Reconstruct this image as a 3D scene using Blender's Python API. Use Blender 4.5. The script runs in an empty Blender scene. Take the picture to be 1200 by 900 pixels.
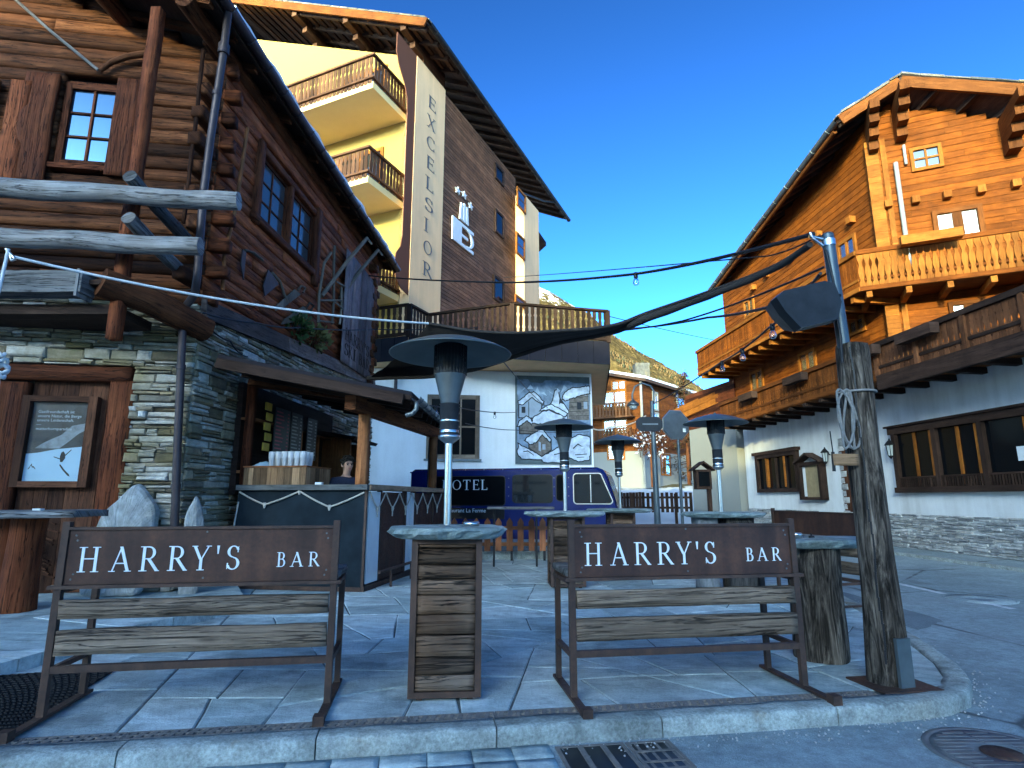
import bpy, math, random
from mathutils import Vector, Matrix, noise
rnd = random.Random(7)
S = bpy.context.scene
COL = S.collection
R = math.radians
PI = math.pi

# ---------------------------------------------------------------- camera model (metres; patio level is z = 0)
CH = 1.25
FPX = 683.0
TILT = math.atan(0.196)
CT, ST = math.cos(TILT), math.sin(TILT)
def ray(px, py):
    x = (px - 600) / FPX; y = -(py - 450) / FPX
    return Vector((x, CT - ST * y, ST + CT * y))
def at(px, py, Y):
    r = ray(px, py); k = Y / r.y
    return Vector((r.x * k, Y, CH + r.z * k))
def gr(px, py, z=0.0):
    r = ray(px, py); k = (z - CH) / r.z
    return Vector((r.x * k, r.y * k, z))
class Wall:
    """an upright plane through o running along dir d (unit, horizontal); local axes a (along), b (out of the wall, towards n), z"""
    def __init__(s, o, yaw, side=1):
        s.o = Vector((o[0], o[1], 0)); s.d = Vector((math.sin(yaw), math.cos(yaw), 0))
        s.n = Vector((s.d.y, -s.d.x, 0)) * side
        s.M = Matrix(((s.d.x, s.n.x, 0, s.o.x), (s.d.y, s.n.y, 0, s.o.y), (0, 0, 1, 0), (0, 0, 0, 1)))
    def p(s, px, py, b=0.0):
        r = ray(px, py); q = s.o + s.n * b
        k = q.dot(s.n) / r.dot(s.n) if abs(r.dot(s.n)) > 1e-9 else 1e9
        w = Vector((r.x * k, r.y * k, CH + r.z * k))
        return ((w - q).dot(s.d), w.z)
    def w(s, a, b, z):
        return s.M @ Vector((a, b, z))
    def rect(s, x0, y0, x1, y1, b=0.0):
        """upright rectangle whose edges' middles lie at those picture positions"""
        xm, ym = (x0 + x1) / 2, (y0 + y1) / 2
        a0 = s.p(x0, ym, b)[0]; a1 = s.p(x1, ym, b)[0]
        z1 = s.p(xm, y0, b)[1]; z0 = s.p(xm, y1, b)[1]
        return min(a0, a1), max(a0, a1), z0, z1

# ---------------------------------------------------------------- mesh collector
class MB:
    def __init__(s, M=None):
        s.v = []; s.f = []; s.uv = []; s.sm = []; s.M = M or Matrix.Identity(4)
    def add(s, vs, fs, uvs=None, smooth=False):
        n = len(s.v)
        s.v += [s.M @ Vector(v) for v in vs]
        for i, f in enumerate(fs):
            s.f.append([n + k for k in f]); s.sm.append(smooth)
            s.uv.append(uvs[i] if uvs else [(vs[k][0], vs[k][1]) for k in f])
    def hexa(s, p, smooth=False):
        """8 corners: bottom ring 0-3, top ring 4-7; texture runs along the longest edge"""
        p = [Vector(q) for q in p]
        e = [(p[1] - p[0]).length, (p[3] - p[0]).length, (p[4] - p[0]).length]
        ax = [(p[1] - p[0]), (p[3] - p[0]), (p[4] - p[0])]
        m = e.index(max(e)); L = ax[m].normalized() if e[m] > 0 else Vector((1, 0, 0))
        uo = rnd.uniform(0, 60); vo = rnd.randrange(1, 90) * 10 + 5 + rnd.uniform(-.5, .5)
        fs = [(0, 3, 2, 1), (4, 5, 6, 7), (0, 1, 5, 4), (1, 2, 6, 5), (2, 3, 7, 6), (3, 0, 4, 7)]
        uvs = []
        for f in fs:
            q = [p[k] for k in f]
            nn = (q[1] - q[0]).cross(q[2] - q[0])
            if nn.length > 0: nn.normalize()
            lu = L if abs(nn.dot(L)) < .7 else ax[(m + 1) % 3].normalized()
            lv = nn.cross(lu)
            uvs.append([(uo + (a - p[0]).dot(lu), vo + (a - p[0]).dot(lv)) for a in q])
        s.add(p, fs, uvs, smooth)
    def box(s, x0, x1, y0, y1, z0, z1, j=0.0):
        q = [(x0, y0, z0), (x1, y0, z0), (x1, y1, z0), (x0, y1, z0), (x0, y0, z1), (x1, y0, z1), (x1, y1, z1), (x0, y1, z1)]
        if j: q = [(a + rnd.uniform(-j, j), b + rnd.uniform(-j, j), c + rnd.uniform(-j, j)) for a, b, c in q]
        s.hexa(q)
    def beam(s, p0, p1, w, h, up=(0, 0, 1), j=0.0, taper=1.0):
        p0 = Vector(p0); p1 = Vector(p1); d = (p1 - p0).normalized(); up = Vector(up)
        sx = d.cross(up)
        if sx.length < 1e-4: sx = d.cross(Vector((0, 1, 0)))
        sx.normalize(); uz = sx.cross(d).normalized()
        q = []
        for pp, k in ((p0, 1), (p1, taper)):
            for a, b in ((-1, -1), (1, -1), (1, 1), (-1, 1)):
                q.append(pp + sx * (a * w / 2 * k) + uz * (b * h / 2 * k) + Vector((rnd.uniform(-j, j), rnd.uniform(-j, j), rnd.uniform(-j, j))))
        # order: ring at p0 then ring at p1
        s.hexa([q[0], q[1], q[2], q[3], q[4], q[5], q[6], q[7]])
    def tube(s, pts, r, n=10, cap=True, wob=0.0, smooth=True):
        pts = [Vector(p) for p in pts]; N = len(pts)
        rr = r if isinstance(r, (list, tuple)) else [r] * N
        uo = rnd.uniform(0, 60); vo = rnd.randrange(1, 90) * 10 + 5
        vs = []; L = 0; Ls = []; rm = sum(rr) / N
        prev = None
        for i, p in enumerate(pts):
            t = (pts[min(i + 1, N - 1)] - pts[max(i - 1, 0)]).normalized()
            if prev is None:
                a = t.cross(Vector((0, 0, 1)))
                if a.length < .05: a = t.cross(Vector((1, 0, 0)))
            else:
                a = prev - t * prev.dot(t)
            a.normalize(); prev = a; b = t.cross(a)
            if i: L += (p - pts[i - 1]).length
            Ls.append(L)
            for k in range(n):
                g = 2 * PI * k / n
                q = rr[i]
                if wob: q *= 1 + wob * noise.noise(Vector((L * 1.7 + uo, math.cos(g) * 1.2 + vo, math.sin(g) * 1.2)))
                vs.append(p + a * (math.cos(g) * q) + b * (math.sin(g) * q))
        fs = []; uvs = []
        for i in range(N - 1):
            for k in range(n):
                k2 = (k + 1) % n
                fs.append((i * n + k, i * n + k2, (i + 1) * n + k2, (i + 1) * n + k))
                c0 = 2 * PI * rm * k / n; c1 = 2 * PI * rm * (k + 1) / n
                uvs.append([(uo + Ls[i], vo + c0), (uo + Ls[i], vo + c1), (uo + Ls[i + 1], vo + c1), (uo + Ls[i + 1], vo + c0)])
        s.add(vs, fs, uvs, smooth)
        if cap:
            for i0, rev in ((0, True), ((N - 1) * n, False)):
                ring = list(range(i0, i0 + n)); ring = ring[::-1] if rev else ring
                base = [vs[k] for k in ring]
                cu = [(uo + 3 + rr[0] * math.cos(2 * PI * k / n), vo + rr[0] * math.sin(2 * PI * k / n)) for k in range(n)]
                s.add(base, [tuple(range(n))], [cu], False)
    def lathe(s, c, prof, n=24, cap=False, smooth=True):
        c = Vector(c); vs = []; m = len(prof)
        for r, z in prof:
            for k in range(n):
                g = 2 * PI * k / n
                vs.append(c + Vector((r * math.cos(g), r * math.sin(g), z)))
        fs = []; uvs = []; uo = rnd.uniform(0, 60); vo = rnd.randrange(1, 90) * 10 + 5
        for i in range(m - 1):
            for k in range(n):
                k2 = (k + 1) % n
                fs.append((i * n + k, i * n + k2, (i + 1) * n + k2, (i + 1) * n + k))
                uvs.append([(uo + prof[i][1], vo + k / n), (uo + prof[i][1], vo + (k + 1) / n), (uo + prof[i + 1][1], vo + (k + 1) / n), (uo + prof[i + 1][1], vo + k / n)])
        s.add(vs, fs, uvs, smooth)
        if cap:
            s.add(vs[:n][::-1], [tuple(range(n))]); s.add(vs[-n:], [tuple(range(n))])
    def prism(s, o, u, v, poly, d, smooth=False):
        """polygon (counter-clockwise in u,v) pushed out by d along u x v"""
        o = Vector(o); u = Vector(u).normalized(); v = Vector(v).normalized(); n = u.cross(v) * d
        N = len(poly)
        uo = rnd.uniform(0, 60); vo = rnd.randrange(1, 90) * 10 + 5
        xs = [p[0] for p in poly]; ys = [p[1] for p in poly]
        tall = (max(ys) - min(ys)) > (max(xs) - min(xs))
        bk = [o + u * a + v * b for a, b in poly]; fr = [q + n for q in bk]
        T = [((uo + b, vo + a) if tall else (uo + a, vo + b)) for a, b in poly]
        fs = [tuple(range(N, 2 * N)), tuple(range(N - 1, -1, -1))]; uvs = [T, T[::-1]]
        for i in range(N):
            k = (i + 1) % N
            fs.append((i, k, N + k, N + i))
            l = (bk[k] - bk[i]).length
            uvs.append([(uo, vo), (uo + l, vo), (uo + l, vo + abs(d)), (uo, vo + abs(d))])
        if d < 0: fs = [f[::-1] for f in fs]; uvs = [q[::-1] for q in uvs]
        s.add(bk + fr, fs, uvs, smooth)
    def grid(s, P, smooth=True, uvscale=1.0, close=False):
        """P[i][j] grid of points"""
        n = len(P); m = len(P[0]); vs = [p for row in P for p in row]
        uo = rnd.uniform(0, 60); vo = rnd.randrange(1, 90) * 10 + 5
        fs = []; uvs = []
        for i in range(n - 1):
            for k in range(m - 1):
                f = (i * m + k, i * m + k + 1, (i + 1) * m + k + 1, (i + 1) * m + k)
                fs.append(f); uvs.append([(uo + i * .1, vo + k * .1), (uo + i * .1, vo + k * .1 + .1), (uo + i * .1 + .1, vo + k * .1 + .1), (uo + i * .1 + .1, vo + k * .1)])
        s.add(vs, fs, uvs, smooth)
    def rough(s, x0, x1, y0, y1, z0, z1, step=.08, amp=.01, fr=6.0, along=0):
        """box with divided, uneven faces"""
        lo = (x0, y0, z0); hi = (x1, y1, z1)
        n = [max(1, int(round((hi[k] - lo[k]) / step))) for k in range(3)]
        uo = rnd.uniform(0, 60); vo = rnd.randrange(1, 90) * 10 + 5; sd = rnd.uniform(0, 99)
        other = [k for k in range(3) if k != along]
        vs = []; idx = {}
        def vert(i, j, k):
            if (i, j, k) in idx: return idx[(i, j, k)]
            p = Vector((lo[0] + (hi[0] - lo[0]) * i / n[0], lo[1] + (hi[1] - lo[1]) * j / n[1], lo[2] + (hi[2] - lo[2]) * k / n[2]))
            q = Vector(((p.x + sd) * fr, p.y * fr, p.z * fr)); q[along] *= .35
            e = sum(1 for a, b in ((i, 0), (j, 1), (k, 2)) if a in (0, n[b]))
            d = noise.noise_vector(q) * amp
            if e >= 2:
                c = Vector(((lo[0] + hi[0]) / 2, (lo[1] + hi[1]) / 2, (lo[2] + hi[2]) / 2)) - p
                c[along] = 0
                if c.length > 0: d += c.normalized() * amp * (.6 + .8 * abs(noise.noise(q * 1.7)))
            idx[(i, j, k)] = len(vs); vs.append(p + d); return len(vs) - 1
        fs = []
        for ax in range(3):
            a, b = [k for k in range(3) if k != ax]
            for side in (0, n[ax]):
                for i in range(n[a]):
                    for k in range(n[b]):
                        f = []
                        for di, dk in ((0, 0), (1, 0), (1, 1), (0, 1)):
                            t = [0, 0, 0]; t[ax] = side; t[a] = i + di; t[b] = k + dk
                            f.append(vert(*t))
                        flip = (side == 0) ^ (ax == 1)
                        fs.append(tuple(f[::-1]) if flip else tuple(f))
        uvs = [[(uo + vs[k][along], vo + vs[k][other[0]] + vs[k][other[1]]) for k in f] for f in fs]
        s.add(vs, fs, uvs, True)
    def stone(s, a0, a1, z0, z1, b0, b1, j=.012):
        """one wall stone in local (a, b, z): base ring at b0, worn face at b1"""
        c = min(.018, (a1 - a0) * .2, (z1 - z0) * .25)
        t = lambda k: rnd.uniform(-k, k)
        uo = rnd.uniform(0, 60); vo = rnd.randrange(1, 90) * 10 + 5
        ring = [(a0, z0), (a1, z0), (a1, z1), (a0, z1)]
        cen = ((a0 + a1) / 2, (z0 + z1) / 2)
        q = [(x + t(j), z + t(j * .6)) for x, z in ring]
        back = [(x, b0, z) for x, z in q]
        mid = [(x, b1 - c, z) for x, z in q]
        fr = [(x + (c if x < cen[0] else -c) + t(c * .3), b1 + t(.012), z + (c if z < cen[1] else -c) + t(c * .3)) for x, z in q]
        vs = back + mid + fr
        fs = []
        for o in (0, 4):
            for k in range(4):
                k2 = (k + 1) % 4
                fs.append((o + k, o + k2, o + 4 + k2, o + 4 + k))
        fs.append((8, 9, 10, 11))
        fs = [f[::-1] for f in fs]
        s.add(vs, fs, [[(uo + vs[k][0], vo + vs[k][2] + vs[k][1]) for k in f] for f in fs], False)
    def build(s, name, mat, parent=None, loc=None, rz=0.0):
        """one mesh object; a top-level one gets its origin at loc"""
        if parent is not None:
            inv = WM[parent.name].inverted(); 
        else:
            T = Matrix.Translation(Vector(loc) if loc is not None else Vector((0, 0, 0))) @ Matrix.Rotation(rz, 4, 'Z'); inv = T.inverted()
        me = bpy.data.meshes.new(name)
        me.from_pydata([inv @ v for v in s.v], [], s.f)
        ul = me.uv_layers.new(name='UVMap')
        flat = [c for f in s.uv for t in f for c in t]
        ul.data.foreach_set('uv', flat)
        me.polygons.foreach_set('use_smooth', s.sm)
        for m in (mat if isinstance(mat, (list, tuple)) else [mat]): me.materials.append(m)
        me.update()
        o = bpy.data.objects.new(name, me); COL.objects.link(o)
        if parent is not None:
            o.parent = parent; WM[o.name] = WM[parent.name].copy()
        else:
            o.matrix_world = T; WM[o.name] = T
        return o
WM = {}
def tag(o, label=None, cat=None, group=None, kind=None):
    if label: o['label'] = label
    if cat: o['category'] = cat
    if group: o['group'] = group
    if kind: o['kind'] = kind
    return o
def thing(name, label, cat, loc=(0, 0, 0), rz=0.0, group=None):
    o = bpy.data.objects.new(name, None); COL.objects.link(o)
    o.empty_display_size = .2
    M = Matrix.Translation(Vector(loc)) @ Matrix.Rotation(rz, 4, 'Z')
    o.location = loc; o.rotation_euler = (0, 0, rz); WM[o.name] = M
    return tag(o, label, cat, group)
def frame(loc, rz=0.0):
    return Matrix.Translation(Vector(loc)) @ Matrix.Rotation(rz, 4, 'Z')
def copy_tree(o, parent=None):
    c = o.copy(); COL.objects.link(c)
    if parent is not None: c.parent = parent
    for ch in [x for x in bpy.data.objects if x.parent == o]: copy_tree(ch, c)
    return c
def dup(o, loc, rz, label):
    c = copy_tree(o); c.location = loc; c.rotation_euler = (0, 0, rz); c['label'] = label
    WM[c.name] = frame(loc, rz)
    return c

# ---------------------------------------------------------------- materials
class NT:
    def __init__(s, name):
        s.m = bpy.data.materials.new(name); s.m.use_nodes = True
        s.t = s.m.node_tree; s.t.nodes.clear()
        s.out = s.n('ShaderNodeOutputMaterial')
    def n(s, t, **kw):
        x = s.t.nodes.new(t)
        for k, v in kw.items(): setattr(x, k, v)
        return x
    def l(s, a, b): s.t.links.new(a, b)
    def val(s, sock, v):
        if hasattr(v, 'is_linked') or hasattr(v, 'links'): s.l(v, sock)
        else: sock.default_value = v
    def coord(s, kind='Object'):
        return s.n('ShaderNodeTexCoord').outputs[kind]
    def mapping(s, vec, scale=(1, 1, 1), rot=(0, 0, 0), loc=(0, 0, 0)):
        m = s.n('ShaderNodeMapping'); s.l(vec, m.inputs[0])
        m.inputs['Scale'].default_value = scale; m.inputs['Rotation'].default_value = rot; m.inputs['Location'].default_value = loc
        return m.outputs[0]
    def noise(s, vec, scale, detail=4, rough=.55, dist=0):
        x = s.n('ShaderNodeTexNoise'); s.l(vec, x.inputs['Vector'])
        x.inputs['Scale'].default_value = scale; x.inputs['Detail'].default_value = detail
        x.inputs['Roughness'].default_value = rough; x.inputs['Distortion'].default_value = dist
        return x.outputs[0]
    def vor(s, vec, scale, feature='F1', out='Distance', rand=1.0):
        x = s.n('ShaderNodeTexVoronoi'); x.feature = feature; s.l(vec, x.inputs['Vector'])
        x.inputs['Scale'].default_value = scale; x.inputs['Randomness'].default_value = rand
        return x.outputs[out]
    def ramp(s, fac, stops, interp='LINEAR'):
        x = s.n('ShaderNodeValToRGB'); s.l(fac, x.inputs[0]); cr = x.color_ramp; cr.interpolation = interp
        while len(cr.elements) < len(stops): cr.elements.new(.5)
        for e, (p, c) in zip(cr.elements, stops):
            e.position = p
            if not isinstance(c, (tuple, list)): c = (c, c, c)
            e.color = (c[0], c[1], c[2], 1)
        return x.outputs[0]
    def mix(s, fac, a, b, mode='MIX'):
        x = s.n('ShaderNodeMix'); x.data_type = 'RGBA'; x.blend_type = mode
        s.val(x.inputs[0], fac)
        for sock, v in ((x.inputs[6], a), (x.inputs[7], b)):
            if isinstance(v, (tuple, list)): sock.default_value = (v[0], v[1], v[2], 1)
            else: s.l(v, sock)
        return x.outputs[2]
    def math(s, op, a, b=None, c=None):
        x = s.n('ShaderNodeMath'); x.operation = op
        for k, v in enumerate((a, b, c)):
            if v is not None: s.val(x.inputs[k], v)
        return x.outputs[0]
    def tone(s):
        """a random value per built piece, from the piece number kept in the uv map"""
        uv = s.n('ShaderNodeUVMap').outputs[0]
        sp = s.n('ShaderNodeSeparateXYZ'); s.l(uv, sp.inputs[0])
        f = s.math('FLOOR', s.math('DIVIDE', sp.outputs[1], 10.0))
        w = s.n('ShaderNodeTexWhiteNoise', noise_dimensions='1D'); s.l(f, w.inputs['W'])
        return w.outputs['Value'], uv
    def bsdf(s, col, rough=.7, metal=0.0, height=None, bstr=.4, bdist=.01, spec=.5, **kw):
        b = s.n('ShaderNodeBsdfPrincipled')
        if isinstance(col, (tuple, list)): b.inputs['Base Color'].default_value = (*col[:3], 1)
        else: s.l(col, b.inputs['Base Color'])
        s.val(b.inputs['Roughness'], rough); s.val(b.inputs['Metallic'], metal)
        b.inputs['Specular IOR Level'].default_value = spec
        for k, v in kw.items(): s.val(b.inputs[k], v)
        if height is not None:
            bm = s.n('ShaderNodeBump'); bm.inputs['Strength'].default_value = bstr; bm.inputs['Distance'].default_value = bdist
            s.l(height, bm.inputs['Height']); s.l(bm.outputs[0], b.inputs['Normal'])
        s.l(b.outputs[0], s.out.inputs[0]); s.b = b
        return s.m
def mat_wood(name, dark, mid, light, crack=.25, rough=.75, grey=None, greyamt=0.0, vs=1.0, tonevar=.55, bump=.5):
    t = NT(name); tone, uv = t.tone()
    a = t.noise(t.mapping(uv, (.8, 7 * vs, 1)), 1.0, 6, .62, 1.1)
    fine = t.noise(t.mapping(uv, (2.2, 75 * vs, 1)), 1.0, 3, .6)
    col = t.ramp(a, [(.28, tuple(d * .5 + q * .5 for d, q in zip(dark, mid))), (.5, mid), (.78, tuple(d * .6 + q * .4 for d, q in zip(light, mid)))])
    col = t.mix(1.0, col, t.ramp(t.noise(t.coord(), 2.3, 5, .65), [(.28, .62), (.72, 1.25)]), 'MULTIPLY')
    col = t.mix(1.0, col, t.ramp(fine, [(.25, .62), (.7, 1.08)]), 'MULTIPLY')
    ck = t.noise(t.mapping(uv, (.9, 21 * vs, 1)), 1.0, 4, .6, .9)
    cm = t.ramp(t.math('ABSOLUTE', t.math('SUBTRACT', ck, .5)), [(.0, 1.0), (.006, .9), (.02, 0.0)])
    kn = t.vor(t.mapping(uv, (1.5, 5 * vs, 1)), 1.0)
    km = t.ramp(kn, [(.04, 1.0), (.13, 0.0)])
    cm2 = t.math('MAXIMUM', t.math('MULTIPLY', cm, crack), t.math('MULTIPLY', km, crack * .8))
    col = t.mix(cm2, col, tuple(c * .18 for c in dark))
    if grey:
        g = t.noise(t.coord(), 1.3, 4, .6)
        gm = t.ramp(g, [(.5 - greyamt * .4, 0.0), (.72 - greyamt * .3, 1.0)])
        col = t.mix(t.math('MULTIPLY', gm, min(1, greyamt * 1.2)), col, t.mix(fine, tuple(c * .55 for c in grey), grey))
    tv = t.ramp(tone, [(0, 1 - tonevar), (1, 1 + tonevar * .55)])
    col = t.mix(1.0, col, tv, 'MULTIPLY')
    h = t.math('SUBTRACT', t.math('ADD', fine, a), t.math('MULTIPLY', cm, 1.5))
    return t.bsdf(col, rough, 0, h, bump, .006, .12)
def mat_stone(name, cols, scale=6.0, moss=None, mossamt=.3, bump=.6, rough=.9, tonevar=.4):
    t = NT(name); tone, uv = t.tone(); o = t.coord()
    n1 = t.noise(o, scale, 6, .65); n2 = t.noise(t.mapping(uv, (3, 14, 1)), 1.0, 5, .65, .6)
    c = t.ramp(tone, [(i / max(1, len(cols) - 1), k) for i, k in enumerate(cols)])
    c = t.mix(1.0, c, t.ramp(n1, [(.25, .5), (.7, 1.25)]), 'MULTIPLY')
    c = t.mix(1.0, c, t.ramp(n2, [(.3, .65), (.7, 1.2)]), 'MULTIPLY')
    if moss:
        m = t.ramp(t.noise(o, 1.1, 5, .7), [(.62 - mossamt * .4, 0.0), (.78 - mossamt * .3, 1.0)])
        c = t.mix(t.math('MULTIPLY', m, .6), c, moss)
    h = t.math('ADD', n1, n2)
    return t.bsdf(c, rough, 0, h, bump, .015, .3)
def mat_plain(name, col, rough=.6, metal=0.0, var=.15, scale=5.0, bump=.1, spec=.25, **kw):
    t = NT(name); o = t.coord()
    n = t.noise(o, scale, 5, .6)
    c = t.mix(1.0, tuple(col), t.ramp(n, [(.25, 1 - var), (.75, 1 + var)]), 'MULTIPLY')
    f = t.noise(o, scale * 12, 3, .6)
    return t.bsdf(c, rough, metal, t.math('ADD', n, f), bump, .006, spec, **kw)
def mat_plaster(name, col, dirt=(.3, .27, .22), amt=.25, bump=.35, grain=60):
    t = NT(name); o = t.coord()
    n = t.noise(o, .9, 6, .65); f = t.noise(o, grain, 4, .6); st = t.noise(t.mapping(o, (3.5, 3.5, .35)), 1.0, 5, .6)
    c = t.mix(t.math('MULTIPLY', t.ramp(t.math('MULTIPLY', n, st), [(.16, 0.0), (.42, 1.0)]), amt), tuple(col), dirt)
    c = t.mix(1.0, c, t.ramp(f, [(.2, .9), (.8, 1.06)]), 'MULTIPLY')
    return t.bsdf(c, .9, 0, f, bump, .004, .2)
def mat_rust(name, a=(.03, .017, .014), b=(.11, .052, .036), c=(.2, .085, .045), rough=.55):
    t = NT(name); o = t.coord()
    n = t.noise(o, 3.0, 8, .7); f = t.noise(o, 40, 4, .7); st = t.noise(t.mapping(o, (9, 9, .8)), 1.0, 4, .6)
    m = t.math('MULTIPLY', t.math('ADD', n, t.math('MULTIPLY', st, .5)), .7)
    col = t.ramp(m, [(.3, a), (.5, b), (.75, c)])
    col = t.mix(1.0, col, t.ramp(f, [(.25, .6), (.7, 1.25)]), 'MULTIPLY')
    return t.bsdf(col, t.ramp(f, [(.3, rough - .15), (.8, rough + .3)]), .25, t.math('ADD', n, f), .35, .003, .4)
def mat_glass(name, tint=(.015, .018, .02), rough=.04, ior=2.0, spt=(1, 1, 1)):
    t = NT(name); o = t.coord()
    n = t.noise(o, .8, 2, .5)
    return t.bsdf(tint, rough, 0, n, .06, .02, .5, IOR=ior, **{'Specular Tint': (*spt, 1)})
def mat_clear(name, tint=(1, 1, 1), mixv=.75):
    """thin window or cup glass: mostly see-through, with a reflection"""
    t = NT(name)
    tr = t.n('ShaderNodeBsdfTransparent'); tr.inputs[0].default_value = (*tint, 1)
    gl = t.n('ShaderNodeBsdfGlossy'); gl.inputs['Roughness'].default_value = .05
    fr = t.n('ShaderNodeFresnel'); fr.inputs[0].default_value = 1.5
    ms = t.n('ShaderNodeMixShader'); t.l(t.math('ADD', t.math('MULTIPLY', fr.outputs[0], mixv), .04), ms.inputs[0])
    t.l(tr.outputs[0], ms.inputs[1]); t.l(gl.outputs[0], ms.inputs[2]); t.l(ms.outputs[0], t.out.inputs[0])
    return t.m

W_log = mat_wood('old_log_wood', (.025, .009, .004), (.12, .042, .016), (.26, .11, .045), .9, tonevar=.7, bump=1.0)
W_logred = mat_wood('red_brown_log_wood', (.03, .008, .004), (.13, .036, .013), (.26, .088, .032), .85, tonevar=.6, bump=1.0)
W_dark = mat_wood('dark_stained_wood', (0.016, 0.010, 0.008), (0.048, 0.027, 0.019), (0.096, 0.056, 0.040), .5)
def mat_gnarled(name):
    t = NT(name); tone, uv = t.tone()
    a = t.noise(t.mapping(uv, (1.6, 13, 1)), 1.0, 6, .65, 2.6); f = t.noise(t.mapping(uv, (4, 60, 1)), 1.0, 4, .65, .8)
    b = t.noise(t.coord(), 2.2, 5, .6)
    c = t.ramp(a, [(.32, (.012, .010, .008)), (.45, (.046, .037, .029)), (.56, (.135, .108, .083)), (.74, (.33, .275, .215))])
    c = t.mix(1.0, c, t.ramp(f, [(.25, .5), (.7, 1.25)]), 'MULTIPLY')
    c = t.mix(1.0, c, t.ramp(b, [(.3, .5), (.7, 1.15)]), 'MULTIPLY')
    return t.bsdf(c, .9, 0, t.math('ADD', a, t.math('MULTIPLY', f, .5)), 1.0, .02, .08)
W_gnarl = mat_gnarled('gnarled_post_wood')
W_post = mat_wood('weathered_post_wood', (.012, .011, .011), (.085, .07, .06), (.25, .21, .175), 1.0, grey=(.05, .048, .046), greyamt=.35, vs=1.9, bump=1.0)
W_grey = mat_wood('silver_grey_wood', (.07, .064, .06), (.23, .222, .215), (.42, .405, .39), .9, grey=(.24, .18, .14), greyamt=.25, bump=1.0)
W_plank = mat_wood('bench_plank_wood', (.05, .034, .024), (.26, .185, .128), (.48, .37, .27), .7, vs=1.6, bump=1.0)
W_table = mat_wood('table_plank_wood', (.025, .016, .01), (.17, .10, .06), (.38, .26, .17), .95, grey=(.34, .30, .25), greyamt=.25, vs=1.2, tonevar=.65, bump=1.0)
W_orange = mat_wood('larch_wood', (.12, .028, .003), (.235, .062, .007), (.35, .105, .014), .35, tonevar=.38, bump=.5)
W_larch2 = mat_wood('light_larch_wood', (.20, .06, .010), (.34, .115, .018), (.46, .18, .035), .3, tonevar=.3, bump=.4)
W_balc = mat_wood('brown_larch_wood', (.07, .02, .005), (.16, .05, .010), (.26, .09, .02), .35, tonevar=.4)
W_brown = mat_wood('brown_cladding_wood', (.15, .066, .032), (.23, .108, .055), (.30, .155, .085), .3, tonevar=.35, bump=.4)
W_hotel = mat_wood('brown_balcony_wood', (0.052, 0.023, 0.012), (0.130, 0.061, 0.031), (0.247, 0.124, 0.065), .3)
W_eave = mat_wood('dark_eave_wood', (0.028, 0.017, 0.013), (0.070, 0.042, 0.031), (0.126, 0.077, 0.056), .4)
W_post2 = mat_wood('warm_post_wood', (0.153, 0.054, 0.022), (0.340, 0.133, 0.051), (0.561, 0.255, 0.102), .5)
W_crate = mat_wood('crate_wood', (0.120, 0.070, 0.036), (0.340, 0.200, 0.104), (0.600, 0.400, 0.220), .4, tonevar=.6)
W_picket = mat_wood('picket_wood', (0.150, 0.057, 0.027), (0.330, 0.128, 0.057), (0.495, 0.225, 0.112), .4)
W_door = mat_wood('door_wood', (.02, .009, .006), (.10, .04, .02), (.22, .095, .045), .7)
W_counter = mat_wood('counter_wood', (.2, .12, .07), (.40, .27, .17), (.56, .42, .29), .5)
M_stone = mat_stone('schist_stone', [(.12, .09, .055), (.31, .27, .20), (.50, .45, .38), (.22, .16, .09), (.62, .58, .52), (.32, .24, .14), (.16, .135, .10), (.40, .34, .25)], 9, (.17, .135, .045), .45, bump=1.0)
M_stone2 = mat_stone('grey_slate_stone', [(0.160, 0.160, 0.160), (0.352, 0.352, 0.336), (0.544, 0.528, 0.496), (0.256, 0.256, 0.256), (0.432, 0.400, 0.352)], 7)
M_slate = mat_stone('roof_slate_stone', [(.07, .07, .065), (.13, .12, .10), (.19, .17, .14)], 4, (.2, .15, .06), .3)
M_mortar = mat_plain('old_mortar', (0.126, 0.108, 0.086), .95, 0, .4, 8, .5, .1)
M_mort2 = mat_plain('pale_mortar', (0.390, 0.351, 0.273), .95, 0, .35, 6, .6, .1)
def mat_gritty(name, cols, scale, stain, stainamt, rough, speck, bump):
    t = NT(name); tone, uv = t.tone(); o = t.coord()
    big = t.noise(o, .9, 5, .6); n1 = t.noise(o, scale, 7, .68); n2 = t.noise(t.mapping(o, (2.2, 7, 4), (0, 0, .35)), 1.0, 6, .65, 1.2); f = t.noise(o, 55, 4, .7); v = t.vor(o, 95)
    c = t.ramp(tone, [(i / (len(cols) - 1), k) for i, k in enumerate(cols)])
    c = t.mix(1.0, c, t.ramp(n1, [(.3, .62), (.5, 1.0), (.72, 1.22)]), 'MULTIPLY')
    c = t.mix(1.0, c, t.ramp(n2, [(.32, .72), (.68, 1.16)]), 'MULTIPLY')
    c = t.mix(1.0, c, t.ramp(big, [(.3, .74), (.7, 1.14)]), 'MULTIPLY')
    c = t.mix(1.0, c, t.ramp(f, [(.3, 1 - speck), (.7, 1 + speck)]), 'MULTIPLY')
    st = t.ramp(t.noise(o, 1.7, 6, .72), [(.56, 0.0), (.70, 1.0)])
    c = t.mix(t.math('MULTIPLY', st, stainamt), c, stain)
    dk = t.ramp(t.noise(t.mapping(o, (1, 1, 1), (0, 0, 0), (31, 7, 3)), 2.6, 6, .7), [(.56, 0.0), (.70, .6)])
    c = t.mix(dk, c, tuple(x * .35 for x in cols[0]))
    h = t.math('ADD', t.math('ADD', n1, n2), t.math('MULTIPLY', f, .6))
    return t.bsdf(c, t.ramp(n1, [(.3, rough - .12), (.7, rough + .12)]), 0, h, bump, .012, .2)
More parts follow.
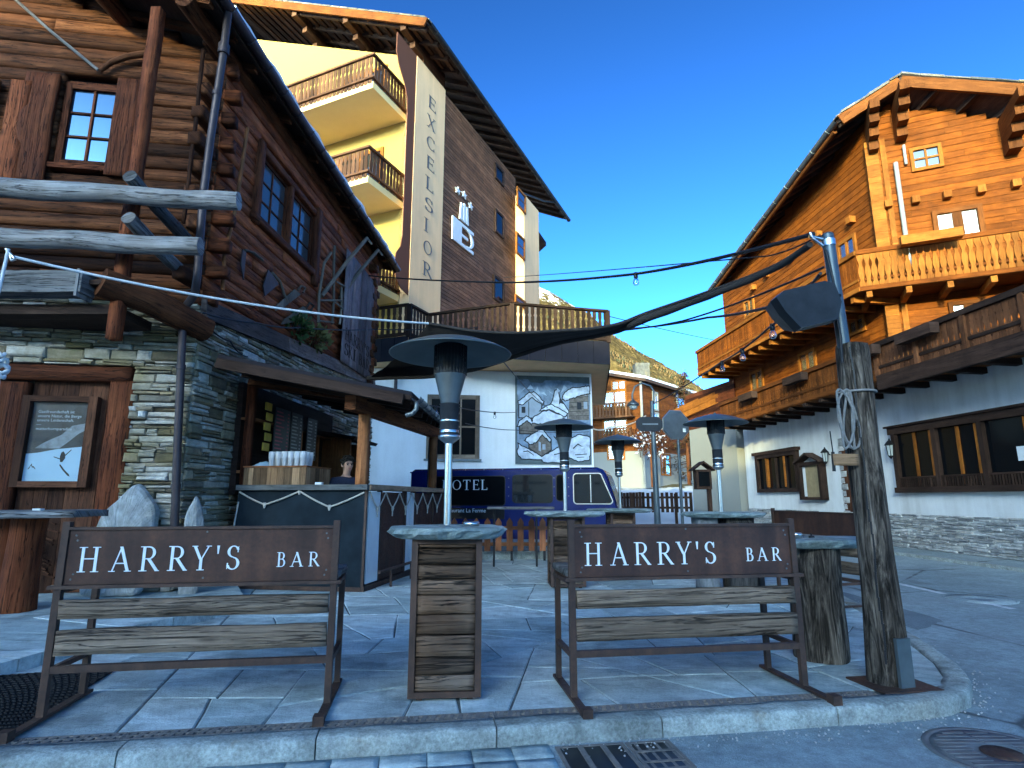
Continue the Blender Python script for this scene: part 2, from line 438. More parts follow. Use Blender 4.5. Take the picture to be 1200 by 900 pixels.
M_flag = mat_gritty('patio_flagstone', [(.34, .40, .39), (.45, .52, .50), (.53, .59, .57), (.38, .43, .41), (.58, .63, .60), (.49, .55, .52)], 3.4, (.70, .71, .67), .5, .7, .16, .7)
M_granite = mat_gritty('granite_kerb', [(.30, .32, .29), (.42, .44, .40)], 7, (.25, .17, .08), .75, .85, .35, .9)
M_joint = mat_plain('paving_joint', (.12, .13, .125), .95, 0, .5, 6, .5, .1)
M_slab = mat_stone('stone_slab', [(.20, .245, .23), (.28, .32, .30)], 9, (.5, .52, .52), .4, bump=.9, rough=.7)
M_rock = mat_stone('pale_quartz_rock', [(.40, .40, .38), (.46, .46, .44)], 6, (.15, .14, .11), .6, bump=1.0)
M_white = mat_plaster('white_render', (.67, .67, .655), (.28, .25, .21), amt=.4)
M_cream = mat_plaster('cream_render', (.82, .52, .27), (.38, .24, .14), .3)
M_yellow = mat_plaster('yellow_render', (.33, .225, .06), (.24, .16, .05), .15)
M_orange = mat_plaster('orange_render', (.30, .085, .018), (.22, .06, .015), .2)
M_brownpaint = mat_plaster('brown_render', (.13, .05, .028), (.08, .035, .02), .2)
M_rust = mat_rust('rusty_steel', (.014, .008, .006), (.052, .024, .016), (.125, .055, .03))
M_rustbar = mat_rust('rusty_bar', (.02, .013, .01), (.06, .034, .024), (.12, .062, .038), .6)
M_iron = mat_plain('dark_iron', (.025, .026, .028), .5, .6, .3, 8, .2)
M_grate = mat_rust('cast_iron_grate', (.05, .043, .04), (.13, .105, .09), (.22, .16, .125), .7)
M_black = mat_plain('black_plastic', (.012, .013, .015), .4, 0, .2, 9, .05)
M_rubber = mat_plain('black_rubber', (.012, .012, .013), .7, 0, .2, 9, .2)
M_steel = mat_plain('brushed_steel', (.55, .54, .52), .28, 1.0, .12, 20, .05)
M_galv = mat_plain('galvanised_steel', (.13, .145, .15), .45, .7, .25, 4, .08)
M_hood = mat_plain('heater_hood_metal', (.10, .118, .118), .5, .5, .25, 3, .06)
M_pole = mat_plain('painted_pole_metal', (.07, .09, .105), .4, .5, .2, 5, .06)
M_copper = mat_plain('brown_metal_pipe', (.055, .042, .042), .45, .5, .3, 4, .08)
M_glass = mat_glass('window_glass')
M_skyglass = mat_glass('sky_tinted_window_glass', (.02, .03, .045), .03, 1.9, (.25, .55, 1.0))  # blue of the reflected sky is put into the specular tint
M_sideglass = mat_glass('old_window_glass', (.05, .05, .05), .1, 1.25)
M_darkglass = mat_glass('dark_window_glass', (.004, .005, .006), .12, 1.22)
M_clear = mat_clear('clear_glass')
def mat_cup():
    t = NT('clear_plastic_cup'); d = t.n('ShaderNodeBsdfPrincipled'); d.inputs['Base Color'].default_value = (.75, .78, .8, 1); d.inputs['Roughness'].default_value = .15
    tr = t.n('ShaderNodeBsdfTransparent'); ms = t.n('ShaderNodeMixShader'); ms.inputs[0].default_value = .4
    t.l(tr.outputs[0], ms.inputs[1]); t.l(d.outputs[0], ms.inputs[2]); t.l(ms.outputs[0], t.out.inputs[0]); return t.m
M_cup = mat_cup()
W_tan = mat_wood('tan_stick_wood', (.12, .08, .05), (.26, .19, .13), (.4, .32, .24), .5)
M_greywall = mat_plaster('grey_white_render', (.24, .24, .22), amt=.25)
M_drain = mat_rust('worn_iron', (.10, .092, .085), (.20, .18, .16), (.28, .22, .17), .75)
W_logside = mat_wood('brightened_side_log_wood', (.05, .013, .006), (.36, .095, .032), (.56, .20, .075), .8, tonevar=.6, bump=1.0)  # log wood with its colour brightened for the wall lying in shade
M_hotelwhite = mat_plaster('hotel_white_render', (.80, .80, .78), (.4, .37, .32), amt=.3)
M_cover = mat_plain('steel_cover', (.17, .18, .185), .55, .4, .3, 9, .3)
M_paleglow = mat_plain('far_curtain', (.22, .17, .09), .9, 0, .2, 6)
W_balcshade = mat_wood('shaded_balcony_wood', (.05, .02, .009), (.15, .06, .026), (.25, .11, .05), .35, tonevar=.4)  # balcony wood copied in a shaded tone for the near run
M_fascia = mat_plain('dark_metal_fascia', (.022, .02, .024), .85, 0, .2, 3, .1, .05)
M_snow = mat_plain('snow', (.78, .8, .82), .6, 0, .06, 2, .4, .3)
M_letter = mat_plain('pale_letter_paint', (.74, .77, .78), .5, 0, .08, 30, .05)
M_blackpaint = mat_plain('black_paint', (.02, .022, .026), .55, 0, .3, 12, .1)
M_darkpanel = mat_plain('dark_panel_paint', (.014, .02, .025), .85, 0, .4, 3, .12, .08)
M_rope = mat_plain('hemp_rope', (.42, .38, .32), .9, 0, .25, 40, .5, .1)
M_coil = mat_plain('grey_coil_rope', (.2, .19, .175), .9, 0, .25, 40, .5, .1)
M_whiterope = mat_plain('white_rope', (.55, .56, .55), .8, 0, .15, 60, .4, .1)
M_cable = mat_plain('black_cable', (.012, .012, .014), .5, 0, .1, 9, .05)
M_bulb = mat_plain('bulb_glass', (.25, .24, .2), .1, 0, .1, 9, 0)
M_whitepaint = mat_plain('white_paint', (.62, .63, .62), .5, 0, .08, 5, .06)
M_curtain = mat_plain('white_curtain', (.36, .33, .26), .9, 0, .12, 6, .3)

# ================================================================ GROUND
ST_Z = -0.10
def mat_asphalt():
    t = NT('asphalt'); o = t.coord()
    big = t.noise(o, .35, 5, .6); mid = t.noise(o, 2.2, 6, .7); fine = t.noise(o, 90, 3, .7); sp = t.vor(o, 140)
    c = t.ramp(big, [(.3, (.22, .265, .27)), (.7, (.33, .375, .375))])
    c = t.mix(1.0, c, t.ramp(mid, [(.25, .68), (.75, 1.25)]), 'MULTIPLY')
    c = t.mix(1.0, c, t.ramp(fine, [(.2, .6), (.8, 1.35)]), 'MULTIPLY')
    c = t.mix(1.0, c, t.ramp(t.noise(o, 16, 5, .7), [(.3, .72), (.7, 1.25)]), 'MULTIPLY')
    c = t.mix(t.ramp(t.noise(t.mapping(o, (1, 1, 1), (0, 0, 0), (9, 4, 0)), 1.1, 6, .7), [(.58, 0.0), (.70, .5)]), c, (.10, .105, .105))
    st = t.noise(t.mapping(o, (.25, 1.2, 1), (0, 0, .3)), 1.0, 4, .6)
    c = t.mix(t.ramp(st, [(.58, 0.0), (.75, .55)]), c, (.26, .27, .28))
    ck = t.vor(t.mapping(o, (.35, .35, .35)), 1.0, 'DISTANCE_TO_EDGE')
    w = t.noise(o, 1.6, 4, .6)
    cr = t.ramp(t.math('ADD', ck, t.math('MULTIPLY', t.math('SUBTRACT', w, .5), .05)), [(.0, .85), (.010, 0.0)])
    c = t.mix(cr, c, (.045, .047, .05))
    return t.bsdf(c, t.ramp(mid, [(.3, .62), (.7, .88)]), 0, t.math('ADD', fine, sp), .5, .006, .4)
M_asphalt = mat_asphalt()
def mat_ground():
    t = NT('winter_meadow'); o = t.coord()
    n = t.noise(o, .05, 6, .65)
    c = t.ramp(n, [(.42, (.11, .10, .05)), (.55, (.75, .77, .8))])
    return t.bsdf(c, .9, 0, n, .3, .2, .1)
M_meadow = mat_ground()
g = MB(); g.add([(-2600, -400, -.6), (2600, -400, -.6), (2600, 2600, -.6), (-2600, 2600, -.6)], [(0, 1, 2, 3)])
tag(g.build('ground', M_meadow), kind='structure')
g = MB(); g.add([(-70, -70, ST_Z), (40, -70, ST_Z), (40, 33, ST_Z), (-70, 33, ST_Z)], [(0, 1, 2, 3)])
tag(g.build('street', M_asphalt), kind='structure')

# patio frame: u along the kerb, v into the patio
PO = Vector((0, 3.75, 0)); PY = R(9.0)
PU = Vector((math.cos(PY), math.sin(PY), 0)); PV = Vector((-math.sin(PY), math.cos(PY), 0))
def pv(u, v, z=0.0): return PO + PU * u + PV * v + Vector((0, 0, z))
def to_uv(p):
    d = Vector((p[0], p[1], 0)) - PO
    return d.dot(PU), d.dot(PV)
outer = [(-7.5, -.21), (2.45, -.21), (2.78, -.17), (3.05, -.05), (3.3, .16), (3.55, .5), (3.9, 1.15), (4.45, 2.3), (4.95, 3.5), (5.45, 5.2), (5.9, 7.0), (6.1, 9.3)]
def offset(poly, d):
    out = []
    for i, p in enumerate(poly):
        a = Vector(poly[max(i - 1, 0)]); b = Vector(poly[min(i + 1, len(poly) - 1)])
        t = (b - a).normalized(); out.append((p[0] - t.y * d, p[1] + t.x * d))
    return out
KW = .16
inner = offset(outer, KW)
# kerb stones
def resample(poly, step):
    P = [Vector(p) for p in poly]; out = [P[0]]; 
    for a, b in zip(P, P[1:]):
        n = max(1, int((b - a).length / step))
        out += [a + (b - a) * (k / n) for k in range(1, n + 1)]
    return out
kerb = MB()
ro = resample(outer, .16); ri = offset([tuple(p) for p in ro], KW)
i = 0
while i < len(ro) - 1:
    L = rnd.choice((6, 7, 8)); j = min(len(ro) - 1, i + L)
    if len(ro) - 1 - j < 3: j = len(ro) - 1
    rows = []
    for k in range(i, j + 1):
        o_ = Vector(ro[k]); n_ = Vector(ri[k])
        if k == i: o_ = o_ + (Vector(ro[k + 1]) - o_) * .025; n_ = n_ + (Vector(ri[k + 1]) - n_) * .025
        if k == j: o_ = o_ + (Vector(ro[k - 1]) - o_) * .025; n_ = n_ + (Vector(ri[k - 1]) - n_) * .025
        dn = (o_ - n_).normalized()
        row = []
        end = k in (i, j)
        for f, z in ((1.0, ST_Z - .05), (1.005, ST_Z + .015), (1.0, -.03), (.97, -.008), (.9, .004), (.6, .008), (.3, .006), (.02, .003), (0, -.06)):
            q = n_ + (o_ - n_) * f
            p = pv(q.x, q.y, z)
            nz = noise.noise(p * 9) * .007 + noise.noise(p * 31) * .004
            if end and .5 < f: nz -= .004
            row.append(p + Vector((0, 0, nz if f < .99 else 0)) + (PU * dn.x + PV * dn.y) * (nz if f > .95 else 0))
        rows.append(row)
    vo = rnd.randrange(1, 90) * 10 + 5
    n0 = len(kerb.f); kerb.grid(rows, True)
    kerb.add([rows[0][q] for q in range(9)], [tuple(range(9))]); kerb.add([rows[-1][q] for q in range(8, -1, -1)], [tuple(range(9))])
    i = j
tag(kerb.build('kerb', M_granite), kind='structure')

# flagstones: the area split again and again by slanting cuts
gz0 = .052   # drain channel half width
inn = [q for q in inner]
area0 = [(-7.5, .055)] + [(u, max(v, .055)) for u, v in inn if u > 2.3] + [(-7.5, 9.3)]
area0 = [(-7.5, .055), (3.02, .055)] + [q for q in inn if q[0] > 3.02 and q[1] > .1] + [(-7.5, 9.3)]
def parea(P): return abs(sum(P[i][0] * P[(i + 1) % len(P)][1] - P[(i + 1) % len(P)][0] * P[i][1] for i in range(len(P)))) / 2
def cut(P, c, n):
    A, B = [], []
    for i in range(len(P)):
        p = Vector(P[i]); q = Vector(P[(i + 1) % len(P)])
        dp = (p - c).dot(n); dq = (q - c).dot(n)
        (A if dp >= 0 else B).append(tuple(p))
        if dp * dq < 0:
            x = p + (q - p) * (dp / (dp - dq)); A.append(tuple(x)); B.append(tuple(x))
    return A, B
def split(P, out, lim):
    if parea(P) < lim * rnd.uniform(.75, 1.6) or len(P) < 3:
        out.append(P); return
    # longest direction
    best = max(((Vector(a) - Vector(b)).length, Vector(a) - Vector(b)) for a in P for b in P)[1] if False else None
    bl = 0
    for a in P:
        for b in P:
            d = Vector(a) - Vector(b)
            if d.length > bl: bl = d.length; best = d
    w = [rnd.uniform(.8, 1.2) for _ in P]; c = sum((Vector(p) * k for p, k in zip(P, w)), Vector((0, 0))) / sum(w)
    ang = (round(math.atan2(best.y, best.x) / (PI / 2)) * PI / 2 if rnd.random() < .75 else math.atan2(best.y, best.x)) + R(rnd.uniform(-17, 17))
    A, B = cut(P, c, Vector((math.cos(ang), math.sin(ang))))
    if len(A) < 3 or len(B) < 3: out.append(P); return
    split(A, out, lim); split(B, out, lim)
def clean(P):
    out = []
    for p in P:
        if not out or (Vector(p) - Vector(out[-1])).length > .02: out.append(p)
    if len(out) > 2 and (Vector(out[0]) - Vector(out[-1])).length < .02: out.pop()
    return out
def inset(P, d):
    n = len(P); s = sum(P[i][0] * P[(i + 1) % n][1] - P[(i + 1) % n][0] * P[i][1] for i in range(n))
    if s < 0: P = P[::-1]
    out = []
    for i in range(n):
        a = Vector(P[i - 1]); b = Vector(P[i]); c = Vector(P[(i + 1) % n])
        e1 = (b - a).normalized(); e2 = (c - b).normalized()
        n1 = Vector((-e1.y, e1.x)); n2 = Vector((-e2.y, e2.x)); m = n1 + n2
        if m.length < .2: m = n1
        m.normalize(); k = d / max(.45, m.dot(n1)); out.append(tuple(b + m * k))
    return out
slabs = []
# keep the pieces about 0.7 x 0.9 m near the kerb, larger further in
split(clean(area0), slabs, .46)
fl = MB()
for P in slabs:
    P = clean(P)
    if len(P) < 3 or parea(P) < .01: continue
    # worn, slightly wavy edges
    Q = []
    for a, b in zip(P, P[1:] + P[:1]):
        a = Vector(a); b = Vector(b); m = max(1, int((b - a).length / .22))
        for k in range(m):
            q = a + (b - a) * (k / m)
            if k: q += Vector((rnd.uniform(-.008, .008), rnd.uniform(-.008, .008)))
            Q.append(tuple(q))
    I1 = inset(Q, rnd.uniform(.003, .008)); I2 = inset(Q, .014)
    dz = rnd.uniform(-.003, .003); tx, ty = rnd.uniform(-.003, .003), rnd.uniform(-.003, .003)
    c = sum((Vector(p) for p in I1), Vector((0, 0))) / len(I1)
    hz_ = lambda p: dz + (p[0] - c.x) * tx + (p[1] - c.y) * ty
    n = len(I1); uo = rnd.uniform(0, 60); vo = rnd.randrange(1, 90) * 10 + 5
    vs = [pv(p[0], p[1], -.03) for p in I1] + [pv(p[0], p[1], hz_(p) - .006) for p in I1] + [pv(p[0], p[1], hz_(p)) for p in I2]
    fs = [(k, (k + 1) % n, n + (k + 1) % n, n + k) for k in range(n)] + [(n + k, n + (k + 1) % n, 2 * n + (k + 1) % n, 2 * n + k) for k in range(n)] + [tuple(range(2 * n, 3 * n))]
    fl.add(vs, fs, [[(uo + vs[k].x * .6, vo + vs[k].y * .25) for k in f] for f in fs])
tag(fl.build('patio_paving', M_flag), kind='structure')
bs = MB(); P = [(-7.5, -.06)] + [(2.6, -.06)] + [q for q in inn if q[0] > 2.6 and q[1] > -.05] + [(-7.5, 9.3)]
bs.add([pv(u, v, -.009) for u, v in P], [tuple(range(len(P)))])
tag(bs.build('ground_bed', M_joint), kind='structure')

# drain channel with slotted cover
dr = thing('drain_channel', 'long narrow slotted iron drain cover running behind the kerb stones', 'drain', pv(0, 0), PY)
m = MB(frame(pv(0, 0), PY))
n = 0
u = -3.6
while u < 2.35:
    L = .5
    m.box(u + .002, u + L - .002, -.051, -.039, -.03, .004); m.box(u + .002, u + L - .002, .039, .051, -.03, .004)
    m.box(u + .002, u + .012, -.039, .039, -.03, .003); m.box(u + L - .012, u + L - .002, -.039, .039, -.03, .003)
    k = u + .034
    while k < u + L - .02:
        m.beam((k - .010, -.039, -.006), (k + .010, .039, -.006), .026, .02); k += .052
    m.box(u + .012, u + L - .012, -.005, .005, -.028, .0045)
    u += L
m.build('grate_cover', M_drain, dr)
m = MB(frame(pv(0, 0), PY)); m.box(-3.6, 2.4, -.05, .05, -.0135, -.012); m.build('channel_bed', M_black, dr)

# cobbled gutter strip along the kerb (left), and the two street grates
cb = MB(frame(pv(0, 0), PY))
u = -4.5
while u < .14:
    L = rnd.uniform(.19, .25); v1 = -.216
    for r_ in range(3):
        w = rnd.uniform(.16, .18); cb.rough(u + .003, u + L - .003, v1 - w + .003, v1 - .003, ST_Z - .04, ST_Z + .010 + rnd.uniform(-.002, .002), .05, .0035, 9); v1 -= w
    u += L
tag(cb.build('street_gutter', M_flag), kind='structure')
def street_grate(name, label, u0, u1, v0, v1, kind):
    t = thing(name, label, 'drain', pv((u0 + u1) / 2, (v0 + v1) / 2, ST_Z), PY)
    M = frame(pv(0, 0), PY); m = MB(M); z = ST_Z + .006; f = .022
    m.box(u0, u1, v0, v0 + f, ST_Z - .03, z); m.box(u0, u1, v1 - f, v1, ST_Z - .03, z)
    m.box(u0, u0 + f, v0 + f, v1 - f, ST_Z - .03, z); m.box(u1 - f, u1, v0 + f, v1 - f, ST_Z - .03, z)
    m.build('grate_frame', M_drain, t)
    m = MB(M)
    if kind == 0:
        k = v0 + f + .016
        while k < v1 - f - .01:
            m.beam((u0 + f, k, z - .018), (u1 - f, k, z - .018), .017, .026); k += .036
        for q in (.35, .68): m.beam((u0 + (u1 - u0) * q, v0 + f, z - .012), (u0 + (u1 - u0) * q, v1 - f, z - .012), .03, .03)
    else:
        k = u0 + f + .03
        while k < u1 - f - .01:
            m.beam((k, v0 + f, z - .018), (k, v1 - f, z - .018), .018, .03); k += .058
        for q in (.28, .64): m.beam((u0 + f, v0 + (v1 - v0) * q, z - .015), (u1 - f, v0 + (v1 - v0) * q, z - .015), .02, .03)
    m.build('grate_bars', M_drain, t)
    m = MB(M); m.box(u0 + f, u1 - f, v0 + f, v1 - f, ST_Z + .001, ST_Z + .0025); m.build('shaft', M_black, t)
street_grate('street_grate', 'rusty street drain grate with long bars lying along the kerb', .20, .59, -.60, -.245, 0)
street_grate('street_grate', 'deep square street drain grate with wide open slots, right of the long barred one', .60, .86, -.60, -.25, 1)
def manhole(c, r, label, ring):
    t = thing('manhole_cover', label, 'manhole cover', (c.x, c.y, ST_Z))
    m = MB(frame((c.x, c.y, ST_Z)))
    m.lathe((0, 0, 0), [(r, -.01), (r, .008), (r - .03, .009), (r - .035, .003)], 40)
    m.build('rim', M_cover if ring else M_asphalt, t)
    m = MB(frame((c.x, c.y, ST_Z)))
    m.lathe((0, 0, 0), [(r - .037, .002), (r - .037, .007), (.12, .008), (.118, .004), (.0, .004)], 40)
    if ring:
        for k in range(-8, 9):
            w = math.sqrt(max(0, (r - .06) ** 2 - (k * .045) ** 2))
            for sx in (-1, 1):
                x0 = .13 if abs(k * .045) < .12 else .01
                if w > x0: m.box(min(sx * x0, sx * w), max(sx * x0, sx * w), k * .045 - .011, k * .045 + .011, .0075, .011)
    m.build('lid', M_cover if ring else M_asphalt, t)
    if ring:
        m = MB(frame((c.x, c.y, ST_Z))); m.lathe((0, 0, 0), [(.1, .004), (.1, .009), (.04, .007), (.0, .007)], 16); m.build('centre_cap', M_rustbar, t)
manhole(gr(1175, 884, ST_Z), .36, 'round ribbed metal manhole cover with rusty centre beside the kerb corner', True)
manhole(gr(1148, 702, ST_Z), .42, 'faint round asphalt filled manhole cover beside the white road line', False)
# patched asphalt and loose grit along the kerb
pt_ = MB()
for pts in ([(2.2, -.9), (3.1, -1.05), (3.3, -.7), (2.5, -.5)], [(4.6, 2.0), (5.3, 2.4), (5.6, 4.4), (5.0, 4.6)], [(5.2, 7.0), (7.0, 6.6), (7.2, 7.6), (5.4, 8.1)]):
    P = []
    for a, b in zip(pts, pts[1:] + pts[:1]):
        for k in range(8): P.append((a[0] + (b[0] - a[0]) * k / 8 + rnd.uniform(-.02, .02), a[1] + (b[1] - a[1]) * k / 8 + rnd.uniform(-.02, .02)))
    pt_.add([pv(u, v, ST_Z + .003) for u, v in P], [tuple(range(len(P)))])
def mat_patch():
    t = NT('asphalt_repair'); o = t.coord(); f = t.noise(o, 80, 4, .7); n = t.noise(o, 3, 5, .6)
    return t.bsdf(t.mix(1.0, t.ramp(n, [(.3, (.15, .17, .175)), (.7, (.2, .225, .23))]), t.ramp(f, [(.25, .6), (.75, 1.4)]), 'MULTIPLY'), .9, 0, f, .6, .006, .15)
tag(pt_.build('street_patch', mat_patch()), kind='structure')
gv = MB()
for _ in range(900):
    k = rnd.random() ** 1.0 * (len(ro) - 30) + 28; i_ = int(k); p = Vector(ro[i_]).lerp(Vector(ro[min(i_ + 1, len(ro) - 1)]), k - i_); nn = Vector(ro[i_]) - Vector(ri[i_]); p = p + nn.normalized() * abs(rnd.gauss(.02, .09)); r_ = rnd.uniform(.003, .009)
    c = pv(p.x, p.y, ST_Z + r_ * .5); a = rnd.uniform(0, 3)
    vs = [c + Vector((math.cos(a + g_ * PI / 2) * r_, math.sin(a + g_ * PI / 2) * r_, rnd.uniform(-.3, .3) * r_)) for g_ in range(4)] + [c + Vector((0, 0, r_ * .8)), c - Vector((0, 0, r_))]
    gv.add(vs, [(0, 1, 4), (1, 2, 4), (2, 3, 4), (3, 0, 4), (1, 0, 5), (2, 1, 5), (3, 2, 5), (0, 3, 5)])
tag(gv.build('gravel', M_stone2), 'loose grey grit scattered on the street along the kerb', 'gravel', kind='stuff')
# road markings
mk = MB()
def strip(p0, p1, w):
    p0 = Vector((p0.x, p0.y, ST_Z + .004)); p1 = Vector((p1.x, p1.y, ST_Z + .004)); d = (p1 - p0).normalized(); q = Vector((-d.y, d.x, 0)) * w / 2
    mk.add([p0 - q, p1 - q, p1 + q, p0 + q], [(0, 1, 2, 3)])
strip(gr(1052, 684, ST_Z), gr(1106, 696, ST_Z), .11)
strip(gr(1120, 700, ST_Z), gr(1188, 714, ST_Z), .11)
def mat_worn():
    t = NT('worn_road_paint'); o = t.coord(); n = t.noise(o, 14, 6, .7)
    return t.bsdf(t.ramp(n, [(.35, (.18, .19, .2)), (.5, (.62, .63, .63))]), .7, 0, n, .2, .003, .3)
tag(mk.build('road_marking', mat_worn()), kind='structure')
# raised stone step before the house and the black mat below it
sp = MB()
s0 = gr(-40, 788, .1); s1 = gr(50, 764, .1); s2 = gr(150, 735, .1); s3 = gr(290, 705, .1)
back = [Vector((-3.9, 8.6, .1)), Vector((-9.5, 8.0, .1)), Vector((-9.5, 4.6, .1))]
P = [s0, s1, s2, s3] + back
for i in range(3):
    a, b = P[i], P[i + 1]; d = (b - a); nn = Vector((-d.y, d.x, 0)).normalized()
    k = 3
    for q in range(k):
        p = a + d * (q / k); r_ = a + d * ((q + 1) / k); p2 = p + nn * 1.3; r2 = r_ + nn * 1.3
        sp.hexa([p + d.normalized() * .006 - Vector((0, 0, .16)), r_ - d.normalized() * .006 - Vector((0, 0, .16)), r2 - Vector((0, 0, .16)), p2 - Vector((0, 0, .16)), p + d.normalized() * .006, r_ - d.normalized() * .006, r2, p2])
sp.add([Vector((v.x, v.y, .094)) for v in P], [tuple(range(len(P)))])
tag(sp.build('step_pavement', M_flag), kind='structure')
mt = MB(); a, b, c_, d_ = gr(-30, 818), gr(-20, 798), gr(136, 783), gr(2, 862)
q0, q1, q2, q3 = gr(-60, 868), gr(-30, 796), gr(140, 783), gr(8, 866)
ax = (q2 - q1); ay = (q0 - q1)
mt.hexa([q0 + Vector((0, 0, .004)), q3 + Vector((0, 0, .004)), q2 + Vector((0, 0, .004)), q1 + Vector((0, 0, .004)), q0 + Vector((0, 0, .012)), q3 + Vector((0, 0, .012)), q2 + Vector((0, 0, .012)), q1 + Vector((0, 0, .012))])
nx, ny = 36, 22
for i in range(nx):
    for j in range(ny):
        s_, t_ = (i + .5) / nx, (j + .5) / ny
        p = (q1 * (1 - s_) + q2 * s_) * (1 - t_) + (q0 * (1 - s_) + q3 * s_) * t_
        p = p + Vector((0, 0, .012)); w = .017
        o = (i + j) % 2
        mt.box(p.x - (w if o else w * .45), p.x + (w if o else w * .45), p.y - (w * .45 if o else w), p.y + (w * .45 if o else w), .0115, .019)
tag(mt.build('door_mat', M_rubber, None, q3), 'black ribbed rubber mat on the paving at the corner below the step', 'mat')

# ================================================================ LETTERS (drawn with strokes, capitals 1 unit tall)
TH, TN, SF = .108, .044, .032
def L_stroke(x0, y0, x1, y1, w):
    d = Vector((x1 - x0, y1 - y0)).normalized(); h = abs(w / 2 / max(.3, abs(d.y))) if abs(d.y) > .3 else None
    if h: return [(x0 - h, y0), (x0 + h, y0), (x1 + h, y1), (x1 - h, y1)]
    return [(x0, y0 - w / 2), (x1, y1 - w / 2), (x1, y1 + w / 2), (x0, y0 + w / 2)]
def L_arc(cx, cy, rx, ry, a0, a1, thick=TH, thin=TN, n=14):
    out = []; P = []
    for i in range(n + 1):
        a = R(a0 + (a1 - a0) * i / n); w = thin + (thick - thin) * abs(math.cos(a)) ** 1.3
        P.append(((cx + (rx + w / 2) * math.cos(a), cy + (ry + thin / 2) * math.sin(a)), (cx + (rx - w / 2) * math.cos(a), cy + (ry - thin / 2) * math.sin(a))))
    for (o0, i0), (o1, i1) in zip(P, P[1:]): out.append([i0, o0, o1, i1])
    return out
def serif(x, y, w=.15):
    return [(x - w, y), (x + w, y), (x + w, y + SF), (x - w, y + SF)]
def glyph(ch):
    T, N = TH, TN
    if ch == 'H': return .84, [L_stroke(.17, 0, .17, 1, T), L_stroke(.67, 0, .67, 1, T), L_stroke(.17, .53, .67, .53, N), serif(.17, 0), serif(.67, 0), serif(.17, 1 - SF), serif(.67, 1 - SF)]
    if ch == 'A': return .84, [L_stroke(.12, 0, .42, 1, N), L_stroke(.72, 0, .40, 1, T), L_stroke(.22, .33, .62, .33, N), serif(.12, 0, .12), serif(.72, 0, .13)]
    if ch == 'R': return .74, [L_stroke(.17, 0, .17, 1, T), serif(.17, 0), serif(.13, 1 - SF, .11), L_stroke(.17, 1 - N / 2, .36, 1 - N / 2, N), L_stroke(.17, .5, .36, .5, N), L_stroke(.36, .5, .72, 0, T), serif(.72, 0, .08)] + L_arc(.36, .737, .20, .237, -90, 90)
    if ch == 'Y': return .76, [L_stroke(.38, 0, .38, .48, T), L_stroke(.36, .44, .10, 1, T * .95), L_stroke(.40, .46, .66, 1, N), serif(.38, 0, .14), serif(.11, 1 - SF, .11), serif(.66, 1 - SF, .10)]
    if ch == "'": return .2, [[(.08, .66), (.12, .66), (.15, 1), (.05, 1)]]
    if ch == 'S': return .56, L_arc(.28, .75, .185, .225, 20, 270) + L_arc(.28, .265, .205, .24, 90, -160) + [[(.44, .72), (.475, .72), (.475, .97), (.44, .9)], [(.06, .28), (.095, .28), (.095, .1), (.06, .03)]]
    if ch == 'B': return .64, [L_stroke(.17, 0, .17, 1, T), serif(.12, 0, .1), serif(.12, 1 - SF, .1), L_stroke(.17, 1 - N / 2, .34, 1 - N / 2, N), L_stroke(.17, .53, .36, .53, N), L_stroke(.17, N / 2, .36, N / 2, N)] + L_arc(.34, .75, .16, .225, -90, 90) + L_arc(.36, .277, .2, .253, -90, 90)
    if ch == 'E': return .62, [L_stroke(.17, 0, .17, 1, T), L_stroke(.1, 1 - N / 2, .56, 1 - N / 2, N), L_stroke(.17, .52, .48, .52, N), L_stroke(.1, N / 2, .6, N / 2, N), [(.53, .82), (.56, .82), (.56, 1), (.53, 1)], [(.45, .42), (.48, .42), (.48, .62), (.45, .62)], [(.57, 0), (.6, 0), (.6, .2), (.57, .2)]]
    if ch == 'X': return .8, [L_stroke(.66, 0, .14, 1, T), L_stroke(.12, 0, .66, 1, N), serif(.66, 0, .12), serif(.12, 0, .1), serif(.14, 1 - SF, .12), serif(.66, 1 - SF, .1)]
    if ch == 'C': return .74, L_arc(.42, .5, .33, .47, 42, 318, n=22) + [[(.63, .72), (.665, .72), (.665, .98), (.63, .9)], [(.63, .12), (.665, .06), (.665, .26), (.63, .26)]]
    if ch == 'L': return .62, [L_stroke(.17, 0, .17, 1, T), serif(.17, 1 - SF), L_stroke(.08, N / 2, .56, N / 2, N), [(.53, 0), (.57, 0), (.57, .22), (.54, .22)]]
    if ch == 'I': return .36, [L_stroke(.18, 0, .18, 1, T), serif(.18, 0), serif(.18, 1 - SF)]
    if ch == 'O': return .84, L_arc(.42, .5, .33, .47, 0, 360, n=30)
    if ch == 'T': return .7, [L_stroke(.35, 0, .35, 1, T), serif(.35, 0), L_stroke(.04, 1 - N / 2, .66, 1 - N / 2, N), [(.04, .8), (.07, .8), (.07, 1), (.04, 1)], [(.63, .8), (.66, .8), (.66, 1), (.63, 1)]]
    if ch == 'K': return .78, [L_stroke(.17, 0, .17, 1, T), serif(.17, 0), serif(.17, 1 - SF), L_stroke(.2, .42, .62, 1, N), L_stroke(.7, 0, .32, .58, T), serif(.7, 0, .1), serif(.6, 1 - SF, .1)]
    return .4, []
def put_glyph(m, ch, o, u, v, w, h, d=.004):
    gw, polys = glyph(ch)
    for k, p in enumerate(polys):
        q = [(x / gw * w, y * h) for x, y in p]
        s_ = sum(q[i][0] * q[(i + 1) % len(q)][1] - q[(i + 1) % len(q)][0] * q[i][1] for i in range(len(q)))
        if s_ < 0: q = q[::-1]
        m.prism(o, u, v, q, d + k * .00012)
